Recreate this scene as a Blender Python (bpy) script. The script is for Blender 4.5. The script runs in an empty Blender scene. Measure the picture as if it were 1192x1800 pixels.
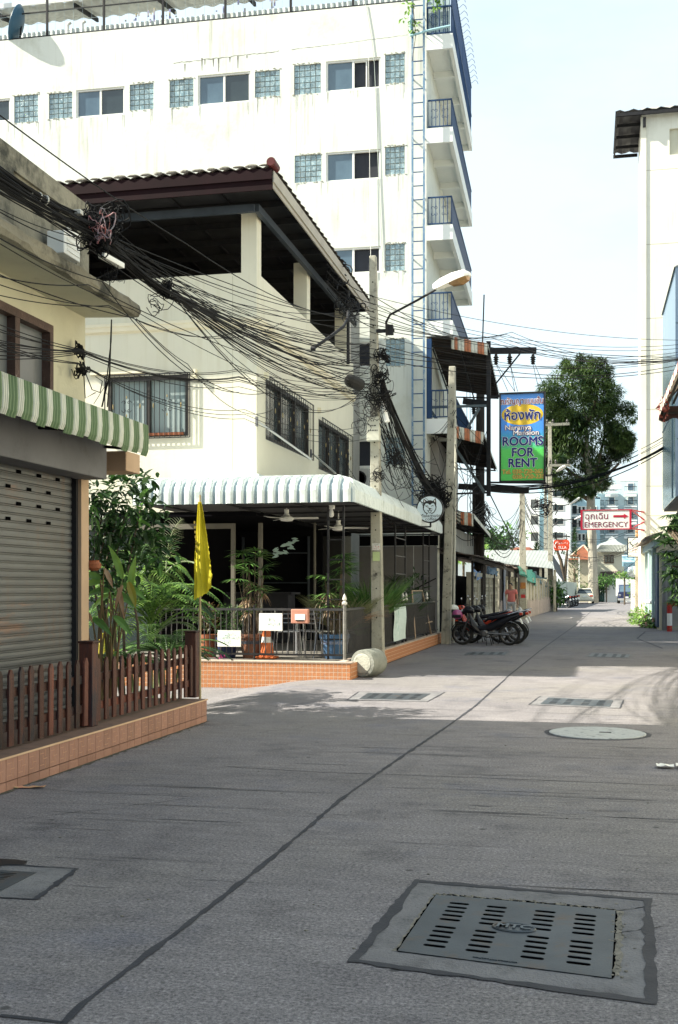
import bpy, math, random
from mathutils import Vector, Matrix
R = math.radians
rnd = random.Random(7)
sc = bpy.context.scene
C = sc.collection
# ------------------------------------------------------------------ camera
FOC = 2000.0; YAW = 12.4; EYE = 1.5
cam_d = bpy.data.cameras.new('camera'); cam = bpy.data.objects.new('camera', cam_d); C.objects.link(cam)
cam.location = (0, 0, EYE); cam.rotation_euler = (R(90), 0, R(YAW))
cam_d.sensor_fit = 'VERTICAL'; cam_d.sensor_height = 36; cam_d.sensor_width = 24
cam_d.lens = FOC / 1800 * 36; cam_d.shift_y = 133 / 1800
cam_d.clip_start = .1; cam_d.clip_end = 3000
sc.camera = cam
# ------------------------------------------------------------------ sky and sun
SUN_AZ = 74.0; SUN_EL = 40.7
w = bpy.data.worlds.new('World'); sc.world = w; w.use_nodes = True
nt = w.node_tree; bg = nt.nodes['Background']
sky = nt.nodes.new('ShaderNodeTexSky'); sky.sky_type = 'NISHITA'; sky.sun_disc = False
sky.sun_elevation = R(SUN_EL); sky.sun_rotation = R(180 + SUN_AZ)
sky.air_density = 1.0; sky.dust_density = 2.2; sky.ozone_density = 1.0
tc = nt.nodes.new('ShaderNodeTexCoord'); mp = nt.nodes.new('ShaderNodeMapping'); mp.inputs['Scale'].default_value = (1, 1, 2.6)
nz = nt.nodes.new('ShaderNodeTexNoise'); nz.inputs['Scale'].default_value = 1.7; nz.inputs['Detail'].default_value = 7; nz.inputs['Roughness'].default_value = .6
cr = nt.nodes.new('ShaderNodeValToRGB'); cr.color_ramp.elements[0].position = .36; cr.color_ramp.elements[1].position = .6
mx = nt.nodes.new('ShaderNodeMix'); mx.data_type = 'RGBA'
mx.inputs['B'].default_value = (6.7, 7.9, 8.2, 1)
nt.links.new(tc.outputs['Generated'], mp.inputs['Vector']); nt.links.new(mp.outputs[0], nz.inputs['Vector'])
nt.links.new(nz.outputs['Fac'], cr.inputs['Fac'])
mfac = nt.nodes.new('ShaderNodeMath'); mfac.operation = 'MULTIPLY_ADD'; mfac.inputs[1].default_value = .18; mfac.inputs[2].default_value = .52
nt.links.new(cr.outputs['Color'], mfac.inputs[0]); nt.links.new(mfac.outputs[0], mx.inputs['Factor'])
nt.links.new(sky.outputs[0], mx.inputs['A']); nt.links.new(mx.outputs['Result'], bg.inputs['Color'])
bg.inputs['Strength'].default_value = .066
sl = bpy.data.lights.new('sun', 'SUN'); sl.energy = 5.0; sl.angle = R(.53); sl.color = (1, .945, .80)
so = bpy.data.objects.new('sun', sl); C.objects.link(so)
az, el = R(SUN_AZ), R(SUN_EL)
sdir = Vector((math.sin(az)*math.cos(el), math.cos(az)*math.cos(el), -math.sin(el)))
so.rotation_euler = sdir.to_track_quat('-Z', 'Y').to_euler(); so.location = (-20, -6, 30)
sc.view_settings.view_transform = 'Standard'; sc.view_settings.look = 'None'
sc.view_settings.gamma = 1; sc.view_settings.use_curve_mapping = False; sc.view_settings.exposure = 1.5
try:
    sc.cycles.max_bounces = 6; sc.cycles.caustics_reflective = False; sc.cycles.caustics_refractive = False
except Exception: pass
# ------------------------------------------------------------------ placing helpers
ct, st = math.cos(R(YAW)), math.sin(R(YAW))
FW = Vector((-st, ct, 0)); RT = Vector((ct, st, 0)); EYEP = Vector((0, 0, EYE))
def V(*a): return Vector(a)
def at(px, py, x=None, y=None, z=None, d=None):
    r = FW + RT*((px-596)/FOC) + V(0, 0, 1)*((1033-py)/FOC)
    if d is not None: k = d
    elif x is not None: k = x / r.x
    elif y is not None: k = y / r.y
    else: k = (z-EYE) / r.z
    return EYEP + r*k
def atp(px, py, P, N):
    r = FW + RT*((px-596)/FOC) + V(0, 0, 1)*((1033-py)/FOC)
    return EYEP + r*((P-EYEP).dot(N)/r.dot(N))
# ------------------------------------------------------------------ mesh building
class MB:
    def __init__(s): s.v = []; s.f = []
    def add(s, vs, fs):
        n = len(s.v); s.v += [tuple(p) for p in vs]; s.f += [tuple(i+n for i in f) for f in fs]; return s
    def box(s, x0, x1, y0, y1, z0, z1):
        return s.add([(x0,y0,z0),(x1,y0,z0),(x1,y1,z0),(x0,y1,z0),(x0,y0,z1),(x1,y0,z1),(x1,y1,z1),(x0,y1,z1)],
            [(0,3,2,1),(4,5,6,7),(0,1,5,4),(1,2,6,5),(2,3,7,6),(3,0,4,7)])
    def obx(s, c, a, b, h):
        c, a, b, h = Vector(c), Vector(a), Vector(b), Vector(h)
        return s.add([c-a-b-h, c+a-b-h, c+a+b-h, c-a+b-h, c-a-b+h, c+a-b+h, c+a+b+h, c-a+b+h],
            [(0,3,2,1),(4,5,6,7),(0,1,5,4),(1,2,6,5),(2,3,7,6),(3,0,4,7)])
    def beam(s, p, q, wd, ht=None, up=(0,0,1)):
        p, q = Vector(p), Vector(q); ht = wd if ht is None else ht
        d = (q-p); L = d.length; d.normalize(); a = d.cross(Vector(up))
        if a.length < 1e-3: a = d.cross(V(0,1,0))
        a.normalize(); b = a.cross(d)
        return s.obx((p+q)/2, d*L/2, a*wd/2, b*ht/2)
    def tube(s, pts, r, n=6, cap=True):
        pts = [Vector(p) for p in pts]; m = len(pts)
        rs = r if isinstance(r, (list, tuple)) else [r]*m
        vs = []; prev = None
        for i, p in enumerate(pts):
            d = pts[min(i+1, m-1)] - pts[max(i-1, 0)]
            if d.length < 1e-9: d = V(0,0,1)
            d.normalize()
            if prev is None:
                a = d.cross(V(0,0,1))
                if a.length < .05: a = d.cross(V(1,0,0))
            else:
                a = prev - d*prev.dot(d)
                if a.length < 1e-6: a = d.cross(V(.3,.5,1))
            a.normalize(); prev = a; b = d.cross(a)
            for k in range(n):
                t = 2*math.pi*k/n; vs.append(p + a*(math.cos(t)*rs[i]) + b*(math.sin(t)*rs[i]))
        fs = [(i*n+k, i*n+(k+1) % n, (i+1)*n+(k+1) % n, (i+1)*n+k) for i in range(m-1) for k in range(n)]
        if cap: fs += [tuple(range(n-1, -1, -1)), tuple((m-1)*n+k for k in range(n))]
        return s.add(vs, fs)
    def poly(s, *ps): return s.add(ps, [tuple(range(len(ps)))])
    def prism(s, ps, vec):
        ps = [Vector(p) for p in ps]; vec = Vector(vec); n = len(ps)
        return s.add(ps + [p+vec for p in ps], [tuple(range(n-1, -1, -1)), tuple(range(n, 2*n))] + [(i, (i+1) % n, n+(i+1) % n, n+i) for i in range(n)])
    def lathe(s, c, prof, n=16, ax=(0,0,1)):
        c = Vector(c); ax = Vector(ax).normalized(); a = ax.cross(V(0,1,0))
        if a.length < .05: a = ax.cross(V(1,0,0))
        a.normalize(); b = ax.cross(a); m = len(prof)
        vs = [c + ax*z + a*(math.cos(2*math.pi*k/n)*r) + b*(math.sin(2*math.pi*k/n)*r) for r, z in prof for k in range(n)]
        fs = [(i*n+k, i*n+(k+1) % n, (i+1)*n+(k+1) % n, (i+1)*n+k) for i in range(m-1) for k in range(n)]
        fs += [tuple(range(n-1, -1, -1)), tuple((m-1)*n+k for k in range(n))]
        return s.add(vs, fs)
    def ball(s, c, rx, ry=None, rz=None, n=12, m=8):
        ry = rx if ry is None else ry; rz = rx if rz is None else rz; c = Vector(c)
        vs = [c+V(0,0,-rz)]
        for i in range(1, m):
            t = math.pi*i/m - math.pi/2
            for k in range(n):
                u = 2*math.pi*k/n; vs.append(c + V(rx*math.cos(t)*math.cos(u), ry*math.cos(t)*math.sin(u), rz*math.sin(t)))
        vs.append(c+V(0,0,rz)); fs = [(0, 1+(k+1) % n, 1+k) for k in range(n)]
        for i in range(m-2):
            for k in range(n): fs.append((1+i*n+k, 1+i*n+(k+1) % n, 1+(i+1)*n+(k+1) % n, 1+(i+1)*n+k))
        e = len(vs)-1; fs += [(e, 1+(m-2)*n+k, 1+(m-2)*n+(k+1) % n) for k in range(n)]
        return s.add(vs, fs)
    def grid(s, rows):
        n = len(rows[0]); vs = [p for r in rows for p in r]
        return s.add(vs, [(i*n+k, i*n+k+1, (i+1)*n+k+1, (i+1)*n+k) for i in range(len(rows)-1) for k in range(n-1)])
    def xf(s, M): s.v = [tuple(M @ Vector(p)) for p in s.v]; return s
ORG = {}
def tag(o, label=None, cat=None, group=None, kind=None):
    if label: o['label'] = label
    if cat: o['category'] = cat
    if group: o['group'] = group
    if kind: o['kind'] = kind
    return o
def thing(name, label, cat, loc=(0,0,0), group=None):
    o = bpy.data.objects.new(name, None); C.objects.link(o); o.location = loc; o.empty_display_size = .1
    ORG[o.name] = Vector(loc); return tag(o, label, cat, group)
def mesh(name, mb, m, org=(0,0,0), smooth=False):
    me = bpy.data.meshes.new(name); o = Vector(org)
    me.from_pydata([tuple(Vector(p)-o) for p in mb.v], [], mb.f)
    if isinstance(m, (list, tuple)):
        for k in m: me.materials.append(k)
    else: me.materials.append(m)
    if smooth: me.polygons.foreach_set('use_smooth', [True]*len(me.polygons))
    me.update(); return me
def obj(name, mb, m, parent=None, smooth=False, label=None, kind=None, solid=0, bev=0):
    """world-space mesh; its origin is the origin of the thing it belongs to"""
    org = ORG[parent.name] if parent else Vector(mb.v[0] if mb.v else (0,0,0))
    if not parent:
        xs = [p[0] for p in mb.v]; ys = [p[1] for p in mb.v]; zs = [p[2] for p in mb.v]
        org = V((min(xs)+max(xs))/2, (min(ys)+max(ys))/2, min(zs))
    o = bpy.data.objects.new(name, mesh(name, mb, m, org, smooth)); C.objects.link(o)
    if parent: o.parent = parent
    else: o.location = org
    ORG[o.name] = Vector(org)
    if label: o['label'] = label
    if kind: o['kind'] = kind
    if solid:
        k = o.modifiers.new('thick', 'SOLIDIFY'); k.thickness = solid; k.offset = 0
    if bev:
        k = o.modifiers.new('edge', 'BEVEL'); k.width = bev; k.segments = 2; k.limit_method = 'ANGLE'
    return o
def inst(name, me, loc, parent, rot=(0,0,0), scale=None):
    """a piece that shares mesh data; loc is in the world"""
    o = bpy.data.objects.new(name, me); C.objects.link(o); o.parent = parent
    o.location = Vector(loc) - ORG[parent.name]; o.rotation_euler = rot
    if scale: o.scale = scale
    ORG[o.name] = Vector(loc); return o
def struct(name, mb, m, **k): return obj(name, mb, m, kind='structure', **k)
def copy_tree(o, parent=None):
    c = o.copy(); C.objects.link(c); ORG[c.name] = ORG[o.name].copy()
    if parent: c.parent = parent
    for ch in list(o.children): copy_tree(ch, c)
    return c
# ------------------------------------------------------------------ materials
_m = {}
def mat(name, c1, c2=None, sc1=3.0, rough=.8, bump=0.0, bsc=30.0, metal=0.0, spec=.3, stain=None, stsc=1.2, st=(.5,.68), stretch=(1,1,1), var=0.0, trans=0.0, alpha=1, emis=None, streak=None):
    """base colour from two tones through noise, optional stains, vertical streaks, random tone per object, bump"""
    if name in _m: return _m[name]
    m = bpy.data.materials.new(name); m.use_nodes = True; n = m.node_tree.nodes; l = m.node_tree.links
    b = n['Principled BSDF']; b.inputs['Roughness'].default_value = rough; b.inputs['Metallic'].default_value = metal
    b.inputs['Specular IOR Level'].default_value = spec
    c2 = c2 or tuple(x*.8 for x in c1)
    geo = n.new('ShaderNodeNewGeometry'); mp = n.new('ShaderNodeMapping'); mp.inputs['Scale'].default_value = stretch
    l.new(geo.outputs['Position'], mp.inputs['Vector'])
    def noise(scale, det=5, src=None, rg=.6):
        q = n.new('ShaderNodeTexNoise'); q.inputs['Scale'].default_value = scale; q.inputs['Detail'].default_value = det; q.inputs['Roughness'].default_value = rg
        l.new((src or mp).outputs[0], q.inputs['Vector']); return q
    def ramp(q, a, z):
        r = n.new('ShaderNodeValToRGB'); r.color_ramp.elements[0].position = a; r.color_ramp.elements[1].position = z
        l.new(q.outputs['Fac'], r.inputs['Fac']); return r
    def mixc(f, a, bb, bt='MIX'):
        k = n.new('ShaderNodeMix'); k.data_type = 'RGBA'; k.blend_type = bt
        if isinstance(f, (int, float)): k.inputs['Factor'].default_value = f
        else: l.new(f, k.inputs['Factor'])
        for s_, x in (('A', a), ('B', bb)):
            if isinstance(x, tuple): k.inputs[s_].default_value = (*x, 1)
            else: l.new(x, k.inputs[s_])
        return k.outputs['Result']
    col = mixc(ramp(noise(sc1), .3, .7).outputs['Color'], tuple(c1), tuple(c2))
    if stain: col = mixc(ramp(noise(stsc, 8, rg=.7), *st).outputs['Color'], col, tuple(stain))
    if streak:
        m2 = n.new('ShaderNodeMapping'); m2.inputs['Scale'].default_value = (5, 5, .25); l.new(geo.outputs['Position'], m2.inputs['Vector'])
        a = ramp(noise(1.6, 6, m2), .5, .78); bq = ramp(noise(.35, 3), .42, .62)
        mu = n.new('ShaderNodeMath'); mu.operation = 'MULTIPLY'; l.new(a.outputs['Color'], mu.inputs[0]); l.new(bq.outputs['Color'], mu.inputs[1])
        col = mixc(mu.outputs[0], col, tuple(streak))
    if var:
        oi = n.new('ShaderNodeObjectInfo'); h = n.new('ShaderNodeHueSaturation'); mr = n.new('ShaderNodeMapRange')
        mr.inputs['To Min'].default_value = 1-var; mr.inputs['To Max'].default_value = 1+var
        l.new(oi.outputs['Random'], mr.inputs['Value']); l.new(mr.outputs[0], h.inputs['Value']); l.new(col, h.inputs['Color']); col = h.outputs['Color']
    l.new(col, b.inputs['Base Color'])
    if bump:
        bp = n.new('ShaderNodeBump'); bp.inputs['Strength'].default_value = min(1, bump); bp.inputs['Distance'].default_value = .02
        l.new(noise(bsc, 4).outputs['Fac'], bp.inputs['Height']); l.new(bp.outputs[0], b.inputs['Normal'])
    if trans: b.inputs['Transmission Weight'].default_value = trans
    if alpha < 1: b.inputs['Alpha'].default_value = alpha
    if emis: b.inputs['Emission Color'].default_value = (*emis[0], 1); b.inputs['Emission Strength'].default_value = emis[1]
    _m[name] = m; return m
def leafmat(name, c1, c2, sc1=2.0, tr=.3, rough=.45):
    if name in _m: return _m[name]
    m = bpy.data.materials.new(name); m.use_nodes = True; n = m.node_tree.nodes; l = m.node_tree.links
    b = n['Principled BSDF']; b.inputs['Roughness'].default_value = rough; b.inputs['Specular IOR Level'].default_value = .35
    geo = n.new('ShaderNodeNewGeometry'); q = n.new('ShaderNodeTexNoise'); q.inputs['Scale'].default_value = sc1; q.inputs['Detail'].default_value = 3
    l.new(geo.outputs['Position'], q.inputs['Vector'])
    r = n.new('ShaderNodeValToRGB'); r.color_ramp.elements[0].position = .32; r.color_ramp.elements[1].position = .68
    r.color_ramp.elements[0].color = (*c1, 1); r.color_ramp.elements[1].color = (*c2, 1)
    add = n.new('ShaderNodeMath'); add.operation = 'ADD'; mm = n.new('ShaderNodeMath'); mm.operation = 'MULTIPLY_ADD'; mm.inputs[1].default_value = .4; mm.inputs[2].default_value = -.2
    l.new(geo.outputs['Random Per Island'], mm.inputs[0]); l.new(q.outputs['Fac'], add.inputs[0]); l.new(mm.outputs[0], add.inputs[1]); l.new(add.outputs[0], r.inputs['Fac'])
    l.new(r.outputs['Color'], b.inputs['Base Color'])
    t = n.new('ShaderNodeBsdfTranslucent'); ms = n.new('ShaderNodeMixShader'); ms.inputs['Fac'].default_value = tr
    l.new(r.outputs['Color'], t.inputs['Color']); l.new(b.outputs[0], ms.inputs[1]); l.new(t.outputs[0], ms.inputs[2])
    l.new(ms.outputs[0], n['Material Output'].inputs['Surface']); _m[name] = m; return m
white_wall = mat('white_render', (.725,.745,.685), (.655,.68,.625), .6, .9, .25, 14, stain=(.52,.53,.45), stsc=.9, st=(.54,.8), streak=(.34,.34,.29))
cream_wall = mat('cream_render', (.74,.71,.58), (.68,.65,.53), .8, .9, .15, 18, streak=(.62,.58,.44))
tower_wall = mat('tower_cream', (.80,.785,.69), (.75,.74,.65), .3, .9, .1, 10, stain=(.66,.64,.54), stsc=.5, st=(.55,.8), streak=(.6,.57,.46))
concrete_old = mat('old_concrete', (.29,.27,.21), (.18,.17,.135), 2.2, .95, .5, 30, stain=(.05,.05,.042), stsc=2.0, st=(.46,.62), streak=(.07,.07,.06))
yellow_wall = mat('yellowed_wall', (.62,.59,.44), (.54,.51,.38), 1.8, .9, .25, 25, stain=(.33,.31,.23), stsc=2.6, st=(.6,.78), streak=(.3,.28,.2))
dark_metal = mat('dark_metal', (.014,.015,.019), (.025,.024,.025), 8, .6, spec=.2)
black_iron = mat('black_iron', (.012,.012,.016), (.03,.028,.028), 12, .45, metal=.2)
alu = mat('aluminium_frame', (.55,.55,.52), (.42,.42,.4), 5, .45, metal=.4)
dark_alu = mat('dark_frame', (.03,.028,.026), (.05,.045,.04), 5, .5)
glass_dark = mat('dark_window_glass', (.02,.03,.035), (.035,.05,.055), 1.2, .06, spec=.9)
glass_blue = mat('grey_blue_glass', (.06,.10,.14), (.10,.16,.21), 1.0, .08, spec=.9)
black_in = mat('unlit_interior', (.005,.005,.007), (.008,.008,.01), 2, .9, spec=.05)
blue_paint = mat('blue_paint', (.025,.065,.17), (.04,.09,.2), 4, .5, .1, 30, stain=(.2,.3,.42), stsc=6, st=(.6,.75))
blue_dark = mat('deep_blue_paint', (.010,.038,.105), (.016,.052,.135), 4, .5)
pale_blue = mat('pale_blue_paint', (.10,.20,.34), (.17,.27,.38), 6, .5, stain=(.45,.5,.52), stsc=5)
maroon = mat('maroon_fascia', (.014,.004,.006), (.009,.003,.004), 3, .7, spec=.1)
rubber = mat('black_rubber', (.012,.012,.012), (.02,.02,.02), 10, .8)
cable_m = mat('cable_black', (.008,.008,.009), (.02,.02,.021), 3, .7, spec=.1)
pole_conc = mat('pole_concrete', (.40,.385,.32), (.31,.30,.25), 3, .9, .4, 40, stain=(.10,.095,.085), stsc=5, st=(.52,.68), streak=(.12,.11,.09))
wood_brown = mat('fence_wood', (.115,.034,.020), (.045,.018,.014), 5, .5, .35, 60, stretch=(3,3,.5), var=.65, stain=(.02,.016,.022), stsc=2.2, st=(.5,.62))
white_paint = mat('white_paint', (.78,.78,.75), (.7,.7,.67), 4, .6)
green_paint = mat('green_awning', (.145,.215,.105), (.105,.165,.08), 3, .55, stain=(.08,.1,.06), stsc=5, st=(.6,.8), streak=(.07,.09,.05))
cream_paint = mat('cream_awning', (.68,.68,.58), (.6,.6,.5), 3, .55, stain=(.25,.25,.2), stsc=5, st=(.62,.8), streak=(.3,.3,.24))
peach = mat('peach_paint', (.50,.35,.235), (.43,.30,.20), 2, .8, .1, 20)
terracotta = mat('terracotta', (.30,.10,.045), (.22,.075,.035), 6, .7)
# ================================================================== GROUND
def roadmat():
    m = bpy.data.materials.new('street_concrete'); m.use_nodes = True; n = m.node_tree.nodes; l = m.node_tree.links
    b = n['Principled BSDF']; b.inputs['Roughness'].default_value = .88; b.inputs['Specular IOR Level'].default_value = .25
    g = n.new('ShaderNodeNewGeometry')
    def noise(s, det=4, sv=(1,1,1), rg=.6):
        mp = n.new('ShaderNodeMapping'); mp.inputs['Scale'].default_value = sv; l.new(g.outputs['Position'], mp.inputs['Vector'])
        q = n.new('ShaderNodeTexNoise'); q.inputs['Scale'].default_value = s; q.inputs['Detail'].default_value = det; q.inputs['Roughness'].default_value = rg
        l.new(mp.outputs[0], q.inputs['Vector']); return q.outputs['Fac']
    def ramp(x, a, z, c0=(0,0,0), c1=(1,1,1)):
        r = n.new('ShaderNodeValToRGB'); r.color_ramp.elements[0].position = a; r.color_ramp.elements[1].position = z
        r.color_ramp.elements[0].color = (*c0, 1); r.color_ramp.elements[1].color = (*c1, 1); l.new(x, r.inputs['Fac']); return r.outputs['Color']
    def mixc(f, a, bb, bt='MIX'):
        k = n.new('ShaderNodeMix'); k.data_type = 'RGBA'; k.blend_type = bt
        if isinstance(f, (int, float)): k.inputs['Factor'].default_value = f
        else: l.new(f, k.inputs['Factor'])
        for s_, x in (('A', a), ('B', bb)):
            if isinstance(x, tuple): k.inputs[s_].default_value = (*x, 1)
            else: l.new(x, k.inputs[s_])
        return k.outputs['Result']
    col = ramp(noise(.45, 5), .3, .72, (.218,.206,.214), (.16,.152,.164))
    col = mixc(ramp(noise(.22, 4, rg=.55), .47, .62), col, (.205,.194,.190))
    col = mixc(ramp(noise(.8, 7, rg=.65), .56, .70), col, (.150,.150,.178))
    col = mixc(ramp(noise(1.3, 8, rg=.72), .53, .74), col, (.10,.096,.106))
    col = mixc(ramp(noise(.55, 6, (1.6,.5,1), .7), .57, .74), col, (.115,.11,.12))
    col = mixc(.8, col, ramp(noise(60, 3, rg=.8), .36, .64, (.38,.38,.40), (1.5,1.49,1.46)), 'MULTIPLY')
    col = mixc(.75, col, ramp(noise(38, 3, rg=.9), .34, .66, (.66,.66,.68), (1.28,1.27,1.26)), 'MULTIPLY')
    col = mixc(.5, col, ramp(noise(5, 6, (.5,1.6,1), .75), .36, .64, (.66,.66,.68), (1.2,1.2,1.2)), 'MULTIPLY')
    col = mixc(ramp(noise(110, 2), .62, .72), col, (.085,.082,.085))
    col = mixc(ramp(noise(95, 2, (1.3,1.3,1)), .66, .74), col, (.38,.37,.34))
    # broom marks and rubbed dark lines across the street, in patches
    lines = ramp(noise(3.2, 7, (.22,10,1), .7), .55, .70); patch = ramp(noise(.28, 3), .50, .62)
    mu = n.new('ShaderNodeMath'); mu.operation = 'MULTIPLY'; l.new(lines, mu.inputs[0]); l.new(patch, mu.inputs[1])
    mu2 = n.new('ShaderNodeMath'); mu2.operation = 'MULTIPLY'; mu2.inputs[1].default_value = .95; l.new(mu.outputs[0], mu2.inputs[0])
    col = mixc(mu2.outputs[0], col, (.062,.06,.068))
    # small round drips of oil and gum
    vo = n.new('ShaderNodeTexVoronoi'); vo.inputs['Scale'].default_value = 2.1; l.new(g.outputs['Position'], vo.inputs['Vector'])
    col = mixc(ramp(vo.outputs['Distance'], .035, .055, (1,1,1), (0,0,0)), col, (.07,.068,.07))
    vo2 = n.new('ShaderNodeTexVoronoi'); vo2.inputs['Scale'].default_value = 5.1; l.new(g.outputs['Position'], vo2.inputs['Vector'])
    col = mixc(ramp(vo2.outputs['Distance'], .05, .08, (1,1,1), (0,0,0)), col, (.11,.107,.11))
    # hairline cracks
    l.new(col, b.inputs['Base Color'])
    bp = n.new('ShaderNodeBump'); bp.inputs['Strength'].default_value = .55; bp.inputs['Distance'].default_value = .012
    l.new(noise(75, 3, rg=.75), bp.inputs['Height'])
    b2 = n.new('ShaderNodeBump'); b2.inputs['Strength'].default_value = .10; b2.inputs['Distance'].default_value = .03
    l.new(noise(3.2, 6, (.35,11,1)), b2.inputs['Height']); l.new(bp.outputs[0], b2.inputs['Normal']); l.new(b2.outputs[0], b.inputs['Normal'])
    return m
road_m = roadmat()
def gz(x, y):
    """the side yard between the two buildings dips a little"""
    a = min(1, max(0, (-4.35-x)/1.3)); b_ = min(1, max(0, (y-12.3)/1.6)) * min(1, max(0, (30-y)/8))
    return -.17*a*a*(3-2*a)*b_
earth = mat('bare_ground', (.2,.18,.14), (.13,.12,.1), .5, .95)
struct('ground', MB().grid([[V(x, y, -.3) for x in (-700, -60, 60, 700)] for y in (-300, -20, 150, 1500)]), earth)
xs = [-30,-20,-15,-12,-10,-8,-7,-6.5,-6,-5.6,-5.2,-4.8,-4.35,-3,0,3,8,20,30]
ys = [-12,0,6,10,12.3,12.7,13.1,13.5,13.9,15,17,19,21,22,24,26,28,30,36,50,70,100,134]
struct('street', MB().grid([[V(x, y, gz(x, y)) for x in xs] for y in ys]), road_m)
# tar joints: irregular strips 4 mm above the slab
tar = mat('tar_joint', (.022,.024,.033), (.042,.043,.052), 5, .75, .2, 60)
def strip(pts, wd, nm='tar_joint', m=None, zz=.004, jit=.3, step=.12):
    P = [at(a, b, z=zz) for a, b in pts]; out = []
    for i in range(len(P)-1):
        k = max(2, int((P[i+1]-P[i]).length/step))
        out += [P[i].lerp(P[i+1], j/k) for j in range(k)]
    out.append(P[-1]); rows = []
    for i, p in enumerate(out):
        d = (out[min(i+1, len(out)-1)]-out[max(i-1, 0)]).normalized(); nn = V(-d.y, d.x, 0)
        ww = wd*(1+rnd.uniform(-jit, jit)); o_ = rnd.uniform(-.12, .12)*wd
        rows.append([p-nn*(ww/2+o_), p+nn*(ww/2-o_)])
    return struct(nm, MB().grid(rows), m or tar)
strip([(112,1800),(145,1764),(250,1684),(330,1624),(450,1530),(530,1464),(600,1404),(700,1334),(790,1274),(835,1241),(890,1192)], .030, jit=.45, step=.07)
strip([(890,1191),(950,1143),(1013,1098),(1040,1074)], .03, jit=.1, step=.5)
strip([(0,1784),(60,1790),(112,1797)], .02)
strip([(395,1347),(560,1357),(800,1365),(1000,1373),(1192,1381)], .012, zz=.003)
strip([(430,1240),(640,1243),(835,1249),(1000,1254),(1192,1262)], .012, zz=.003)
strip([(1165,1140),(1120,1122),(1135,1110),(1162,1108)], .05)
# ---- drain grates
Z0 = Vector((0,0,1))
iron = mat('cast_iron', (.068,.08,.094), (.040,.048,.058), 3.5, .5, .12, 120, metal=.3, spec=.5, stain=(.085,.062,.048), stsc=6, st=(.54,.70))
pit = mat('drain_pit', (.002,.002,.003), (.004,.004,.004), 5, 1, spec=0)
lightcon = mat('patched_concrete', (.195,.192,.198), (.14,.138,.15), 2.5, .9, .6, 60, stain=(.085,.085,.09), stsc=4, st=(.5,.7))
rubble = mat('crumbled_edge', (.24,.22,.185), (.12,.115,.10), 20, .95, .8, 40)
def text(name, s, loc, size, rot, m, parent, ext=.003, align='CENTER', sx=1.0, font=None, bold=0):
    cu = bpy.data.curves.new(name, 'FONT'); cu.body = s; cu.size = size; cu.extrude = ext; cu.align_x = align; cu.align_y = 'CENTER'; cu.offset = bold; cu.resolution_u = 3
    if font: cu.font = font
    t = bpy.data.objects.new('t', cu); C.objects.link(t)
    me = bpy.data.meshes.new_from_object(t.evaluated_get(bpy.context.evaluated_depsgraph_get()))
    bpy.data.objects.remove(t); me.materials.clear(); me.materials.append(m)
    o = bpy.data.objects.new(name, me); C.objects.link(o); o.parent = parent
    o.location = Vector(loc) - (ORG[parent.name] if parent else Vector((0,0,0))); o.rotation_euler = rot; o.scale = (sx, 1, 1); ORG[o.name] = Vector(loc); return o
def marks(parent, x0, x1, y, z, h, m, n=8, nm='faint_writing'):
    """a line of writing too small to read in the photograph: short uneven strokes"""
    mb = MB(); w = (x1-x0)/n
    for k in range(n):
        for j in range(rnd.randint(1, 3)):
            a = x0+w*(k+rnd.uniform(.05,.6)); b_ = z+h*rnd.uniform(-.5,.2); 
            if rnd.random() < .5: mb.box(a, a+w*.2, y-.001, y, b_, b_+h*rnd.uniform(.35,.7))
            else: mb.box(a, a+w*.5, y-.0014, y-.0004, b_, b_+h*.2)
    return obj(nm, mb, m, parent, kind='stuff')
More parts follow.
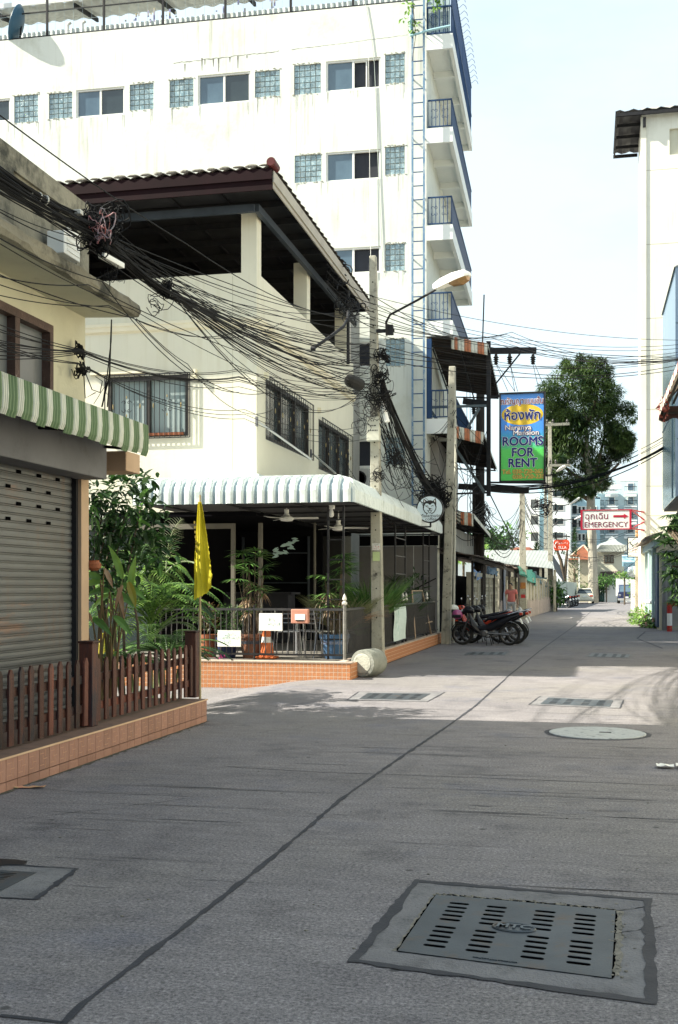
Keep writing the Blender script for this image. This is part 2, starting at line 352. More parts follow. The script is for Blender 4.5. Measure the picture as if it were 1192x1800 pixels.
def grate(c, label, tl=None, tr=None, br=None, bl=None, apron=None, txt=True, group=None):
    """c: four street points TL TR BR BL. cast plate with 4 columns of 2x5 real slots over a dark pit"""
    TL, TR, BR, BL = [at(*p, z=.006) for p in c]; cen = (TL+TR+BR+BL)/4
    def uv(u, v, z=0): return TL.lerp(TR, u).lerp(BL.lerp(BR, u), v) + V(0,0,z)
    t = thing('drain_grate', label, 'drain grate', (cen.x, cen.y, 0), group)
    cols = [(.10,.215),(.31,.425),(.575,.69),(.79,.905)]; us = [0]+[x for a in cols for x in a]+[1]
    vv = []
    for g0 in (.12, .55):
        for k in range(5): vv.append((g0+k*.075, g0+k*.075+.036))
    vs = [0]+[x for a in vv for x in a]+[1]; mb = MB()
    for i in range(len(us)-1):
        for j in range(len(vs)-1):
            u0, u1, v0, v1 = us[i], us[i+1], vs[j], vs[j+1]
            if (u0, u1) in cols and (v0, v1) in vv:
                e = .016; m_ = (v0+v1)/2
                a = [(u0+e,v0),(u1-e,v0),(u1-e*.3,v0+.005),(u1,m_),(u1-e*.3,v1-.005),(u1-e,v1),(u0+e,v1),(u0+e*.3,v1-.005),(u0,m_),(u0+e*.3,v0+.005)]
                mb.poly(*[uv(*p) for p in [(u0,v0),(u0+e,v0),(u0+e*.3,v0+.005),(u0,m_)]]); mb.poly(*[uv(*p) for p in [(u0,m_),(u0+e*.3,v1-.005),(u0+e,v1),(u0,v1)]])
                mb.poly(*[uv(*p) for p in [(u1,m_),(u1-e*.3,v0+.005),(u1-e,v0),(u1,v0)]]); mb.poly(*[uv(*p) for p in [(u1,v1),(u1-e,v1),(u1-e*.3,v1-.005),(u1,m_)]])
                for k in range(10):
                    p, q = a[k], a[(k+1) % 10]; mb.poly(uv(*p), uv(*q), uv(*q, -.0015), uv(*p, -.0015))
            else: mb.poly(uv(u0,v0), uv(u1,v0), uv(u1,v1), uv(u0,v1))
    for a, b_ in (((0,0),(1,0)),((1,0),(1,1)),((1,1),(0,1)),((0,1),(0,0))): mb.poly(uv(*a), uv(*b_), uv(*b_, -.005), uv(*a, -.005))
    obj('plate', mb, iron, t)
    obj('pit', MB().poly(uv(.02,.02,-.0018), uv(.98,.02,-.0018), uv(.98,.98,-.0018), uv(.02,.98,-.0018)), pit, t)
    ring = []; ce = uv(.5,.47); ex = (TR-TL)*.108; ey = (TL-BL).normalized()*ex.length*.62
    if txt:
        for k in range(37):
            a = 2*math.pi*k/36; ring.append(ce + ex*math.cos(a) + ey*math.sin(a) + V(0,0,.003))
        dsk = MB().add([tuple(p+V(0,0,.001)) for p in ring[:-1]], [tuple(range(36))])
        obj('badge', dsk, iron, t); obj('badge_ring', MB().tube(ring, .006, 5), iron, t)
        a = math.atan2((TR-TL).y, (TR-TL).x)
        text('lettering', 'MTC', ce+V(0,0,.006), ex.length*.80, (0,0,a), mat('worn_iron_letters', (.11,.125,.14), None, 9, .4, metal=.3), t, .005, sx=1.0, bold=.002)
        mk = MB()
        for k in range(16):
            p = uv(.37+.013*k, .955, .002); mk.obx(p, (TR-TL).normalized()*.006*rnd.uniform(.6,1.2), (TL-BL).normalized()*.010*rnd.uniform(.5,1.2), Z0*.002)
        obj('worn_lettering', mk, iron, t, kind='stuff')
    return t, uv
g1, uv1 = grate([(767,1572),(1082,1600),(1075,1719),(699,1671)], 'large cast iron street grate with a raised oval badge, nearest the camera')
def frame_strip(uv, o_, wd, nm='tar_joint', m=tar, mult=None):
    L = [uv(-o_, -o_*1.5), uv(1+o_, -o_*1.5), uv(1+o_, 1+o_*1.2), uv(-o_, 1+o_*1.2), uv(-o_, -o_*1.5)]
    rows = []; k = 26; ww = wd
    for i in range(4):
        for j in range(k+(1 if i == 3 else 0)):
            p = L[i].lerp(L[i+1], j/k); cx = (p - uv(.5,.5)); cx.z = 0; cx.normalize(); ww = .6*ww+.4*wd*rnd.uniform(.25, 1.75)
            p = p.copy()+cx*rnd.uniform(-.006,.006); p.z = .0045; rows.append([p-cx*ww/2, p+cx*ww/2])
    return struct(nm, MB().grid(rows), m)
frame_strip(uv1, .17, .055)
# patched concrete inside the tar frame, and a crumbled rim round the plate
def patch(uv, o_): 
    q = [uv(-o_,-o_*1.5), uv(1+o_,-o_*1.5), uv(1+o_,1+o_*1.2), uv(-o_,1+o_*1.2)]
    for p in q: p.z = .002
    struct('concrete_patch', MB().add(q, [(3,2,1,0)]), lightcon)
patch(uv1, .17)
mb = MB(); edge = []
for i in range(40): edge.append((uv1(i/40, -.012 - (.05 if i > 12 else .02)*rnd.random()), uv1(i/40, 0)))
for i in range(24): edge.append((uv1(1.0+.03+.02*rnd.random(), i/24), uv1(1, i/24)))
for i in range(len(edge)-1):
    a, b_ = edge[i]; c_, d_ = edge[i+1]
    for p in (a, b_, c_, d_): p.z = .0035
    mb.poly(a, c_, d_, b_)
for i in range(20): a = uv1(-.012-.015*rnd.random(), i/20); b_ = uv1(-.03*rnd.random()-.005, (i+1)/20); a.z = b_.z = .0036; mb.poly(a, b_, uv1(0, (i+1)/20, -.0024), uv1(0, i/20, -.0024))
for i in range(150):
    e = rnd.choice(edge); p = e[0].lerp(e[1], rnd.random()) + V(rnd.uniform(-.02,.02), rnd.uniform(-.02,.02), 0); r = rnd.uniform(.003,.010); p.z = .004
    mb.ball(p, r, r*1.2, r*.6, 5, 3)
gap = MB()
def jag(p0, p1, n, wd_, s0):
    a0 = None
    for i in range(n+1):
        u = p0[0]+(p1[0]-p0[0])*i/n; v = p0[1]+(p1[1]-p0[1])*i/n; a = uv1(u, v); w_ = wd_*rnd.uniform(.25, 1.3); b_ = uv1(u+s0[0]*w_, v+s0[1]*w_); a.z = b_.z = .0052
        if a0: gap.poly(a0, a, b_, b0)
        a0, b0 = a, b_
jag((0,0),(1,0),46,.03,(0,-1)); jag((0,0),(0,1),30,.012,(-1,0)); jag((1,0),(1,1),30,.012,(1,0)); jag((0,1),(1,1),30,.006,(0,1))
struct('broken_gap', gap, pit)
tag(obj('crumbled_mortar', mb, rubble), kind='stuff', label='crumbled mortar bits round the nearest street grate', cat='rubble')
g2, uv2 = grate([(-190,1519),(64,1533),(0,1566),(-330,1548)], 'street grate cut off by the left edge of the photo', txt=False)
frame_strip(uv2, .22, .035); patch(uv2, .22)
g3, uv3 = grate([(647,1218),(757,1219),(737,1230),(632,1228)], 'dark street grate in the sunlit strip before the fallen concrete pipe', txt=False)
frame_strip(uv3, .18, .02); patch(uv3, .18)
g4, uv4 = grate([(964,1226),(1078,1231),(1072,1242),(950,1237)], 'street grate in the sunlit strip right of the centre joint', txt=False)
frame_strip(uv4, .15, .02); patch(uv4, .15)
g5, uv5 = grate([(1040,1148),(1108,1150),(1104,1156),(1034,1154)], 'street grate in the shade beyond the sunlit strip, at right', txt=False); patch(uv5, .1)
g6, uv6 = grate([(824,1146),(893,1146),(888,1151),(816,1151)], 'street grate in the shade just before the parked motorcycles', txt=False); patch(uv6, .1)
def crack(a, b_, w_, n=40, j=.05):
    p, q = at(*a, z=.0035), at(*b_, z=.0035); rows = []; off = 0; dd = (q-p).normalized(); nn = V(-dd.y, dd.x, 0)
    for i in range(n+1):
        off += rnd.uniform(-j, j); c = p.lerp(q, i/n)+nn*off; ww = w_*rnd.uniform(.2, 1.2); rows.append([c-nn*ww/2, c+nn*ww/2])
    struct('crack', MB().grid(rows), pit)
rubm = mat('rubbed_dark', (.075,.073,.082), (.13,.128,.14), 14, .85, stretch=(.6,6,1))
for k in range(150):
    y_ = rnd.choice((rnd.uniform(1262,1440), rnd.uniform(1262,1400), rnd.uniform(1262,1560))); x_ = rnd.uniform(-60,1190) if y_ > 1330 else rnd.uniform(380,1190)
    p = at(x_, y_, z=.0032)
    if p.x < -4.05: continue
    L_ = rnd.uniform(.25,1.9); n_ = 14; w_ = rnd.choice((.006,.009,.014,.022)); rows = []; o_ = 0
    for i in range(n_+1): o_ += rnd.uniform(-.004,.004); ww = w_*math.sin(math.pi*(i+.3)/(n_+.6))*rnd.uniform(.3,1); c = p+V(L_*i/n_, o_+.02*L_*i/n_*.5, 0); rows.append([c-V(0,ww/2,0), c+V(0,ww/2,0)])
    struct('rubbed_line', MB().grid(rows), rubm)
crack((1082,1601),(1150,1590),.008,14,.006); crack((1085,1640),(1172,1625),.006,14,.006)
crack((430,1290),(700,1262),.006); crack((820,1420),(1192,1440),.005,50,.02); crack((20,1440),(330,1405),.005,30,.015); crack((600,1227),(520,1238),.012,16,.02)
# puddle of fresh tar by the left grate
pts = [(-40,1518),(-10,1509),(22,1510),(48,1513),(46,1518),(30,1519),(12,1519),(-8,1523),(-40,1524)]
struct('tar_blot', MB().poly(*[at(a, b_, z=.0065) for a, b_ in pts][::-1]), mat('fresh_tar', (.01,.01,.012), (.015,.015,.018), 5, .4))
# round manhole cover
t = thing('manhole_cover', 'round pale concrete manhole cover flush in the shaded street', 'manhole cover', at(1050,1289,z=0))
cc = at(1050,1289,z=.002); ring = [cc+V(.50*math.cos(a)*rnd.uniform(.98,1.03), .50*math.sin(a)*rnd.uniform(.97,1.03), 0) for a in [2*math.pi*k/40 for k in range(40)]]
r2 = [cc+(p-cc)*1.07 for p in ring]
obj('rim', MB().add(r2, [tuple(range(40))]), tar, t)
obj('lid', MB().lathe(cc, [(.488,0),(.488,.008),(.47,.012)], 40), mat('speckled_lid', (.40,.42,.43), (.3,.32,.33), 25, .8, .6, 60, stain=(.16,.17,.17), stsc=12, st=(.55,.65)), t)
obj('lifting_slot', MB().box(cc.x+.02, cc.x+.14, cc.y-.02, cc.y+.02, .0125, .017), pit, t)
# litter
paper = mat('litter_white', (.75,.75,.72), (.6,.6,.58), 12, .8)
p = at(1168,1352,z=.0)
for k, (dx, lab) in enumerate(((-.06, 'crumpled white paper scrap lying in the street at right'), (.1, 'flattened white paper bag lying beside the crumpled scrap'))):
    rows = [[p+V(dx+i*.035, j*.04*(1+.3*k), .012+rnd.random()*.028) for i in range(5)] for j in range(4)]
    tag(obj('paper_scrap', MB().grid(rows), paper, solid=.002), lab, 'litter')
p = at(45,1388,z=0); rows = [[p+V(i*.045-.12, j*.03+i*.012, .006+rnd.random()*.012) for i in range(6)] for j in range(3)]
tag(obj('candy_wrapper', MB().grid(rows), mat('wrapper', (.42,.12,.1), (.4,.33,.16), 30, .5), solid=.002), 'crushed red and yellow wrapper lying before the tiled planter', 'litter')
mb = MB()
for k in range(90):
    a, b_ = (rnd.uniform(0,370), 0); y = 1391-a*.328+rnd.uniform(0,5) if k < 60 else rnd.uniform(1250,1700)
    if k >= 60: a = rnd.uniform(100,1192)
    q = at(a, y, z=.002); r = rnd.uniform(.003,.009); mb.ball(q, r*1.4, r, r*.5, 5, 3)
tag(obj('grit', mb, rubble), kind='stuff', label='scattered grit and small stones on the street', cat='grit')
mb = MB(); rows = []
for k in range(120):
    y = 5+7.15*k/119; rows.append([V(-4.185, y, .0035), V(-4.185+rnd.uniform(.01,.06), y, .0035)])
struct('dirt_line', MB().grid(rows), mat('gutter_dirt', (.05,.048,.035), (.10,.095,.075), 12, .95, .6, 40))
rows = []
for k in range(120):
    y = 19.3+12*k/119; rows.append([V(-3.92, y, .0035), V(-3.92+rnd.uniform(.01,.07), y, .0035)])
struct('dirt_line', MB().grid(rows), mat('gutter_dirt', (0,0,0)))
# kerb and pavement on the right
kerb_m = mat('kerb_concrete', (.42,.41,.36), (.33,.32,.28), 3, .9, .3, 30, stain=(.2,.2,.17), stsc=4)
struct('pavement', MB().box(2.15, 6, 14, 21.5, 0, .12), kerb_m)
struct('kerb', MB().box(1.97, 2.145, 14, 21.7, 0, .135), kerb_m)
# ================================================================== WALL BUILDER
def wall(P, e, L, z0, z1, n, holes, th=.15, back=True):
    """wall face starting at P going L along e; n points inward; holes (s0,s1,za,zb) get reveals th deep"""
    P = Vector(P); e = Vector(e); n = Vector(n); mb = MB()
    S = sorted({0, L} | {h[0] for h in holes} | {h[1] for h in holes}); Z = sorted({z0, z1} | {h[2] for h in holes} | {h[3] for h in holes})
    def pt(s, z, t=0): q = P + e*s + n*t; q.z = z; return q
    for i in range(len(S)-1):
        for j in range(len(Z)-1):
            cs, cz = (S[i]+S[i+1])/2, (Z[j]+Z[j+1])/2
            if any(h[0] < cs < h[1] and h[2] < cz < h[3] for h in holes): continue
            mb.poly(pt(S[i],Z[j]), pt(S[i+1],Z[j]), pt(S[i+1],Z[j+1]), pt(S[i],Z[j+1]))
    for a, b_, c_, d_ in holes:
        mb.poly(pt(a,c_), pt(b_,c_), pt(b_,c_,th), pt(a,c_,th)); mb.poly(pt(a,d_,th), pt(b_,d_,th), pt(b_,d_), pt(a,d_))
        mb.poly(pt(a,c_,th), pt(a,d_,th), pt(a,d_), pt(a,c_)); mb.poly(pt(b_,c_), pt(b_,d_), pt(b_,d_,th), pt(b_,c_,th))
    return mb
X, Y, Z = V(1,0,0), V(0,1,0), V(0,0,1)
# ================================================================== LEFT SHOPHOUSE
WX = -5.17
lb = thing('shophouse', 'old weathered concrete shophouse with roller shutter and green striped awning, at the left edge', 'building', (WX, 8, 0))
wl = (at(0,560,x=WX).y, at(88,560,x=WX).y)
wy0, wy1 = 6.7, at(91,590,x=WX).y; wz1 = at(91,573,x=WX).z; wz0 = 3.05
sh1 = at(136,900,x=WX).y
mb = wall((WX,2,0), Y, 9.1, 0, 4.36, -X, [(wy0-2, wy1-2, wz0, wz1), (.5, sh1-2, .25, 2.75)], .18)
obj('wall', mb, yellow_wall, lb)
obj('side_wall', MB().box(-14, WX-.001, 11.1-.15, 11.1, 0, 4.36).box(-14, WX-.2, 2, 2.15, 0, 4.36), yellow_wall, lb)
obj('inner_wall', MB().box(-5.9, -5.8, 2.2, 10.9, 0, 5.4), black_in, lb)
# roof parapet, worn dark
mb = MB().box(WX-.14, WX, 2, 11.1, 4.45, 5.22).box(-14, WX-.14, 10.95, 11.1, 4.45, 5.22).box(WX-.2, WX+.03, 2, 11.12, 5.32, 5.52).box(-14, WX-.2, 10.9, 11.12, 5.32, 5.52).box(WX-.14, WX, 2, 11.1, 5.22, 5.32)
obj('parapet', mb, concrete_old, lb)
for y in (10.94, 9.35, 7.0, 4.5): obj('pilaster', MB().box(WX, WX+.06, y-.16, y+.12, 4.45, 5.31), concrete_old, lb)
obj('roof', MB().box(-14, WX-.21, 2.1, 10.89, 5.0, 5.1), concrete_old, lb)
# canopy slab: rough dark edge, pale soffit
rows = []
for k in range(61):
    y = 2 + 9.1*k/60; j = lambda a: rnd.uniform(-a, a)
    rows.append([V(WX-.1, y, 4.43), V(-4.62+j(.006), y, 4.47+j(.012)), V(-4.56+j(.01), y, 4.44+j(.012)), V(-4.55+j(.008), y, 4.36+j(.01)), V(-4.57+j(.01), y, 4.315+j(.008)), V(-4.64, y, 4.31)])
obj('canopy_slab', MB().grid(rows).poly(*rows[-1][::-1]), concrete_old, lb)
obj('soffit', MB().poly((WX,2,4.335), (WX,11.1,4.335), (-4.64,11.1,4.312), (-4.64,2,4.312)).poly((WX,11.1,4.335),(WX,11.1,4.43),(-4.64,11.1,4.43),(-4.64,11.1,4.312)), mat('soffit_plaster', (.58,.56,.44), (.48,.46,.37), 2, .9, .15, 30, stain=(.3,.28,.22), stsc=3, st=(.6,.75)), lb)
# window with wooden frame and two panes
frame_br = mat('worn_brown_frame', (.06,.035,.03), (.10,.06,.05), 9, .6, .3, 40, stain=(.25,.2,.17), stsc=9, st=(.62,.75))
wn = obj('window', MB().box(WX-.12, WX+.02, wy1-.07, wy1, wz0, wz1).box(WX-.12, WX+.02, wy0, wy1-.07, wz1-.08, wz1).box(WX-.12, WX+.02, wy0, wy1-.07, wz0, wz0+.06), frame_br, lb)
ym = at(29,560,x=WX).y
obj('mullion', MB().box(WX-.1, WX+.015, ym-.05, ym+.04, wz0+.06, wz1-.08), frame_br, wn)
pane_m = mat('dusty_glass', (.17,.18,.185), (.11,.12,.13), 1.5, .32, spec=.7, stain=(.3,.3,.28), stsc=3, st=(.6,.9))
for a, b_ in ((wy0, ym-.05), (ym+.04, wy1-.07)): obj('pane', MB().box(WX-.08, WX-.07, a, b_, wz0+.06, wz1-.08), pane_m, wn)
# roller shutter: each slat is a piece
shut_m = mat('shutter_steel', (.135,.14,.145), (.10,.105,.11), 3, .42, .12, 60, metal=.35, stain=(.22,.12,.08), stsc=1.6, st=(.58,.74), stretch=(1,.5,3), streak=(.16,.1,.07))
sz0, sz1, n_sl = .25, 2.72, 33; ph = (sz1-sz0)/n_sl; L0 = 2.5; L1 = sh1 - .04
prof = [(0,0),(.004,.003),(.006,.026),(.004,.050),(-.012,.053),(-.012,.058),(.002,.060),(.002,.067),(-.012,.070),(-.012,.0748)]
slat = MB().grid([[V(px_, y, pz*ph/.0748) for px_, pz in prof] for y in (L0, L1)])
slat_me = mesh('slat', slat, shut_m, (0,0,0))
for k in range(n_sl): inst('slat', slat_me, (WX-.045, 0, sz0+k*ph), lb)
mb = MB()
for r_ in range(4):
    for k in range(7):
        y = L1-.33-k*.40-(.2 if r_ % 2 else 0); z = 2.55-r_*ph*2+.01
        mb.box(WX-.036, WX-.0335, y-.045, y+.045, z+.008, z+.04)
obj('vent_slots', mb, pit, lb, kind='stuff')
obj('shutter_backing', MB().box(WX-.19, WX-.12, L0, L1, sz0, sz1), pit, lb)
obj('guide_rail', MB().box(WX-.05, WX+.01, sh1-.045, sh1-.003, .25, 2.72), dark_metal, lb)
obj('door_post', MB().box(WX-.02, WX+.045, sh1, 11.09, .25, 2.72), peach, lb)
# shutter box
sb_m = mat('shutter_box_grey', (.17,.17,.18), (.13,.13,.14), 2, .7, .15, 25, stain=(.09,.085,.08), stsc=2.5, st=(.55,.8))
obj('shutter_box', MB().box(WX+.003, -4.88, 2.2, 11.0, 2.62, 3.02), sb_m, lb, bev=.01)
obj('beam_end', MB().box(WX-.9, -4.72, 11.12, 11.5, 2.72, 2.93), peach, lb, bev=.01)
# striped awning: sheet behind, front valance of separate ribbed panels
aw = thing('awning', 'green and cream striped metal awning over the shuttered shop at left', 'awning', (-4.45, 8, 2.9))
def zval(y): return 3.13 + .03*math.sin(y*2)
yend = 11.05; y = yend; k = 0
def valpanel(x, y0, y1, zb, zt, out=.0):
    """three-ribbed strip of sheet metal, curved back at the bottom"""
    rows = []; n = 12
    for i in range(n+1):
        yy = y0+(y1-y0)*i/n; rib = .012 if (i % 4) in (1, 2) else 0
        rows.append([V(x-.55, yy, zt+.17), V(x-.02+rib, yy, zt+.008), V(x+rib, yy, zt), V(x+.008+rib, yy, (zt+zb)/2), V(x+rib, yy, zb+.05), V(x-.02+rib, yy, zb), ])
    return MB().grid(rows)
seq = 0
while y > 5.2:
    wd = .155 if seq % 2 == 0 else .095
    zb = 2.865 + .01*math.sin(seq*1.3) - (.012 if seq % 2 == 0 else 0)
    obj('panel', valpanel(-4.45, y-wd+.002, y, zb, 3.17), (green_paint, cream_paint)[seq % 2], aw, solid=.004)
    y -= wd; seq += 1
mb = MB()
for k in range(150):
    yy = 5.2+(yend-5.2)*k/149; zz = .018*math.sin(k*2.2)
    mb.v += [(WX, yy, 3.42+zz), (-4.47, yy, 2.93+zz)]
mb.f = [(2*i, 2*i+1, 2*i+3, 2*i+2) for i in range(149)]
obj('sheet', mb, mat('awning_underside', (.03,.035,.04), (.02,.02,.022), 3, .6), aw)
for yy in (5.5, 7.5, 9.5, 10.95): obj('bracket', MB().beam((WX,yy,2.98), (-4.5,yy,2.92), .03).beam((WX,yy,3.35), (-4.5,yy,2.98), .025), dark_metal, aw)
obj('front_bar', MB().beam((-4.5,5.2,2.95), (-4.5,11.05,2.95), .03), dark_metal, aw)
# white box unit on the parapet (air duct cover)
t = thing('duct_cover', 'tall white ribbed cover fixed to the weathered parapet behind the cables', 'duct cover', at(100,430,x=WX+.15))
a = at(89,405,x=WX+.1); b_ = at(118,460,x=WX+.1)
obj('cover', MB().box(WX+.06, WX+.24, a.y, b_.y, b_.z-.02, a.z), white_paint, t, bev=.008)
mb = MB()
for k in range(5): mb.box(WX+.24, WX+.247, a.y+.06, b_.y-.02, b_.z+.02+k*.05, b_.z+.045+k*.05)
obj('rib', mb, white_paint, t)
# unseen block added behind the camera so the near street lies in shade
nb = thing('shophouse', 'plain unseen block added behind the camera on the left to shade the near street', 'building', (-5.2, -8, 0))
obj('wall', MB().box(-15, -5.2, -16, 1.95, 0, 9.5), yellow_wall, nb)
# ================================================================== TILED PLANTER
pl = thing('tiled_planter', 'low peach tiled planter wall under the picket fence at left', 'planter', (-4.3, 8, 0))
grout = mat('dark_grout', (.10,.06,.04), (.07,.045,.03), 8, .9)
tile_m = mat('peach_tile', (.33,.175,.125), (.27,.14,.10), 3, .45, .25, 35, stain=(.25,.13,.08), stsc=7, st=(.56,.8), var=.15)
X0 = -4.19; PY0, PY1 = 5.0, 12.16
obj('core', MB().box(-5.1, X0-.012, PY0, PY1-.012, -.05, .238), grout, pl)
obj('cap', MB().box(-5.12, X0-.002, PY0, PY1, .2385, .25), mat('planter_top', (.19,.12,.09), (.14,.09,.07), 3, .6, .2, 30, stain=(.08,.06,.05), stsc=4), pl)
obj('cap_edge', MB().box(X0-.002, X0+.008, PY0, PY1+.006, .238, .252), mat('edge_trim', (.62,.42,.27), (.55,.36,.22), 6, .6), pl)
tw = .173
t1 = mesh('tile', MB().box(0, .011, .003, tw-.003, 0, .1625), tile_m); t2 = mesh('tile', MB().box(0, .011, .003, tw-.003, 0, .066), tile_m)
# faint embossed weave on each tile
weave = MB()
for k in range(3):
    z = .035+.045*k; weave.box(.011, .0122, .012+.05*(k % 2), .08+.05*(k % 2), z, z+.004).box(.011, .0122, .1-.04*(k % 2), .104-.04*(k % 2), z-.025, z+.03)
weave_me = mesh('tile_relief', weave, mat('tile_relief', (.5,.27,.17), (.45,.23,.14), 5, .5))
k = 0; y = PY1-.012-tw
while y > PY0:
    inst('tile', t1, (X0-.011, y, .0725), pl); inst('tile', t2, (X0-.011, y, .0), pl)
    if y > 7: inst('tile_relief', weave_me, (X0-.011, y, .0725), pl)
    y -= tw
t3 = mesh('tile', MB().box(.003, tw-.003, 0, .011, 0, .1625), tile_m)
for k in range(5): inst('tile', t3, (X0-.014-tw*(k+1), PY1-.012, .0725), pl)
# ================================================================== PICKET FENCE
fe = thing('picket_fence', 'dark brown wooden picket fence with two square posts on the tiled planter', 'fence', (-4.4, 9.5, .25))
FX = -4.43
def picket(h, ww=.075, th=.018):
    return MB().prism([(0,-ww/2,0),(0,ww/2,0),(0,ww/2,h-.045),(0,.012,h),(0,-.012,h),(0,-ww/2,h-.045)], (th,0,0))
pk1 = mesh('picket', picket(.60), wood_brown); pk2 = mesh('picket', picket(.575), wood_brown)
p1y = at(156,1276,z=.25).y; p2y = at(348,1226,z=.25).y
for k in range(24):
    y = p1y-.145-k*.168
    if y > 5: inst('picket', pk1, (FX+.035, y, .27), fe, (0, rnd.uniform(-.01,.01), 0), (1, 1, rnd.uniform(.985,1.01)))
n2 = 15
for k in range(n2):
    y = p1y+.13+(p2y-p1y-.26)*k/(n2-1); inst('picket', pk2, (FX+.035, y, .28), fe, (rnd.uniform(-.008,.008), 0, 0), (1, 1, rnd.uniform(.985,1.01)))
for zc in (.42, .68):
    obj('rail', MB().box(FX-.01, FX+.033, 5, p1y-.07, zc-.035, zc+.035), wood_brown, fe)
    obj('rail', MB().box(FX-.012, FX+.031, p1y+.07, p2y-.06, zc-.035, zc+.035), wood_brown, fe)
for y, h in ((p1y, .75), (p2y, .74)):
    po = obj('post', MB().box(FX-.055, FX+.075, y-.065, y+.065, .252, .25+h), wood_brown, fe, bev=.006)
    obj('post_cap', MB().box(FX-.065, FX+.085, y-.075, y+.075, .25+h, .27+h), wood_brown, po, bev=.005)
# ================================================================== PLANT BUILDERS
def leaf_pts(p, d, L, W, up=Z, droop=.3, n=4, fold=.15):
    """bent leaf blade as rows of three points"""
    d = Vector(d).normalized(); s = d.cross(up)
    if s.length < .05: s = V(1,0,0)
    s.normalize(); u = s.cross(d); rows = []; pos = Vector(p)
    for i in range(n+1):
        t = i/n; ww = W*math.sin(math.pi*min(1, .08+t*.92)**.8)*.5 if i < n else .0005
        rows.append([pos - s*ww + u*ww*fold*2, pos.copy(), pos + s*ww + u*ww*fold*2])
        d = (d + V(0,0,-droop/n)).normalized(); u = s.cross(d); pos = pos + d*(L/n)
    return rows
def bushy(mb, c, rx, ry, rz, n, L, W, droop=.3, seg=2, shell=.35, rs=rnd):
    c = Vector(c)
    for _ in range(n):
        while 1:
            q = V(rs.uniform(-1,1), rs.uniform(-1,1), rs.uniform(-1,1))
            if shell < q.length < 1: break
        p = c + V(q.x*rx, q.y*ry, q.z*rz); d = (q + V(rs.uniform(-.8,.8), rs.uniform(-.8,.8), rs.uniform(-.5,.6)))
        l = L*rs.uniform(.6,1.25); mb.grid(leaf_pts(p, d, l, W*rs.uniform(.7,1.2), V(rs.uniform(-.6,.6), rs.uniform(-.6,.6), 1), droop, seg))
    return mb
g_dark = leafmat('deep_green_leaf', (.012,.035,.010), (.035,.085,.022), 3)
g_mid = leafmat('green_leaf', (.035,.10,.022), (.12,.25,.055), 3)
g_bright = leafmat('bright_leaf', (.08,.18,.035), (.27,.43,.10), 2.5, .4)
g_dry = leafmat('dry_leaf', (.28,.17,.10), (.45,.33,.22), 4, .3)
g_mix = leafmat('palm_leaf', (.03,.085,.024), (.16,.28,.08), 6, .35)
stem_g = mat('green_stem', (.06,.09,.03), (.1,.12,.05), 8, .6); bark = mat('bark', (.12,.09,.06), (.07,.055,.04), 6, .9, .5, 30)
def frond(p, d, L, leafL, n=22, droop=1.0, W=.027):
    """feather frond: rachis and paired narrow leaflets"""
    mb = MB(); pos = Vector(p); d = Vector(d).normalized(); pts = [pos.copy()]; side = d.cross(Z)
    if side.length < .05: side = V(1,0,0)
    side.normalize()
    for i in range(n):
        d = (d + V(0,0,-droop/n)).normalized(); pos = pos + d*(L/n); pts.append(pos.copy()); t = i/n
        if t > .12:
            ll = leafL*math.sin(math.pi*(.12+.85*t))*rnd.uniform(.85,1.1)
            for s in (-1, 1):
                mb.grid(leaf_pts(pos, side*s*1.0 + d*.75 + V(0,0,.28), ll, W, Z, .55, 3, .1))
    mb.tube(pts, [.008*(1-i/len(pts))+.002 for i in range(len(pts))], 4)
    return mb
def fan(p, d, L, n=9, W=.03, droop=.35):
    mb = MB(); d = Vector(d).normalized(); s = d.cross(Z); s.normalize() if s.length > .05 else None
    for k in range(n):
        a = -1.9+3.8*k/(n-1); dd = d*math.cos(a) + s*math.sin(a) + V(0,0,.15)
        mb.grid(leaf_pts(p, dd, L*(1-.25*abs(a)/1.9)*rnd.uniform(.9,1.1), W, Z, droop, 3, .2))
    return mb
def pot(t, c, r, h, m, name='pot', band=None):
    o = obj(name, MB().lathe(c, [(r*.68,0),(r*.78,h*.25),(r*.95,h*.82),(r*1.06,h*.84),(r*1.08,h),(r*.95,h),(r*.9,h*.88),(.01,h*.87)], 24), m, t, smooth=False)
    if band: obj('band', MB().lathe(c, [(r*.905,h*.60),(r*.965,h*.72)], 24), band, o)
    return o
# ================================================================== SIDE YARD PLANTS
# big leafy shrub against the shophouse end
t = thing('leafy_tree', 'dark glossy broad-leaved shrub rising beside the shophouse end wall', 'tree', (-5.6, 12.9, 0))
mb = MB()
for (px_, py_, d_, r_) in ((175,860,13.2,.34),(215,880,13.4,.38),(245,905,13.5,.33),(190,930,13.4,.42),(235,950,13.6,.40),(165,980,13.3,.36),(270,930,13.8,.28),(210,1000,13.5,.36),(160,910,13.2,.33),(225,850,13.7,.22),(275,965,14,.25),(262,842,13.6,.12),(160,1040,13.2,.3)):
    bushy(mb, at(px_, py_, d=d_), r_, r_*1.2, r_*.9, int(105*(r_/.35)**2), .15, .062, .6, 3, .1)
obj('crown', mb, g_dark, t)
mb = MB()
for px_ in (160, 172, 185, 200, 225):
    b0 = at(px_+20, 1190, d=13.5); mb.tube([b0, b0.lerp(at(px_, 1000, d=13.3), .5)+V(.05,0,0), at(px_, 1000, d=13.3), at(px_+25, 880, d=13.4)], [.022,.016,.012,.006], 5)
obj('trunk', mb, bark, t)
mb = MB(); bushy(mb, at(236,900,d=13.0), .12, .1, .25, 14, .16, .06, .9, 3, .1); bushy(mb, at(160,895,d=12.6), .08, .08, .12, 8, .16, .05, 1.2, 3, .1); bushy(mb, at(285,975,d=13.3), .2, .1, .2, 24, .15, .06, .8, 3, .1)
obj('young_leaf', mb, g_mid, t, kind='stuff')
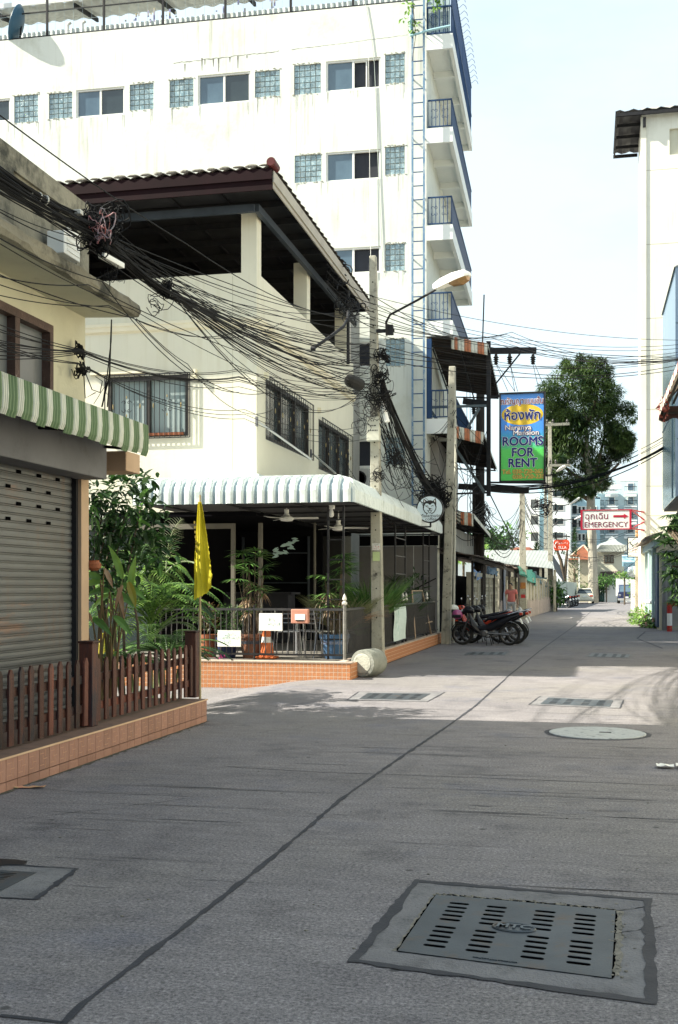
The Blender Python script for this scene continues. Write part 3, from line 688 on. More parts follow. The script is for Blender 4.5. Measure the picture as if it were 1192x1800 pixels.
# areca palms: each frond a part
def areca(loc, label, frs, leafL=.20):
    t = thing('areca_palm', label, 'palm', loc)
    for (p, d, L, m, dr) in frs: obj('frond', frond(p, d, L, leafL, 24, dr), m, t)
    b0 = Vector(loc); mb = MB()
    for k in range(6): a = rnd.uniform(0,6.3); mb.tube([b0+V(.05*math.cos(a),.05*math.sin(a),0), b0+V(.12*math.cos(a),.12*math.sin(a),.5)], .014, 5)
    obj('stem', mb, stem_g, t)
c0 = at(266,1150,d=15.1); c0.z = .25
frs = []
for k in range(44):
    a = 2*math.pi*k/44+rnd.uniform(-.2,.2); L = rnd.uniform(.85,1.3)
    frs.append((c0+V(0,0,.5+rnd.uniform(0,.5)), V(math.cos(a)*.75, math.sin(a)*.6, 1.0+rnd.uniform(-.3,.7)), L, (g_mix, g_bright, g_bright)[k % 3], rnd.uniform(1.6,2.8)))
areca((c0.x, c0.y, 0), 'bushy areca palm behind the pickets, directly left of the yellow flag', frs)
c1 = at(240,1120,d=15.8); c1.z = .4; frs = []
for k in range(20):
    a = 2*math.pi*k/20+rnd.uniform(-.2,.2)
    frs.append((c1+V(0,0,.9+rnd.uniform(0,.4)), V(math.cos(a)*.7, math.sin(a)*.5, 1.1), rnd.uniform(.8,1.15), (g_bright, g_bright, g_mix)[k % 3], rnd.uniform(1.8,2.9)))
areca((c1.x, c1.y, 0), 'taller areca palm with pale arching fronds between the shrub and the flag', frs, .22)
c2 = at(292,1010,d=15.0); c2.z = 0
areca((c2.x, c2.y, 0), 'slender palm whose bleached frond arches in front of the cafe awning', [(c2+V(0,0,1.75), V(.05,0,1), .7, leafmat('bleached_leaf', (.2,.25,.12), (.45,.48,.33), 5), 2.8), (c2+V(0,0,1.7), V(.7,.1,1), .7, leafmat('bleached_leaf', (0,0,0), (0,0,0)), 2.4), (c2+V(0,0,1.4), V(-.7,0,1), .7, g_mix, 2.2), (c2+V(0,0,1.3), V(.9,0,.6), .75, g_dark, 1.8), (c2+V(0,0,1.3), V(.2,-.6,1), .75, g_dark, 2.2)], .24)
c3 = at(296,1175,d=14.0); c3.z = .1; frs = []
for k in range(20):
    a = 2*math.pi*k/20; frs.append((c3+V(0,0,.5), V(math.cos(a), math.sin(a)*.6, 1.0), rnd.uniform(.6,.95), g_mix if k % 2 else g_dark, 1.6))
areca((c3.x, c3.y, 0), 'low dark palm clump spilling over the pickets by the end post', frs, .17)
c3 = at(225,1175,d=12.9); c3.z = .1; frs = []
for k in range(16):
    a = 2*math.pi*k/16; frs.append((c3+V(0,0,.5), V(math.cos(a), math.sin(a)*.6, .9), rnd.uniform(.45,.65), g_dark if k % 2 else g_mid, 1.7))
areca((c3.x, c3.y, 0), 'short palm clump behind the middle of the right picket section', frs, .16)
# heliconia with single big leaves
t = thing('heliconia_plant', 'heliconia with broad green and withered brown leaves behind the square fence post', 'plant', at(180,1200,d=12.2)*1)
hb = at(182,1215,d=12.2)
tips = [(150,1018,g_bright,.42,(-1,0,.15)),(168,1032,g_mid,.36,(-1,.1,.25)),(208,985,g_bright,.40,(-.25,0,1)),(232,1005,g_bright,.38,(.1,0,1)),(240,1030,g_mid,.36,(1,0,-.1)),(228,1048,g_mid,.34,(1,.1,-.2)),(152,1070,g_dry,.32,(-.3,0,.6)),(205,1050,g_dry,.30,(-.5,.1,-.8)),(216,1060,g_dry,.34,(.3,0,-1)),(236,1045,leafmat('yellowing_leaf', (.3,.22,.03), (.25,.28,.05), 5),.3,(.5,0,-1)),(195,1015,g_dry,.24,(.6,.1,-.8)),(185,1095,g_mid,.3,(1,0,-.3)),(150,1080,g_dry,.26,(-.2,0,1)),(222,1095,g_mid,.3,(.8,.1,-.4)),(172,1052,g_bright,.3,(-.9,.2,-.2)),(160,1005,g_mid,.3,(-.8,.2,.5))]
for (a, b_, m, L, d) in tips:
    p = at(a, b_, d=12.2+rnd.uniform(-.15,.15)); st_ = p - Vector(d).normalized()*L*.5
    obj('leaf', MB().grid(leaf_pts(st_, d, L, .085 if m is not g_dry else .055, V(0,-1,.4), .9, 7, .12)), m, t)
mb = MB()
for (a, b_, m, L, d) in tips:
    p = at(a, b_, d=12.2); st_ = p - Vector(d).normalized()*L*.5; q = hb+V(rnd.uniform(-.12,.12), rnd.uniform(-.1,.1), 0); q.z = 0
    mb.tube([q, q.lerp(st_, .55)+V(0,0,.12), st_], [.014,.010,.005], 5)
obj('stem', mb, mat('brown_stem', (.16,.08,.045), (.09,.09,.03), 6, .6), t)
# terracotta hanging pot
c = at(165,995,d=12.0)
t = thing('hanging_pot', 'small terracotta pot hanging among the leaves near the peach door post', 'pot', c)
obj('pot', MB().lathe(c-V(0,0,.05), [(.035,0),(.075,.03),(.08,.07),(.055,.10),(.06,.11),(.05,.105)], 16), terracotta, t)
obj('wire', MB().tube([c+V(0,0,.05), c+V(.02,0,.6)], .003, 4), dark_metal, t)
# yellow tank / scooter cover seen through leaves
c = at(183,1085,d=15.5)
t = thing('water_container', 'bright yellow container half hidden behind the heliconia stems', 'container', (c.x, c.y, 0))
obj('body', MB().lathe((c.x,c.y,gz(c.x,c.y)), [(.14,0),(.16,.05),(.16,.75),(.12,.9),(.05,.98),(.05,1.05)], 16), mat('yellow_plastic', (.65,.55,.06), (.55,.46,.05), 3, .4), t)
obj('label_band', MB().lathe((c.x,c.y,gz(c.x,c.y)), [(.163,.35),(.163,.6)], 16), dark_metal, t)
# yellow flag on a bamboo pole
fp = at(344,1226,z=.25); fp = V(-4.36, p2y+.10, 0)
t = thing('flag', 'frayed yellow flag hanging on a bamboo pole tied to the end fence post', 'flag', fp)
zt = at(343,868,x=fp.x).z
obj('pole', MB().tube([fp, fp+V(0,0,zt*.5), V(fp.x, fp.y, zt)], [.016,.014,.011], 8), mat('bamboo', (.45,.36,.2), (.33,.26,.14), 6, .6, .3, 20), t)
rows = []; nz_, nx = 40, 16; ztop = zt-.08; zbot = at(343,1056,x=fp.x).z
for i in range(nz_+1):
    tt = i/nz_; row = []
    wR = .02+.145*min(1, tt**.9*1.15); wL = .02+.055*min(1, tt*1.6)
    for k in range(nx+1):
        s = k/nx; xx = -wL + (wL+wR)*s; fr = 0
        zb = zbot + (.02+.16*s)*1.0
        zz = ztop + (zb-ztop)*tt
        if i == nz_: zz -= rnd.uniform(0,.05)
        if k == nx: xx += rnd.uniform(-.02,.008)*tt
        row.append(V(fp.x+xx, fp.y-.015+.03*math.sin(s*9+tt*2.5)*(.3+tt)+.012*math.sin(s*23), zz))
    rows.append(row)
flag_m = leafmat('yellow_flag_cloth', (.50,.43,.02), (.62,.54,.04), 3, .3, .8)
obj('cloth', MB().grid(rows), flag_m, t)
mb = MB()
for k in range(7):
    z = zbot+.55+k*.055; x = fp.x-.035-.004*k; mb.box(x, x+.018, fp.y-.047, fp.y-.045, z, z+.03)
obj('worn_emblem', mb, mat('worn_print', (.22,.16,.03), (.3,.22,.04), 20, .8), t)
# ================================================================== CAFE BUILDING
CY, CX = 20.6, -6.12
cf = thing('cafe_building', 'cream cafe building with barred windows and an open rooftop under a dark tiled roof', 'building', (CX, CY, 0))
fz = lambda py_, px_: at(px_, py_, y=CY).z
wx0, wx1 = at(190,700,y=CY).x, at(332,700,y=CY).x; wz0, wz1 = fz(767,300), fz(659,300)
Lf = 11.0
mb = wall((CX-Lf, CY, 0), X, Lf, 2.95, 7.45, Y, [(wx0-(CX-Lf), wx1-(CX-Lf), wz0, wz1)], .14)
sw = []
for (a, b_, t_, bt) in ((467,543,665,808),(560,613,736,835)):
    ya, yb = at(a, 700, x=CX).y, at(b_, 700, x=CX).y
    sw.append((ya, yb, at(a, 772 if a == 467 else 824, x=CX).z, at(a, t_, x=CX).z))
mb2 = wall((CX, CY, 0), Y, 9.0, 2.95, 7.45, -X, [(a-CY, b_-CY, c_, d_) for a, b_, c_, d_ in sw], .14)
mb.v, mb.f = mb.v, mb.f; mb.add(mb2.v, mb2.f)
# parapet top, thickness and rear
mb.box(CX-Lf, CX-.002, CY+.14, CY+.16, 7.2, 7.44).poly((CX-Lf,CY,7.45),(CX,CY,7.45),(CX-.15,CY+.15,7.45),(CX-Lf,CY+.15,7.45)).poly((CX,CY,7.45),(CX,29.6,7.45),(CX-.15,29.6,7.45),(CX-.15,CY+.15,7.45))
obj('wall', mb, cream_wall, cf)
obj('wall_joint', MB().box(at(409,0,y=CY).x-.004, at(409,0,y=CY).x+.004, CY-.002, CY+.01, 3.7, 7.4), mat('joint_line', (.5,.47,.36), None, 3, .9), cf)
led = mat('ledge_trim', (.80,.74,.58), (.72,.66,.5), 2, .8)
zl = 6.42
lg = [(0,-.02),(.0,.0),(.055,.03),(.07,.10),(.09,.12),(.09,.17),(0,.20)]
mb = MB().grid([[V(CX-Lf, CY-.001-o_, zl+z) for o_, z in lg], [V(CX+.001+0, CY-.001-o_, zl+z)+X*o_ for o_, z in lg], [V(CX+.001+o_, 29.6, zl+z) for o_, z in lg]])
mb.poly(*[V(CX+.001+o_, 29.6, zl+z) for o_, z in lg])
obj('ledge', mb, led, cf)
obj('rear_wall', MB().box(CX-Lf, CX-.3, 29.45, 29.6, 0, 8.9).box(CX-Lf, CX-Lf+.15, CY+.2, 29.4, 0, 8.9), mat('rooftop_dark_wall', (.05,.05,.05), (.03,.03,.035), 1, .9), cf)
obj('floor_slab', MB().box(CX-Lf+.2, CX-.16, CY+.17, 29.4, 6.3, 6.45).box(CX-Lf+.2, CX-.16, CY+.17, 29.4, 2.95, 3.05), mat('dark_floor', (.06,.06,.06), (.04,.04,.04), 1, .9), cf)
# rooftop columns
for (x, y) in ((CX, CY), (CX, 24.5), (CX, 28.7), (CX-4.3, CY), (CX-8.4, CY)):
    obj('column', MB().box(x-.3, x+.003, y-.003, y+.3, 7.0, 8.72), cream_wall, cf)
# tiled roof with steps and waves
RX, RY, RZ = -5.5, 19.55, 9.02
roof_m = mat('roof_sheet', (.10,.085,.075), (.06,.05,.048), 3, .8, .3, 30, stain=(.3,.29,.26), stsc=4, st=(.55,.7))
mb = MB(); nxr = 200; Wd = 12.6; yy = [RY+.33*k for k in range(31)]
rows = []
for k, y in enumerate(yy):
    for q in (0, 1):
        if k == len(yy)-1 and q: break
        zoff = (.035 if q else 0); rows.append([V(RX-Wd*i/nxr, y+(.004 if q else 0), RZ-.028*(y-RY)*.6+zoff-(.0)+.028*math.sin(2*math.pi*(Wd*i/nxr)/.252)) for i in range(nxr+1)])
# slope each course so its lower lip shows
rows2 = []
for k in range(len(yy)-1):
    y0, y1 = yy[k], yy[k+1]
    for q, (y, zo) in enumerate(((y0, .0), (y1-.002, .045))):
        rows2.append([V(RX-Wd*i/nxr, y, RZ-.03*(y-RY)*.5+zo+.03*math.sin(2*math.pi*(Wd*i/nxr)/.252)) for i in range(nxr+1)])
obj('roof', MB().grid(rows2), roof_m, cf, solid=.012)
rb = lambda y: RZ-.015*(y-RY)
mb = MB()   # white mortar under the front waves
for i in range(52):
    x = RX-.1-.252*i+.0; mb.ball((x-.06, RY+.02, RZ+.032), .085+rnd.random()*.04, .03, .02+rnd.random()*.016, 6, 4)
obj('mortar_bed', mb, rubble, cf)
obj('ridge_cap', MB().lathe((RX-.03, RY-.06, RZ+.06), [(.075,0),(.085,.02),(.08,.35)], 14, (0,1,-.015)), mat('red_ridge_tile', (.10,.013,.013), (.07,.01,.01), 4, .5), cf)
obj('front_fascia', MB().box(RX-Wd, RX-.03, RY+.02, RY+.05, RZ-.22, RZ-.03).box(RX-Wd, RX-.03, RY+.05, RY+.08, RZ-.40, RZ-.222), maroon, cf)
obj('side_fascia', MB().beam((RX-.01, RY+.06, rb(RY)-.17), (RX-.01, yy[-1], rb(yy[-1])-.17), .025, .2).beam((RX-.04, RY+.09, rb(RY)-.24), (RX-.04, yy[-1], rb(yy[-1])-.24), .025, .22), mat('grey_fascia', (.42,.39,.33), (.33,.3,.26), 3, .7), cf)
steel = mat('roof_steel', (.045,.055,.07), (.03,.038,.048), 3, .5)
obj('front_beam', MB().box(RX-Wd, CX+.1, CY-.5, CY-.42, 8.42, 8.56), steel, cf)
obj('side_beam', MB().beam((CX+.12, CY-.4, 8.52), (CX+.12, 29.3, 8.46), .09, .14), steel, cf)
for k in range(10):
    y = RY+.5+k*1.0; obj('rafter', MB().beam((RX-.1, y, rb(y)-.14), (RX-Wd, y, rb(y)-.14), .05, .12), dark_metal, cf)
for k in range(12): obj('purlin', MB().beam((RX-.3-k*1.0, RY+.1, rb(RY)-.06), (RX-.3-k*1.0, 29.2, rb(29.2)-.06), .04, .05), dark_metal, cf)
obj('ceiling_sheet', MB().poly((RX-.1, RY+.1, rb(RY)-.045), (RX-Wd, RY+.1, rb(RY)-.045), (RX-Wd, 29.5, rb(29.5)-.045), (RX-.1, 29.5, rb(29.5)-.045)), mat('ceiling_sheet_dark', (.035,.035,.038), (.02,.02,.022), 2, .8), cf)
# added block kept out of sight by the roof, to shade the tall building
obj('shade_caster', MB().box(-16, -6.35, 30.4, 31.6, 0, 9.75), mat('shade_caster_grey', (.3,.3,.28), None, 2, .9), cf)
# small bracket knobs
kn = mat('bracket_plaster', (.78,.72,.55), None, 3, .8)
mb = MB()
for (a, b_) in ((345,655),):
    p = at(a, b_, y=CY); mb.box(p.x-.02, p.x+.02, CY-.1, CY, p.z-.08, p.z+.05)
for y in (sw[0][0]-.06, sw[1][0]-.06): mb.box(CX, CX+.08, y-.04, y+.02, sw[0][3]-.02, sw[0][3]+.10)
p = at(176,664,y=CY); mb.box(wx0-.35, wx1-.9, CY-.07, CY, wz1+.05, wz1+.09)
obj('hood_ledge', mb, kn, cf)
curtain = mat('pale_curtain', (.36,.42,.41), (.24,.31,.31), 1, .9, stretch=(9,9,.3))
gold = mat('gold_ornament', (.34,.27,.13), (.26,.2,.1), 9, .5, metal=.2)
def scroll(mb, c, e, r, hand=1):
    pts = []
    for k in range(15):
        a = k/14*1.5*math.pi*hand; rr = r*(1-k/18); pts.append(c + e*(math.cos(a)*rr) + Z*(math.sin(a)*rr))
    mb.tube(pts, .006, 4)
def barred(P, e, n, L, z0, z1, cur, parts=2, bars=11, D=.06):
    """P lower start corner on the wall face, e along, n outwards. window > frame, pane, grille bars"""
    P = Vector(P); inn = -n
    wn = obj('window', MB().obx(P+e*.03+inn*.05+Z*((z1-z0)/2), e*.03, n*.05, Z*((z1-z0)/2)).obx(P+e*(L-.03)+inn*.05+Z*((z1-z0)/2), e*.03, n*.05, Z*((z1-z0)/2)).obx(P+e*L/2+inn*.05+Z*(z1-z0-.04), e*(L/2-.06), n*.05, Z*.04).obx(P+e*L/2+inn*.05+Z*.04, e*(L/2-.06), n*.05, Z*.04), dark_alu, cf)
    for k in range(1, parts): obj('mullion', MB().obx(P+e*(L*k/parts)+inn*.05+Z*((z1-z0)/2), e*.035, n*.045, Z*((z1-z0)/2-.08)), dark_alu, wn)
    for k in range(parts):
        a = L*k/parts+.04; b_ = L*(k+1)/parts-.04
        obj('pane', MB().poly(P+e*a+inn*.08+Z*.08, P+e*b_+inn*.08+Z*.08, P+e*b_+inn*.08+Z*(z1-z0-.08), P+e*a+inn*.08+Z*(z1-z0-.08)), cur, wn)
    g = obj('grille', MB().beam(P+n*D-e*.04-Z*.03, P+n*D+e*(L+.04)-Z*.03, .018).beam(P+n*D-e*.04+Z*(z1-z0+.02), P+n*D+e*(L+.04)+Z*(z1-z0+.02), .018).beam(P+n*D-e*.04-Z*.03, P+n*D-e*.04+Z*(z1-z0+.02), .018, up=e).beam(P+n*D+e*(L+.04)-Z*.03, P+n*D+e*(L+.04)+Z*(z1-z0+.02), .018, up=e)
        .beam(P+n*D+Z*(z1-z0)*.92, P+n*D+e*L+Z*(z1-z0)*.92, .012).beam(P+n*.0-e*.04+Z*.3, P+n*D-e*.04+Z*.3, .012).beam(P-e*.04+Z*(z1-z0-.3), P+n*D-e*.04+Z*(z1-z0-.3), .012), black_iron, cf)
    bm = mesh('bar', MB().tube([(0,0,0),(0,0,z1-z0+.05)], .007, 4), black_iron)
    for k in range(bars*parts):
        s = L*(k+.5)/(bars*parts)
        inst('bar', bm, P+n*D+e*s-Z*.03, g)
    om = MB(); sm = MB()
    for k in range(parts):
        c = P+n*(D+.01)+e*(L*(k+.5)/parts)+Z*(z1-z0)*.5
        for dz in (-.13, .13):
            for h in (-1, 1): scroll(sm, c+e*(.05*h)+Z*dz*.55, e*h, .05, 1 if dz > 0 else -1)
            om.ball(c+Z*dz*1.35, .014, .014, .032, 6, 4)
        for s in (-.28, .28):
            if L/parts > .6: om.ball(c+e*s, .014, .014, .055, 6, 4)
    obj('scroll', sm, black_iron, g); obj('rosette', om, gold, g, kind='stuff')
barred((wx0, CY, wz0), X, -Y, wx1-wx0, wz0, wz1, curtain, 2, 8)
dark_cur = mat('dim_pane', (.035,.05,.055), (.07,.09,.095), 1, .15, stretch=(6,6,.3), spec=.7)
for a, b_, c_, d_ in sw: barred((CX, a, c_), Y, X, b_-a, c_, d_, dark_cur, 3, 6, .1)
obj('sill_pots', MB().box(wx0+.1, wx1-.1, CY-.05, CY-.01, wz0+.02, wz0+.07), terracotta, cf)
# ---- ground floor glass front
fr_m = mat('beige_frame', (.17,.155,.125), (.13,.12,.10), 3, .6)
GY = CY+.02
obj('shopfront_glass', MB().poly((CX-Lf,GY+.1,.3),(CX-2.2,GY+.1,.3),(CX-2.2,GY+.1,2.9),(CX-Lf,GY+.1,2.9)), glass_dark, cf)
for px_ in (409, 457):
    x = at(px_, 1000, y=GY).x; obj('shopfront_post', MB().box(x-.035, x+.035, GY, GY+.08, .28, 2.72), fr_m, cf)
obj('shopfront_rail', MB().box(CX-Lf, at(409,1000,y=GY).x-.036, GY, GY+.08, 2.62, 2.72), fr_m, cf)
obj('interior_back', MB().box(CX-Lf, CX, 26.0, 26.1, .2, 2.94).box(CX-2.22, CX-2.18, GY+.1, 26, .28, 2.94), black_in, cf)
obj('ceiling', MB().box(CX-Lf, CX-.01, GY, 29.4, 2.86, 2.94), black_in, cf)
# interior furniture silhouettes and a bright far opening
obj('bar_counter', MB().box(CX-1.9, CX-.4, 24.4, 25.0, .28, 1.35).box(CX-1.9, CX-.3, 24.3, 25.1, 1.35, 1.4), mat('counter', (.04,.04,.05), None, 3, .5), cf)
mb = MB()
for z in (1.6, 2.3): mb.box(CX-1.9, CX-.3, 25.8, 25.98, z, z+.03)
for x in (CX-1.9, CX-.3): mb.box(x-.01, x+.01, 25.8, 25.98, .3, 2.7)
obj('shelf', mb, steel, cf)
for px_, z in ((858/3.845+330, 1.0),):
    p = at(px_, 960, y=23.2); obj('inner_post', MB().box(p.x-.02, p.x+.02, 23.2, 23.24, .28, 2.86), fr_m, cf)
# pale mint leaf shapes scattered across the open corner of the cafe
mb = MB(); c = at(497,963,y=22.0)
for k in range(26):
    a = rnd.uniform(-.6,.6); p = c+V(rnd.uniform(-.22,.22), 0, 0); p.z += (p.x-c.x)*.55+rnd.uniform(-.09,.09); mb.grid(leaf_pts(p, V(math.cos(a), -.05, math.sin(a)+.3), .14, .045, Y, .2, 2))
obj('leaf_sprays', mb, mat('pale_mint_leaf', (.45,.62,.56), None, 5, .6), cf)
# terrace floor and kerb with small tiles
dk = thing('cafe_terrace', 'raised cafe terrace with an orange mosaic-tiled front kerb', 'terrace', (-5, 18.1, 0))
KX = -3.93
obj('deck', MB().box(-14, KX-.01, 18.12, 31.2, -.3, .268).box(KX-.01, -3.80, 18.12, 18.75, -.3, .268), mat('deck_concrete', (.22,.2,.18), (.16,.15,.13), 2, .85, .3, 30), dk)
obj('kerb_top', MB().box(-14, -3.77, 18.09, 18.3, .2685, .285).box(KX-.12, KX+.002, 18.3, 31.2, .2685, .285), mat('kerb_top', (.45,.36,.29), (.36,.29,.24), 4, .8, .3, 30), dk)
mos = mat('orange_mosaic', (.50,.215,.095), (.42,.17,.075), 14, .5, .2, 40, stain=(.2,.09,.05), stsc=2.2, st=(.6,.78))
gr2 = mat('pale_grout', (.78,.62,.48), None, 5, .9)
mb = MB(); s_ = .072
for i in range(62):
    for j in range(9):
        x = -3.785-(i+1)*s_; z = .262-(j+1)*s_+.0; q = .004*0
        if z > -.45 and x > -8.4: mb.box(x+.006, x+s_-.006, 18.1015-rnd.random()*.001, 18.115, z+.006, z+s_-.006)
for i in range(9):
    for j in range(5): mb.box(-3.80, -3.785+rnd.random()*.0015, 18.1+i*s_+.004, 18.1+(i+1)*s_-.004, .262-(j+1)*s_+.004, .262-j*s_-.004)
for i in range(170):
    for j in range(4): mb.box(KX-.012, KX+rnd.random()*.0015, 18.8+i*s_+.004, 18.8+(i+1)*s_-.004, .262-(j+1)*s_+.004, .262-j*s_-.004)
obj('mosaic_tiles', mb, mos, dk, kind='stuff')
obj('grout_bed', MB().box(-8.4, -3.79, 18.104, 18.119, -.3, .2675).box(KX-.0099, KX-.004, 18.75, 31.19, -.1, .267).box(-3.8, -3.789, 18.104, 18.75, -.1, .2675), gr2, dk)
# railing
rail_m = mat('railing_iron', (.03,.03,.034), (.05,.048,.048), 8, .5, spec=.3)
rl = thing('railing', 'black iron railing round the cafe terrace with spearhead bars and silver finials', 'railing', (-4, 18.4, .28))
RYf = 18.72; xl = -7.4; xr = -4.03
zt_, zb_ = 1.13, .36
obj('top_rail', MB().box(xl, xr, RYf-.02, RYf+.02, zt_-.02, zt_+.02).box(xr-.02, xr+.02, RYf+.03, 30.8, zt_-.02, zt_+.02), rail_m, rl)
obj('bottom_rail', MB().box(xl, xr, RYf-.02, RYf+.02, zb_-.015, zb_+.02).box(xr-.018, xr+.018, RYf+.03, 30.8, zb_-.015, zb_+.02), black_iron, rl)
bm = mesh('bar', MB().tube([(0,0,0),(0,0,zt_-zb_)], .009, 4).ball((0,0,(zt_-zb_)*.52), .013, .013, .03, 5, 3), rail_m)
x = xl
while x < xr-.05: inst('bar', bm, (x, RYf, zb_), rl); x += .1
y = RYf+.1
while y < 30.7: inst('bar', bm, (xr, y, zb_), rl); y += .1
fin = mat('silver_finial', (.62,.6,.55), (.5,.48,.44), 9, .4, metal=.3)
for (x, y, m, r) in ((xr+.01, RYf, mat('worn_silver', (.28,.27,.25), (.12,.115,.11), 6, .5), .028), (xr, 24.9, black_iron, .03), (xr, 25.35, black_iron, .03), (xr, 28.7, black_iron, .03), (-5.6, RYf, black_iron, .02), (-7.3, RYf, black_iron, .02)):
    o = obj('post', MB().tube([(x,y,.27),(x,y,1.2)], r, 8), m, rl)
    if r >= .028: obj('finial', MB().lathe((x,y,1.2), [(.02,0),(.045,.02),(.045,.05),(.02,.075),(.04,.10),(.03,.14),(.003,.20)], 10), fin, o)
# trellis ladders holding the awning
def trellis(x0, y0, x1, y1, label, rungs=8, zt=2.9):
    t = thing('awning_trellis', label, 'trellis', (x0, y0, .28))
    for (x, y) in ((x0,y0),(x1,y1)): obj('upright', MB().box(x-.016, x+.016, y-.016, y+.016, .28, zt), black_iron, t)
    rm = mesh('rung', MB().beam((0,0,0), (x1-x0,y1-y0,0), .02), black_iron)
    for k in range(rungs): inst('rung', rm, (x0, y0, .62+k*(zt-.7)/rungs*1.08), t)
xa = at(577,1000,y=18.9).x; xb = at(604,1000,y=18.9).x
trellis(xa, 18.9, xb, 18.9, 'narrow black steel ladder trellis holding the awning corner', 7)
trellis(-4.15, 24.6, -4.15, 26.0, 'black steel ladder trellis halfway along the side of the cafe terrace', 6)
trellis(-4.15, 28.9, -4.15, 30.0, 'black steel ladder trellis at the far end of the cafe terrace', 6)
# grey end partition and awning-end lattice
t = thing('partition_wall', 'tall grey board partition closing the far end of the cafe terrace', 'wall', (-5.2, 30.4, 0))
obj('panel', MB().box(-6.1, -4.62, 30.3, 30.36, .27, 2.62).box(-4.6, -3.98, 30.3, 30.36, .27, 2.62), mat('grey_board', (.20,.195,.20), (.16,.155,.16), 2, .8, .1, 20), t)
obj('upper_slats', MB().box(-6.1, -3.95, 30.32, 30.34, 2.63, 2.9), black_in, t)
obj('handrail_batten', MB().beam((-6.0,30.28,.75), (-4.0,30.28,1.75), .03), dark_metal, t)
# ================================================================== CAFE AWNING of curved ribbed panels
ca = thing('curved_awning', 'white curved corrugated awning wrapping the corner of the cafe', 'awning', (-3.85, 18.6, 2.93))
AX, AYf = -3.85, 18.55
prof = [(0,0),(.0,.21),(.02,.30),(.06,.37),(.13,.43),(.25,.485),(.42,.52),(.65,.56),(.85,.60),(1.0,.63)]
awn = mat('awning_white', (.66,.71,.70), (.56,.62,.62), 2.5, .4, stain=(.36,.40,.38), stsc=4, st=(.52,.76), streak=(.32,.35,.32))
ribc = [(0,0),(.14,.0),(.20,.04),(.32,.056),(.68,.056),(.80,.04),(.86,.0),(1,0)]
PW = .186
def zprof(t):
    for i in range(len(prof)-1):
        if prof[i][0] <= t <= prof[i+1][0] and prof[i+1][0] > prof[i][0]:
            k = (t-prof[i][0])/(prof[i+1][0]-prof[i][0]); return prof[i][1]+(prof[i+1][1]-prof[i][1])*k
    return prof[-1][1]
def awpanel(axis, s0, s1, depth, corner):
    """axis 'x': front run along X, else side run along Y; corner: distance where the mitre lies"""
    rows = []
    for u, h in ribc:
        s = s0+(s1-s0)*u; row = []; lim = min(1, abs(s-corner)/(2.05 if axis == 'x' else 2.27)*(1.0))
        for i, (t_, z_) in enumerate(prof):
            tt = min(t_, lim); zz = z_ if t_ <= lim else zprof(tt)
            hn = h*(1 if i < 5 else .55)
            if axis == 'x': row.append(V(s, AYf + tt*depth - (hn if i < 4 else 0), 2.93+zz+(hn if i >= 3 else 0)))
            else: row.append(V(AX - tt*depth + (hn if i < 4 else 0), s, 2.93+zz+(hn if i >= 3 else 0)))
        rows.append(row)
    return MB().grid(rows)
seam = mat('awning_blue_seam', (.26,.33,.38), (.36,.43,.46), 4, .35)
def aobj(mb, shared=None):
    me = shared or mesh('panel', mb, [awn, seam], ORG[ca.name])
    if not shared:
        n = len(prof)-1
        for i, p in enumerate(me.polygons): p.material_index = 1 if i < n*1 or i >= n*6 else 0
    o = bpy.data.objects.new('panel', me); C.objects.link(o); o.parent = ca; ORG[o.name] = ORG[ca.name]; return o
s = AX
for k in range(21):
    full = abs(s-PW-AX) > 2.4 and abs(s-AX) > 2.4
    aobj(awpanel('x', s-PW, s, 2.05, AX)); s -= PW
s = AYf; me_full = None
for k in range(62):
    if s-AYf > 2.5:
        if me_full is None: me_full = aobj(awpanel('y', s, s+PW, 2.27, -99)).data; s00 = s
        else: aobj(None, me_full).location = (0, s-s00, 0)
    else: aobj(awpanel('y', s, s+PW, 2.27, AYf))
    s += PW
AYe = s
obj('frame', MB().box(AX-3.9, AX-.03, AYf+.02, AYf+.05, 2.925, 2.965).box(AX-.05, AX-.02, AYf+.05, AYe, 2.925, 2.965), dark_metal, ca)
for k in range(8): obj('bracket', MB().beam((AX-.04, AYf+.9+k*1.55, 2.93), (CX+.02, AYf+.9+k*1.55, 2.92), .03), dark_metal, ca)
for k in range(3): obj('bracket', MB().beam((AX-1.0-k*1.2, AYf+.04, 2.93), (AX-1.0-k*1.2, CY, 2.92), .03), dark_metal, ca)
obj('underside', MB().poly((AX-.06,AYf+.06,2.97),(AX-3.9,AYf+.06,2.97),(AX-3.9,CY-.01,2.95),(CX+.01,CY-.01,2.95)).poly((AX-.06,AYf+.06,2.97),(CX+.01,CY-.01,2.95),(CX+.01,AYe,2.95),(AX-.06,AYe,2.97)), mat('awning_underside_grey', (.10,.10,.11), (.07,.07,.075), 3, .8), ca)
# flashing strip and stay rods above
obj('flashing', MB().box(AX-3.9, CX, CY-.06, CY-.002, 3.56, 3.64).box(CX+.002, CX+.06, CY-.06, AYe, 3.56, 3.64), awn, ca)
t = thing('stay_rod', 'pale stay rod running from the cafe wall corner past the first barred side window', 'rod', (CX, 21, 4))
a = at(455,742,x=CX+.05); b_ = at(548,808,x=CX+.95)
obj('rod', MB().tube([a, b_], .02, 6), alu, t); obj('wall_plate', MB().box(CX, CX+.03, a.y-.07, a.y+.03, a.z-.08, a.z+.1), mat('plate_grey', (.2,.2,.21), None, 4, .6), t)
t = thing('stay_rod', 'pale stay rod under the second barred side window of the cafe', 'rod', (CX, 24, 4))
a = at(550,798,x=CX+.05); b_ = at(590,832,x=CX+.95)
obj('rod', MB().tube([a, b_], .02, 6), alu, t); obj('wall_plate', MB().box(CX, CX+.03, a.y-.07, a.y+.03, a.z-.08, a.z+.1), mat('plate_grey', (0,0,0)), t)
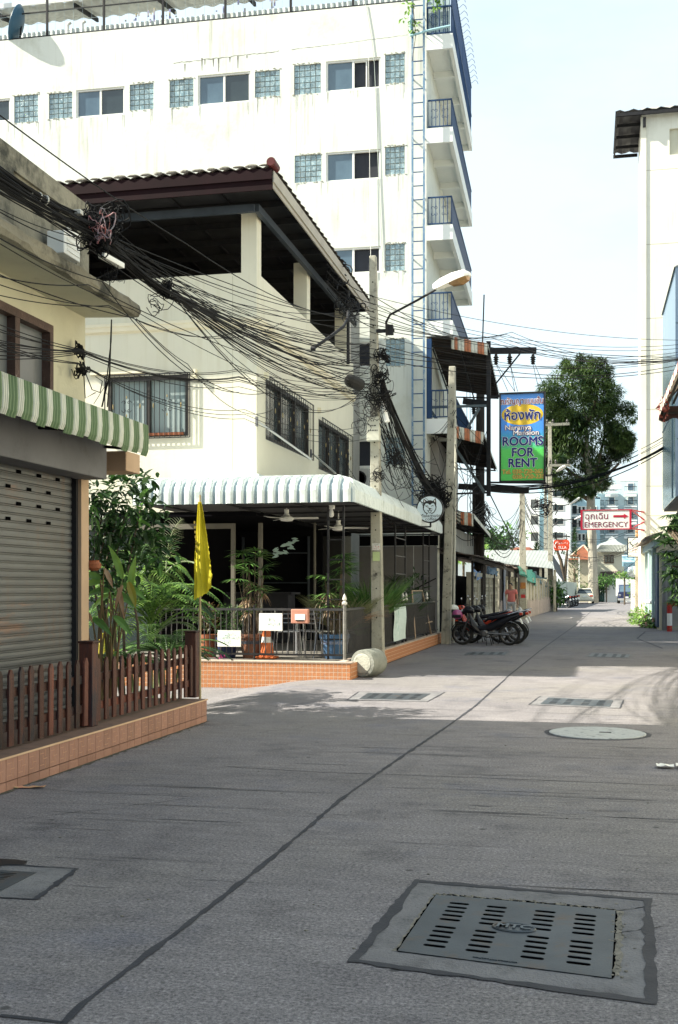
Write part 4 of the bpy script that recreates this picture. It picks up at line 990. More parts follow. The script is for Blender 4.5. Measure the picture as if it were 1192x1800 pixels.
# ceiling fans
def ceil_fan(p, label, rot):
    t = thing('ceiling_fan', label, 'ceiling fan', p)
    obj('rod', MB().tube([p+V(0,0,.08), p+V(0,0,.42)], .012, 6), white_paint, t)
    obj('motor', MB().lathe(p, [(.02,-.06),(.10,-.05),(.13,-.02),(.12,.02),(.06,.05),(.04,.09),(.045,.16),(.02,.17)], 18), white_paint, t)
    for k in range(3):
        a = rot+k*2*math.pi/3; d = V(math.cos(a), math.sin(a), 0); s = V(-d.y, d.x, 0)
        obj('blade', MB().grid([[p+d*(.1+.48*i/4)-s*.05+Z*.012, p+d*(.1+.48*i/4)+s*.05-Z*.012] for i in range(5)]), white_paint, t, solid=.006)
ceil_fan(at(504,911,y=19.9), 'white ceiling fan under the front awning of the cafe', .1)
ceil_fan(at(595,928,y=21.2), 'white ceiling fan behind the awning corner trellis', .35)
c = at(583,893,y=19.0)
t = thing('floodlight', 'small white floodlight under the awning corner', 'lamp', c)
obj('housing', MB().box(c.x-.05, c.x+.05, c.y-.04, c.y+.04, c.z-.02, c.z+.05), white_paint, t, bev=.01)
obj('lamp_shade', MB().lathe(c+V(0,-.02,-.16), [(.02,0),(.045,.03),(.04,.09),(.02,.14)], 12), white_paint, t)
# ================================================================== TALL WHITE BUILDING (turned 1.6 degrees)
PH = R(1.6); BC = V(-4.5, 32, 0); BE = V(-math.cos(PH), -math.sin(PH), 0); BN = V(-math.sin(PH), math.cos(PH), 0); BO = -BN
tb = thing('apartment_building', 'tall white six storey apartment block with glass-block windows and blue railed balconies', 'building', BC)
def sof(px_, py_): return (atp(px_, py_, BC, BN)-BC).dot(BE)
def zof(px_, py_): return atp(px_, py_, BC, BN).z
ZT = zof(720, 2); LW = 22
rows_ = {1: dict(g=[(25,67,167,215),(86,127,163,208),(228,270,147,193),(298,340,139,188),(448,492,124,170),(517,564,113,165),(677,722,94,146)], w=[(-70,18,176,216),(134,219,155,204),(348,440,129,182),(573,669,104,158)]),
 2: dict(g=[(518,565,272,320),(677,722,257,306)], w=[(573,669,265,317)]),
 3: dict(g=[(518,565,440,488),(677,722,428,476)], w=[(573,669,435,481)]),
 4: dict(g=[(678,722,595,643)], w=[(573,669,602,645)]),
 5: dict(g=[(678,722,768,817)], w=[(573,669,773,822)])}
def rect(q):
    a, b_, t_, bt = q; m = (a+b_)/2
    return (sof(b_, t_), sof(a, t_), zof(m, bt), zof(m, t_))
gbs = []; wns = []
for r_, dd in rows_.items():
    gbs += [rect(q) for q in dd['g']]; wns += [(r_, rect(q)) for q in dd['w']]
# clip glass blocks off the corner
gbs = [(max(a, .62 if a < 1 else a), b_, c_, d_) for a, b_, c_, d_ in gbs]
obj('wall', wall(BC, BE, LW, 2.5, ZT, BN, [g for g in gbs] + [w_[1] for w_ in wns], .16), white_wall, tb)
def BP(s, t, z): p = BC + BE*s + BN*t; p.z = z; return p
def bbox(mb, s0, s1, t0, t1, z0, z1): return mb.obx(BP((s0+s1)/2, (t0+t1)/2, (z0+z1)/2), BE*(s1-s0)/2, BN*(t1-t0)/2, Z*(z1-z0)/2)
obj('parapet_back', bbox(bbox(MB(), 0.01, LW, .16, .2, 2.6, ZT-.02), .0, .002, 7.7, 7.8, 2, 3), mat('block_shade', (.03,.035,.04), None, 2, .9), tb)
obj('base_wall', bbox(MB(), 0, LW, .02, .2, 0, 2.49), white_wall, tb)
gb_m = mat('glass_block', (.13,.22,.26), (.25,.34,.38), 9, .12, .5, 40, spec=.9, stain=(.5,.6,.6), stsc=14, st=(.5,.7), var=.25)
mort = mat('block_mortar', (.55,.56,.5), (.4,.41,.37), 8, .9, .3, 40)
crust = mat('flaked_render', (.45,.44,.37), (.30,.29,.24), 12, .95, .8, 60)
for a, b_, c_, d_ in gbs:
    w_ = b_-a; h_ = d_-c_; nc = max(3, round(w_/.155)); nr = max(4, round(h_/.16)); cw, ch = w_/nc, h_/nr
    pn = obj('glass_block_panel', bbox(MB(), a, b_, .06, .14, c_, d_), mort, tb)
    me = mesh('glass_block', MB().obx((0,0,0), BE*(cw/2-.012), BN*.02, Z*(ch/2-.012)), gb_m)
    for i in range(nc):
        for j in range(nr): inst('glass_block', me, BP(a+cw*(i+.5), .05, c_+ch*(j+.5)), pn)
    cr_ = MB()
    for k in range(26):
        s = rnd.uniform(a-.04, b_+.04); zz = d_+rnd.uniform(-.01,.05) if rnd.random() < .6 else c_-rnd.uniform(-.01,.03)
        if s > .02: cr_.ball(BP(s, -.002, zz), rnd.uniform(.02,.05), .012, rnd.uniform(.006,.018), 5, 3)
    obj('chipped_edge', cr_, crust, pn, kind='stuff')
open_m = mat('open_window_dark', (.02,.022,.03), (.03,.033,.045), 2, .6)
for r_, (a, b_, c_, d_) in wns:
    wn = obj('window', bbox(bbox(bbox(bbox(MB(), a, b_, .03, .10, c_, c_+.05), a, b_, .03, .10, d_-.05, d_), a, a+.05, .03, .10, c_+.05, d_-.05), b_-.05, b_, .03, .10, c_+.05, d_-.05), white_paint, tb)
    m = (a+b_)/2
    obj('mullion', bbox(MB(), m-.03, m+.03, .03, .10, c_+.05, d_-.05), white_paint, wn)
    right_open = (a < 5)
    obj('pane', bbox(MB(), m+.03, b_-.05, .07, .08, c_+.05, d_-.05), glass_blue, wn)
    if right_open:
        obj('opening', bbox(MB(), a+.05, m-.03, .13, .14, c_+.05, d_-.05), open_m, wn)
        if r_ == 1: obj('sash', bbox(bbox(bbox(MB(), m-.40, m-.36, .06, .09, c_+.05, d_-.05), m-.36, m-.04, .06, .09, c_+.05, c_+.08), m-.36, m-.04, .06, .09, d_-.08, d_-.05), white_paint, wn)
    else: obj('pane', bbox(MB(), a+.05, m-.03, .07, .08, c_+.05, d_-.05), glass_dark, wn)
# hairline crack, pipe lines
pts = [(643,8),(652,60),(658,110),(662,200),(666,320),(673,470)]
obj('thin_conduit', MB().tube([atp(a, b_, BC-BN*.02, BN) for a, b_ in pts], .009, 4), mat('conduit_grey', (.4,.45,.42), None, 4, .6), tb)
obj('washing_cord', MB().tube([atp(648,100,BC-BN*.06,BN), atp(652,480,BC-BN*.06,BN)], .006, 4), white_paint, tb)
# black seep stains below the cracks, flat marks of dirt
stn = mat('black_seep', (.10,.10,.085), (.30,.30,.26), 30, .95, stretch=(1,1,.2))
mb = MB()
for (a, t_, l_) in ((355,102,22),(360,104,10),(375,103,14),(384,102,24),(404,100,10),(418,98,22),(434,97,6),(325,112,14)):
    p = atp(a, t_, BC-BN*.003, BN); q = atp(a, t_+l_, BC-BN*.003, BN); w_ = .022
    mb.poly(p-BE*w_, p+BE*w_, q+BE*w_*.3, q-BE*w_*.2)
rows = []
for k in range(40):
    p = atp(305+185*k/39, 110.5-21*k/39+rnd.uniform(-1,1), BC-BN*.003, BN); rows.append([p, p-Z*rnd.uniform(.006,.025)])
mb.grid(rows); rows = []
for k in range(40):
    p = atp(512+205*k/39, 87-26*k/39+rnd.uniform(-.6,.6), BC-BN*.003, BN); rows.append([p, p-Z*rnd.uniform(.003,.014)])
mb.grid(rows); obj('seep_stain', mb, stn, tb)
mb = MB()
for a, b_, c_, d_ in gbs+[w_[1] for w_ in wns]:
    for k in range(rnd.randint(3, 6)):
        s = rnd.choice((a+rnd.random()*.1, b_-rnd.random()*.1, rnd.uniform(a, b_))); w_ = rnd.uniform(.006,.02); l_ = rnd.uniform(.1,.5)
        if s > .1: mb.poly(BP(s-w_,-.003,c_-.01), BP(s+w_,-.003,c_-.01), BP(s+w_*.4,-.003,c_-l_), BP(s-w_*.3,-.003,c_-l_))
obj('rain_streak', mb, mat('rain_streak_dirt', (.50,.51,.45), (.60,.61,.56), 12, .9), tb, kind='stuff')
# side wall with balconies
obj('side_wall', MB().obx(BP(.1, 3.9, (ZT-.5)/2), BE*.1, BN*3.88, Z*(ZT-.5)/2), white_wall, tb)
obj('rear_wall', bbox(MB(), .21, LW, 7.7, 7.8, 0, ZT-.5), white_wall, tb)
obj('flat_roof', bbox(MB(), .21, LW, .21, 7.69, ZT-.9, ZT-.75), mat('roof_screed', (.68,.68,.64), None, 1, .9), tb)
lv = [zof(748, 84)*0+16.72, 14.08, 11.33, 8.62, 5.86]
BD = .74; BL = 7.7
balw = mat('balcony_white', (.80,.82,.80), (.74,.77,.76), 1, .85)
for k, z in enumerate(lv):
    bl = obj('balcony', bbox(bbox(bbox(MB(), -BD, -BD+.1, 0, BL, z, z+.42), -BD+.1, -.002, 0, .1, z, z+.42), -BD+.1, -.002, BL-.1, BL, z, z+.42), balw, tb)
    obj('slab', bbox(MB(), -BD+.1, -.002, .1, BL-.1, z+.2, z+.33), balw, bl)
    for j in (1, 2, 3): obj('beam', bbox(MB(), -BD+.1, -.002, BL*j/4-.06, BL*j/4+.06, z+.02, z+.2), balw, bl)
    zr = z+.42
    rg = obj('balcony_railing', bbox(bbox(bbox(bbox(MB(), -BD+.02, -.03, .03, .06, zr+.78, zr+.82), -BD+.02, -.03, .03, .06, zr+.04, zr+.07), -BD+.02, -BD+.06, .06, BL, zr+.78, zr+.82), -BD+.02, -BD+.06, .06, BL, zr+.04, zr+.07), blue_dark, tb)
    bmm = mesh('bar', MB().tube([(0,0,0),(0,0,.76)], .011, 4), blue_dark)
    for j in range(7): inst('bar', bmm, BP(-BD+.04+j*(BD-.08)/6, .045, zr+.04), rg)
    for j in range(42): inst('bar', bmm, BP(-BD+.04, .18+j*.18, zr+.04), rg)
    scm = MB()
    for j in range(2):
        cc = BP(-BD+.22+j*.3, .045, zr+.42)
        for dz in (-.08, .08):
            for h in (-1, 1): scroll(scm, cc+BE*(-.055*h)+Z*dz, BE*h, .06, 1 if dz > 0 else -1)
    obj('scroll', scm, blue_dark, rg)
    obj('privacy_mesh', bbox(MB(), -BD+.035, -BD+.045, .1, BL, zr+.1, zr+.74), blue_dark, rg) if k in (1, 2, 3) else None
# rooftop cage: posts, rails, wire mesh, metal roof
rf = thing('rooftop_cage', 'rooftop enclosure of mesh fence and corrugated canopy along the white block parapet', 'enclosure', BP(8, 0, ZT))
obj('base_rail', bbox(MB(), 0, LW, .06, .09, ZT+.03, ZT+.07), dark_metal, rf)
obj('mid_rail', bbox(MB(), 0, LW, .06, .09, ZT+.78, ZT+.81), dark_metal, rf)
for px_ in (-40, 81, 181, 285, 395, 510, 620): s = sof(px_, 40); obj('post', bbox(MB(), s-.03, s+.03, .05, .11, ZT, ZT+2.6), dark_metal, rf)
mb = MB()
for k in range(75): s = .1+k*.294; mb.beam(BP(s, .075, ZT), BP(s, .075, ZT+1.9), .005)
for k in range(5): mb.beam(BP(0, .075, ZT+.2+k*.38), BP(LW, .075, ZT+.1+k*.24), .006)
obj('wire_mesh', mb, mat('galvanised_wire', (.32,.4,.44), None, 4, .5), rf, kind='stuff')
cr1 = mat('corrugated_pale', (.50,.53,.50), (.36,.39,.37), 1.5, .6, streak=(.22,.2,.17))
rows = []
for i in range(300):
    s = 2.0+19.5*i/299; zz = .035*math.sin(i*.8); rows.append([BP(s, .35, ZT+1.18+zz), BP(s, 2.3, ZT+1.65+zz)])
obj('canopy', MB().grid(rows), mat('canopy_underside', (.70,.70,.66), (.52,.53,.50), 2, .7, streak=(.22,.22,.2)), rf, solid=.01)
rows = []
for i in range(400):
    s = 1.0+21*i/399; rows.append([BP(s, 3.5+.02*math.sin(i*1.9), ZT-.7), BP(s, 3.5+.02*math.sin(i*1.9), ZT+2.0)])
obj('back_sheet', MB().grid(rows), cr1, rf)
obj('canopy_edge', bbox(MB(), 2.0, 21.5, .30, .34, ZT+1.16, ZT+1.30), white_paint, rf)
for k in range(7): s = 3+k*2.6; obj('rafter', MB().beam(BP(s, .4, ZT+1.08), BP(s, 2.2, ZT+1.5), .07, .12), dark_metal, rf)
mb = MB()
for px_ in (107, 133): s = sof(px_, 60); mb.tube([BP(s, .5, ZT-.5), BP(s, .5, ZT+.55), BP(s-.1, .5, ZT+.62)], .05, 8)
obj('vent_pipe', mb, white_paint, rf)
mb = MB()
for k in range(26):
    s = sof(rnd.uniform(215,520), 30); bbox(mb, s, s+.05, .2, .22, ZT+.2+rnd.random()*.35, ZT+.3+rnd.random()*.35)
obj('clothes_pegs', mb, mat('peg_colours', (.5,.45,.1), (.2,.2,.6), 9, .6), rf, kind='stuff')
# right part above the balcony corner
rc = thing('roof_terrace_railing', 'blue railing with curled wire tips above the topmost balcony corner', 'railing', BP(-.4, 2, 17.14))
mb = MB()
for z in (17.9, 18.9): bbox(bbox(mb, -BD+.02, -BD+.06, 0, BL, z, z+.04), -BD+.02, 0, 0, .04, z, z+.04)
obj('rail', mb, blue_dark, rc)
bm2 = mesh('bar', MB().tube([(0,0,0),(0,0,1.9)], .012, 4), blue_dark)
for j in range(5): inst('bar', bm2, BP(-BD+.04+j*.17, .02, 17.15), rc)
for j in range(38): inst('bar', bm2, BP(-BD+.04, .15+j*.2, 17.15), rc)
mb = MB()
for j in range(19):
    p = BP(-BD-.0, .2+j*.4, 18.95); mb.tube([p, p+V(.12,0,.1), p+V(.2,0,.02), p+V(.22,0,-.06)], .008, 4)
obj('curled_tip', mb, blue_dark, rc)
obj('scroll_panel', MB().tube([BP(-.2-.12*math.cos(a), .02, 17.6+.12*math.sin(a)) for a in [k*.5 for k in range(10)]], .01, 4), blue_dark, rc)
obj('frosted_panel', bbox(MB(), -.66, -.02, .1, .11, 17.15, 18.8), mat('frosted_sheet', (.45,.55,.58), None, 2, .5), rc)
# satellite dish
p = atp(32, 45, BC+BN*.2, BN)
t = thing('satellite_dish', 'dark blue satellite dish seen edge-on at the roofline, top left', 'satellite dish', p)
dn = V(-.93,-.25,.32).normalized()
obj('dish', MB().lathe(p, [(.02,-.11),(.3,-.08),(.5,-.01),(.6,.06),(.6,.075),(.49,.005),(.3,-.06),(.02,-.09)], 24, dn), mat('dish_blue', (.03,.09,.15), (.04,.11,.18), 4, .4), t, smooth=True)
obj('feed_arm', MB().tube([p, p+dn*.5, p+dn*.55], .012, 5).tube([p-dn*.1, BP(sof(32,80), .1, ZT+.05)], .03, 6), dark_metal, t)
# ladder
ld = thing('ladder', 'long pale blue fixed ladder climbing the white block at its street corner', 'ladder', BP(.3, -.3, 3))
s0, s1 = sof(727, 300), sof(747, 300)
for s in (s0, s1): obj('rail', bbox(MB(), s-.028, s+.028, -.26, -.22, 3.2, ZT+.6), pale_blue, ld)
rm = mesh('rung', MB().tube([(0,0,0), BE*(s0-s1)], .017, 5), blue_paint)
for k in range(40): inst('rung', rm, BP(s1, -.24, 3.45+k*.39), ld)
mb = MB()
for k in range(9): mb.beam(BP(s0, -.22, 4+k*1.7), BP(s0, 0, 4.0+k*1.7), .03).beam(BP(s1, -.22, 4+k*1.7), BP(s1, 0, 4.0+k*1.7), .03)
obj('wall_stay', mb, blue_paint, ld)
t = thing('water_pipe', 'pale blue pipe crossing the ladder just below the roof corner', 'pipe', BP(0, -.3, 17.2))
obj('pipe', MB().tube([BP(s0+.05,-.3,17.02), BP(-.05,-.3,17.12), BP(-.7,-.3,17.2)], .035, 8).tube([BP(s0+.05,-.3,17.02), BP(s0+.05,-.3,17.6)], .03, 8), mat('pvc_blue', (.35,.55,.62), (.3,.5,.58), 4, .5), t)
c = BP(s0-.0, -.3, 17.5)
t = thing('creeper', 'sparse bright green creeper dangling round the ladder top', 'plant', c)
mb = MB()
for (dx, dz, r_, n_) in ((-.05,-.25,.16,22),(.12,.35,.14,14),(-.7,.55,.22,34),(-.65,.25,.14,14),(.05,-.0,.1,8),(.25,.05,.08,5)):
    bushy(mb, c+BE*dx*1.0+Z*dz, r_, .1, r_, n_, .13, .09, .5, 2, .0)
obj('leaves', mb, g_bright, t); obj('vine', MB().tube([BP(s0,-.3,16.3), BP(s0-.1,-.32,17), BP(s0,-.3,18.2)], .01, 4), bark, t)
# ac unit low on the wall
p = atp(632, 842, BC-BN*.3, BN)
t = thing('air_conditioner', 'beige outdoor air conditioner unit low on the white block behind the cafe awning', 'air conditioner', p)
obj('case', MB().box(p.x-.35, p.x+.3, p.y-.12, p.y+.18, p.z-.25, p.z+.28), alu, t, bev=.01)
mb = MB()
for k in range(6): mb.lathe(V(p.x+.0, p.y-.125, p.z), [(.04*k+.02,0),(.04*k+.03,.006)], 20, (0,1,0))
obj('fan_grille', mb, dark_metal, t)
# corner street-level column, side pillars, blue columns under balconies
obj('blue_column', bbox(MB(), -.14, -.003, 0.0, .16, 6.3, 8.55).add([], []), blue_dark, tb)
obj('ground_shop_wall', bbox(MB(), -.003, -.25, 1.0, 7.6, .0, 5.8), mat('shop_grey_wall', (.26,.25,.24), (.2,.19,.18), 1.5, .8), tb)
mb = MB()
for (tt, r_) in ((.05,.07),(.5,.05)): mb.tube([BP(-.12-tt*.3, tt, 0), BP(-.12-tt*.3, tt, 3.0)], r_, 10)
obj('downpipe', mb, mat('pipe_cream', (.55,.54,.46), (.42,.41,.35), 4, .6), tb)
# dark doorway between cafe end and block corner
obj('dark_doorway', bbox(MB(), -.255, -.28, 1.1, 2.6, .05, 2.5), black_in, tb)
# ---- orange striped awnings on the side of the block
or_m = mat('orange_stripe', (.52,.20,.10), (.45,.17,.09), 5, .6, stain=(.25,.15,.1), stsc=6)
gs_m = mat('cream_stripe', (.66,.66,.58), (.58,.6,.54), 5, .6, stain=(.3,.3,.27), stsc=6)
und = mat('rusty_underside', (.035,.032,.032), (.05,.035,.03), 6, .8, stain=(.12,.05,.03), stsc=5, st=(.6,.8))
def stripe_awning(pl_, pr, pf, zin, dep_t, label, val=.34, orange=(1,4,7)):
    """pl_,pr: front valance ends (pixel) at Y front; pf: far right corner (pixel)"""
    yF = 32.6; a = at(*pl_, y=yF); b_ = at(*pr, y=yF); f = at(*pf, x=b_.x+.02)
    t = thing('striped_awning', label, 'awning', (b_.x, yF, b_.z))
    n = 11
    for k in range(n):
        u0, u1 = k/n, (k+1)/n; rows = []
        for q in range(5):
            u = u0+(u1-u0)*q/4; p = a.lerp(b_, u); rib = .02 if q in (1,2) else 0
            rows.append([p+V(0,-rib,0), p+V(0,-rib,-val*(.8)), p+V(0,.03-rib,-val)])
        obj('panel', MB().grid(rows), or_m if k % 4 in (1,) or k % 4 == 0 and k > 3 else gs_m, t, solid=.004)
    # sloping sheet with ribs, seen from below
    rows = []; nn = 60
    for i in range(nn+1):
        u = i/nn; y = yF+(f.y-yF)*u; zz = .02*math.sin(i*2.1)
        rows.append([V(-4.47, y, a.z+(f.z-b_.z)*u+zz+.02), V(b_.x, y, b_.z-.05+(f.z-b_.z)*u+zz)])
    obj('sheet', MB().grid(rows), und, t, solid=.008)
    mb = MB()
    for i in range(5):
        y = yF+.05+(f.y-yF-.1)*i/4; z0_ = b_.z-.1+(f.z-b_.z)*i/4; mb.beam((-4.45,y,z0_+.1), (b_.x-.02,y,z0_), .04)
    for u in (0, .5, 1): x = -4.4+(b_.x-.05+4.4)*u; mb.beam((x,yF+.04,b_.z-.1), (x,f.y,f.z-.1), .035)
    obj('bracket', mb, dark_metal, t)
    rows = [[V(b_.x+.01, yF, b_.z), V(b_.x+.03, yF, b_.z-.14)], [V(b_.x+.01, f.y, f.z), V(b_.x+.03, f.y, f.z-.14)]]
    obj('edge_trim', MB().grid(rows), gs_m, t, solid=.01); return t
stripe_awning((793,592), (857,603), (879,695), 0, 0, 'highest rusty awning with orange and cream stripes on the white block side')
stripe_awning((797,748), (850,760), (874,822), 0, 0, 'middle orange and cream striped awning under the highest one on the white block side')
stripe_awning((797,897), (832,903), (862,938), 0, 0, 'lowest orange and cream striped awning beside the second concrete pole', .36)
t = thing('shop_canopy_box', 'grey corrugated canopy box under the lowest striped awning', 'canopy', (-4.2, 33, 2.6))
a = at(797,928,x=-3.9); rows = []
for i in range(60): y = 32.4+5.6*i/59; rows.append([V(-3.75+.015*math.sin(i*1.7), y, 2.55), V(-3.75+.015*math.sin(i*1.7), y, 3.2)])
obj('fascia', MB().grid(rows), mat('grey_sheet', (.33,.33,.31), (.26,.26,.25), 2, .7), t, solid=.01); obj('underside', MB().box(-4.4, -3.76, 32.4, 38, 2.6, 2.63), und, t)
# ================================================================== POLES
def cpole(x, y, zt, w0, w1, label, lean=0, holes=14, name='utility_pole', cat='utility pole', m=None):
    t = thing(name, label, cat, (x, y, 0)); h0, h1 = w0/2, w1/2; L = lean
    vs = [(x-h0,y-h0,0),(x+h0,y-h0,0),(x+h0,y+h0,0),(x-h0,y+h0,0),(x-h1+L,y-h1,zt),(x+h1+L,y-h1,zt),(x+h1+L,y+h1,zt),(x-h1+L,y+h1,zt)]
    obj('shaft', MB().add(vs, [(4,5,6,7),(0,1,5,4),(1,2,6,5),(2,3,7,6),(3,0,4,7)]), m or pole_conc, t, bev=.018)
    mb = MB()
    for k in range(holes):
        z = zt*(.12+.85*k/holes); u = z/zt; hw = h0+(h1-h0)*u; mb.lathe((x+L*u, y-hw-.003, z), [(.014,0),(.014,.006)], 8, (0,1,0))
    obj('bolt_hole', mb, pit, t, kind='stuff'); return t
P1 = V(-3.9, 21.2, 0)
z1 = at(651,450,d=21.55).z
t = cpole(P1.x, P1.y, z1, .23, .13, 'near concrete utility pole with a street lamp arm, rising from the cafe kerb', -.10, 24)
pp = at(656,1000,d=21.4)
st_m = mat('sticker_white', (.7,.7,.66), None, 5, .6); red_print = mat('red_print', (.5,.04,.04), None, 5, .6)
obj('sticker', MB().box(P1.x-.095, P1.x+.06, P1.y-.119, P1.y-.116, at(0,967,d=21.4).z, at(0,955,d=21.4).z), st_m, t)
obj('green_notice', MB().box(P1.x-.085, P1.x+.05, P1.y-.119, P1.y-.116, at(0,986,d=21.4).z, at(0,970,d=21.4).z), mat('notice_green', (.5,.6,.3), None, 5, .7), t)
for py_, n_ in ((957.6,8),(961.2,4),(964.6,7)): marks(t, P1.x-.085, P1.x+.045, P1.y-.1195, at(0,py_,d=21.4).z, .035, red_print if py_ > 958 else dark_metal, n_)
# boxes on the pole
a = at(645,733,d=21.35); b_ = at(668,775,d=21.35)
t = thing('meter_box', 'pale stencilled junction box strapped to the near utility pole', 'box', b_)
mx0, mx1 = a.x, b_.x+.0
obj('case', MB().box(a.x, b_.x, P1.y-.26, P1.y-.1, b_.z, a.z), mat('box_grey', (.52,.52,.44), (.44,.44,.38), 4, .7), t, bev=.008)
mb = MB()
for k, wds in enumerate(((.03,.08,.12,.19),(.08,.11,.14,.16),(.03,.07,.1,.13,.16,.19))):
    for w_ in wds: mb.box(a.x+w_, a.x+w_+.016, P1.y-.262, P1.y-.2605, a.z-.09-k*.09, a.z-.065-k*.09)
obj('stencil', mb, dark_metal, t)
a = at(671,705,d=21.3); t = thing('tube_lamp', 'white fluorescent tube lamp housing hanging on the near pole', 'lamp', a)
obj('housing', MB().beam(a, at(681,742,d=21.2), .09, .06), white_paint, t, bev=.01)
# street lamp
la = at(680,575,d=21.4)
t = thing('street_lamp', 'white street lamp head on a long curved arm from the near utility pole', 'street lamp', (P1.x, P1.y, la.z))
arm = [at(680,590,d=21.4), at(679,566,d=21.3), at(686,553,d=21.2), at(705,543,d=21.0), at(735,527,d=20.8), at(766,509,d=20.6)]
obj('arm', MB().tube(arm, .022, 8), dark_metal, t); obj('clamp', MB().box(P1.x-.02, P1.x+.32, P1.y-.1, P1.y-.04, la.z-.09, la.z-.03).box(P1.x+.2, P1.x+.3, P1.y-.13, P1.y-.02, la.z-.14, la.z+.04), dark_metal, t)
h0, h1 = at(762,505,d=20.6), at(826,481,d=20.2); dd = (h1-h0); Lh = dd.length; dd.normalize(); sd = dd.cross(Z).normalized(); uu = sd.cross(dd)
def ringsec(u, hw, up_, dn_): c = h0+dd*(Lh*u); return [c-sd*hw+uu*0, c-sd*hw*.75+uu*up_, c+sd*hw*.75+uu*up_, c+sd*hw+uu*0, c+sd*hw*.9-uu*dn_, c-sd*hw*.9-uu*dn_, c-sd*hw+uu*0]
obj('lamp_head', MB().grid([ringsec(u, a_, b_, c_) for u, a_, b_, c_ in ((0,.035,.03,.03),(.03,.05,.05,.05),(.25,.10,.085,.06),(.6,.13,.10,.05),(.92,.12,.08,.04),(1,.05,.03,.03))]).poly(*ringsec(1,.05,.03,.03)[:-1]).poly(*ringsec(0,.035,.03,.03)[:-1][::-1]), mat('lamp_white', (.80,.80,.76), (.74,.74,.70), 4, .5), t)
obj('lens', MB().grid([[h0+dd*(Lh*u)-sd*a_-uu*.045, h0+dd*(Lh*u)-sd*a_*.6-uu*b_, h0+dd*(Lh*u)+sd*a_*.6-uu*b_, h0+dd*(Lh*u)+sd*a_-uu*.045] for u, a_, b_ in ((.42,.06,.05),(.5,.10,.10),(.75,.115,.13),(.93,.09,.10),(.97,.05,.05))]), mat('amber_lens', (.30,.18,.075), (.24,.14,.06), 4, .2, spec=.7), t)
cpole(-3.72, 30.2, at(794,645,d=30.3).z, .25, .17, 'second concrete utility pole standing beside the parked motorcycles', .17, 18)
# pipe behind second pole
t = thing('conduit_pipe', 'pale vertical conduit pipe clipped behind the second utility pole', 'pipe', (-3.5, 31, 0))
b0 = at(797,1080,y=31); b0.z = 0; obj('pipe', MB().tube([b0, at(801,800,y=31), at(799,650,y=31)], .035, 8), mat('pipe_cream', (0,0,0)), t)
# old wooden pole
wm = mat('old_timber', (.055,.045,.04), (.035,.03,.028), 5, .9, .6, 30, stretch=(4,4,.4), stain=(.16,.14,.12), stsc=3, st=(.6,.8))
px0 = at(842,1064,d=38); t = thing('timber_pole', 'thick dark old timber pole behind the motorcycles, carrying the upper crossarms', 'utility pole', (px0.x, px0.y, 0))
zt_ = at(848,690,d=38).z
obj('shaft', MB().tube([(px0.x,px0.y,0),(px0.x+.02,px0.y,2),(px0.x+.05,px0.y,zt_)], [.2,.17,.14], 10), wm, t)
obj('collar_planks', MB().box(px0.x-.2,px0.x-.1,px0.y-.24,px0.y-.16,.6,5).box(px0.x+.08,px0.x+.17,px0.y-.23,px0.y-.15,.9,4.6), wm, t)
# steel sign frame + crossarms
fr = thing('sign_frame', 'dark steel frame and braces carrying the blue and green rooms sign', 'frame', (-2.84, 33, 4))
FY = 33.0; q = lambda a, b_: at(a, b_, y=FY)
bl_st = mat('brace_steel', (.10,.13,.15), (.07,.09,.1), 4, .6)
obj('post', MB().beam(q(859,600), q(859,872), .12, .08, up=(0,1,0)), dark_metal, fr)
obj('beam', MB().beam(q(752,716), q(858,713), .07, .07), bl_st, fr)
obj('brace', MB().beam(q(755,718), q(852,866), .08, .06, up=(0,1,0)), bl_st, fr)
obj('brace', MB().beam(q(843,717), q(800,790), .07, .05, up=(0,1,0)), bl_st, fr)
obj('beam', MB().beam(q(798,868), q(858,866), .05), dark_metal, fr)
obj('beam', MB().beam(q(860,697), q(880,697), .05).beam(q(860,848), q(960,849), .05), dark_metal, fr)
for (a, b_, c_, d_, lab, ins_) in ((853,617,943,616,'upper dark crossarm with three hanging insulators above the rooms sign',(872,896,937)), (806,855,930,862,'lower dark crossarm below the rooms sign',()), (814,705,858,710,'short dark crossarm left of the rooms sign on the timber pole',(833,))):
    t = thing('crossarm', lab, 'crossarm', at(a, b_, y=34.2))
    p, r_ = at(a, b_, y=34.2), at(c_, d_, y=34.2); obj('arm', MB().beam(p, r_, .14, .17), dark_metal, t)
    for px_ in ins_:
        c = at(px_, b_+7, y=34.1)
        obj('insulator', MB().lathe(c-Z*.28, [(.03,0),(.07,.02),(.04,.05),(.08,.08),(.04,.11),(.09,.14),(.045,.17),(.09,.2),(.05,.24),(.04,.3)], 12), dark_alu, t)
t = thing('steel_rod', 'thin dark upright rod rising beside the highest striped awning', 'rod', q(850,610)); obj('rod', MB().tube([q(848,612), q(851,518)], .02, 5), dark_metal, t)
t = thing('diagonal_stay', 'dark diagonal stay between the awning and the upper crossarm', 'rod', q(872,674)); obj('rod', MB().tube([q(872,674), q(914,622)], .025, 5), dark_metal, t)
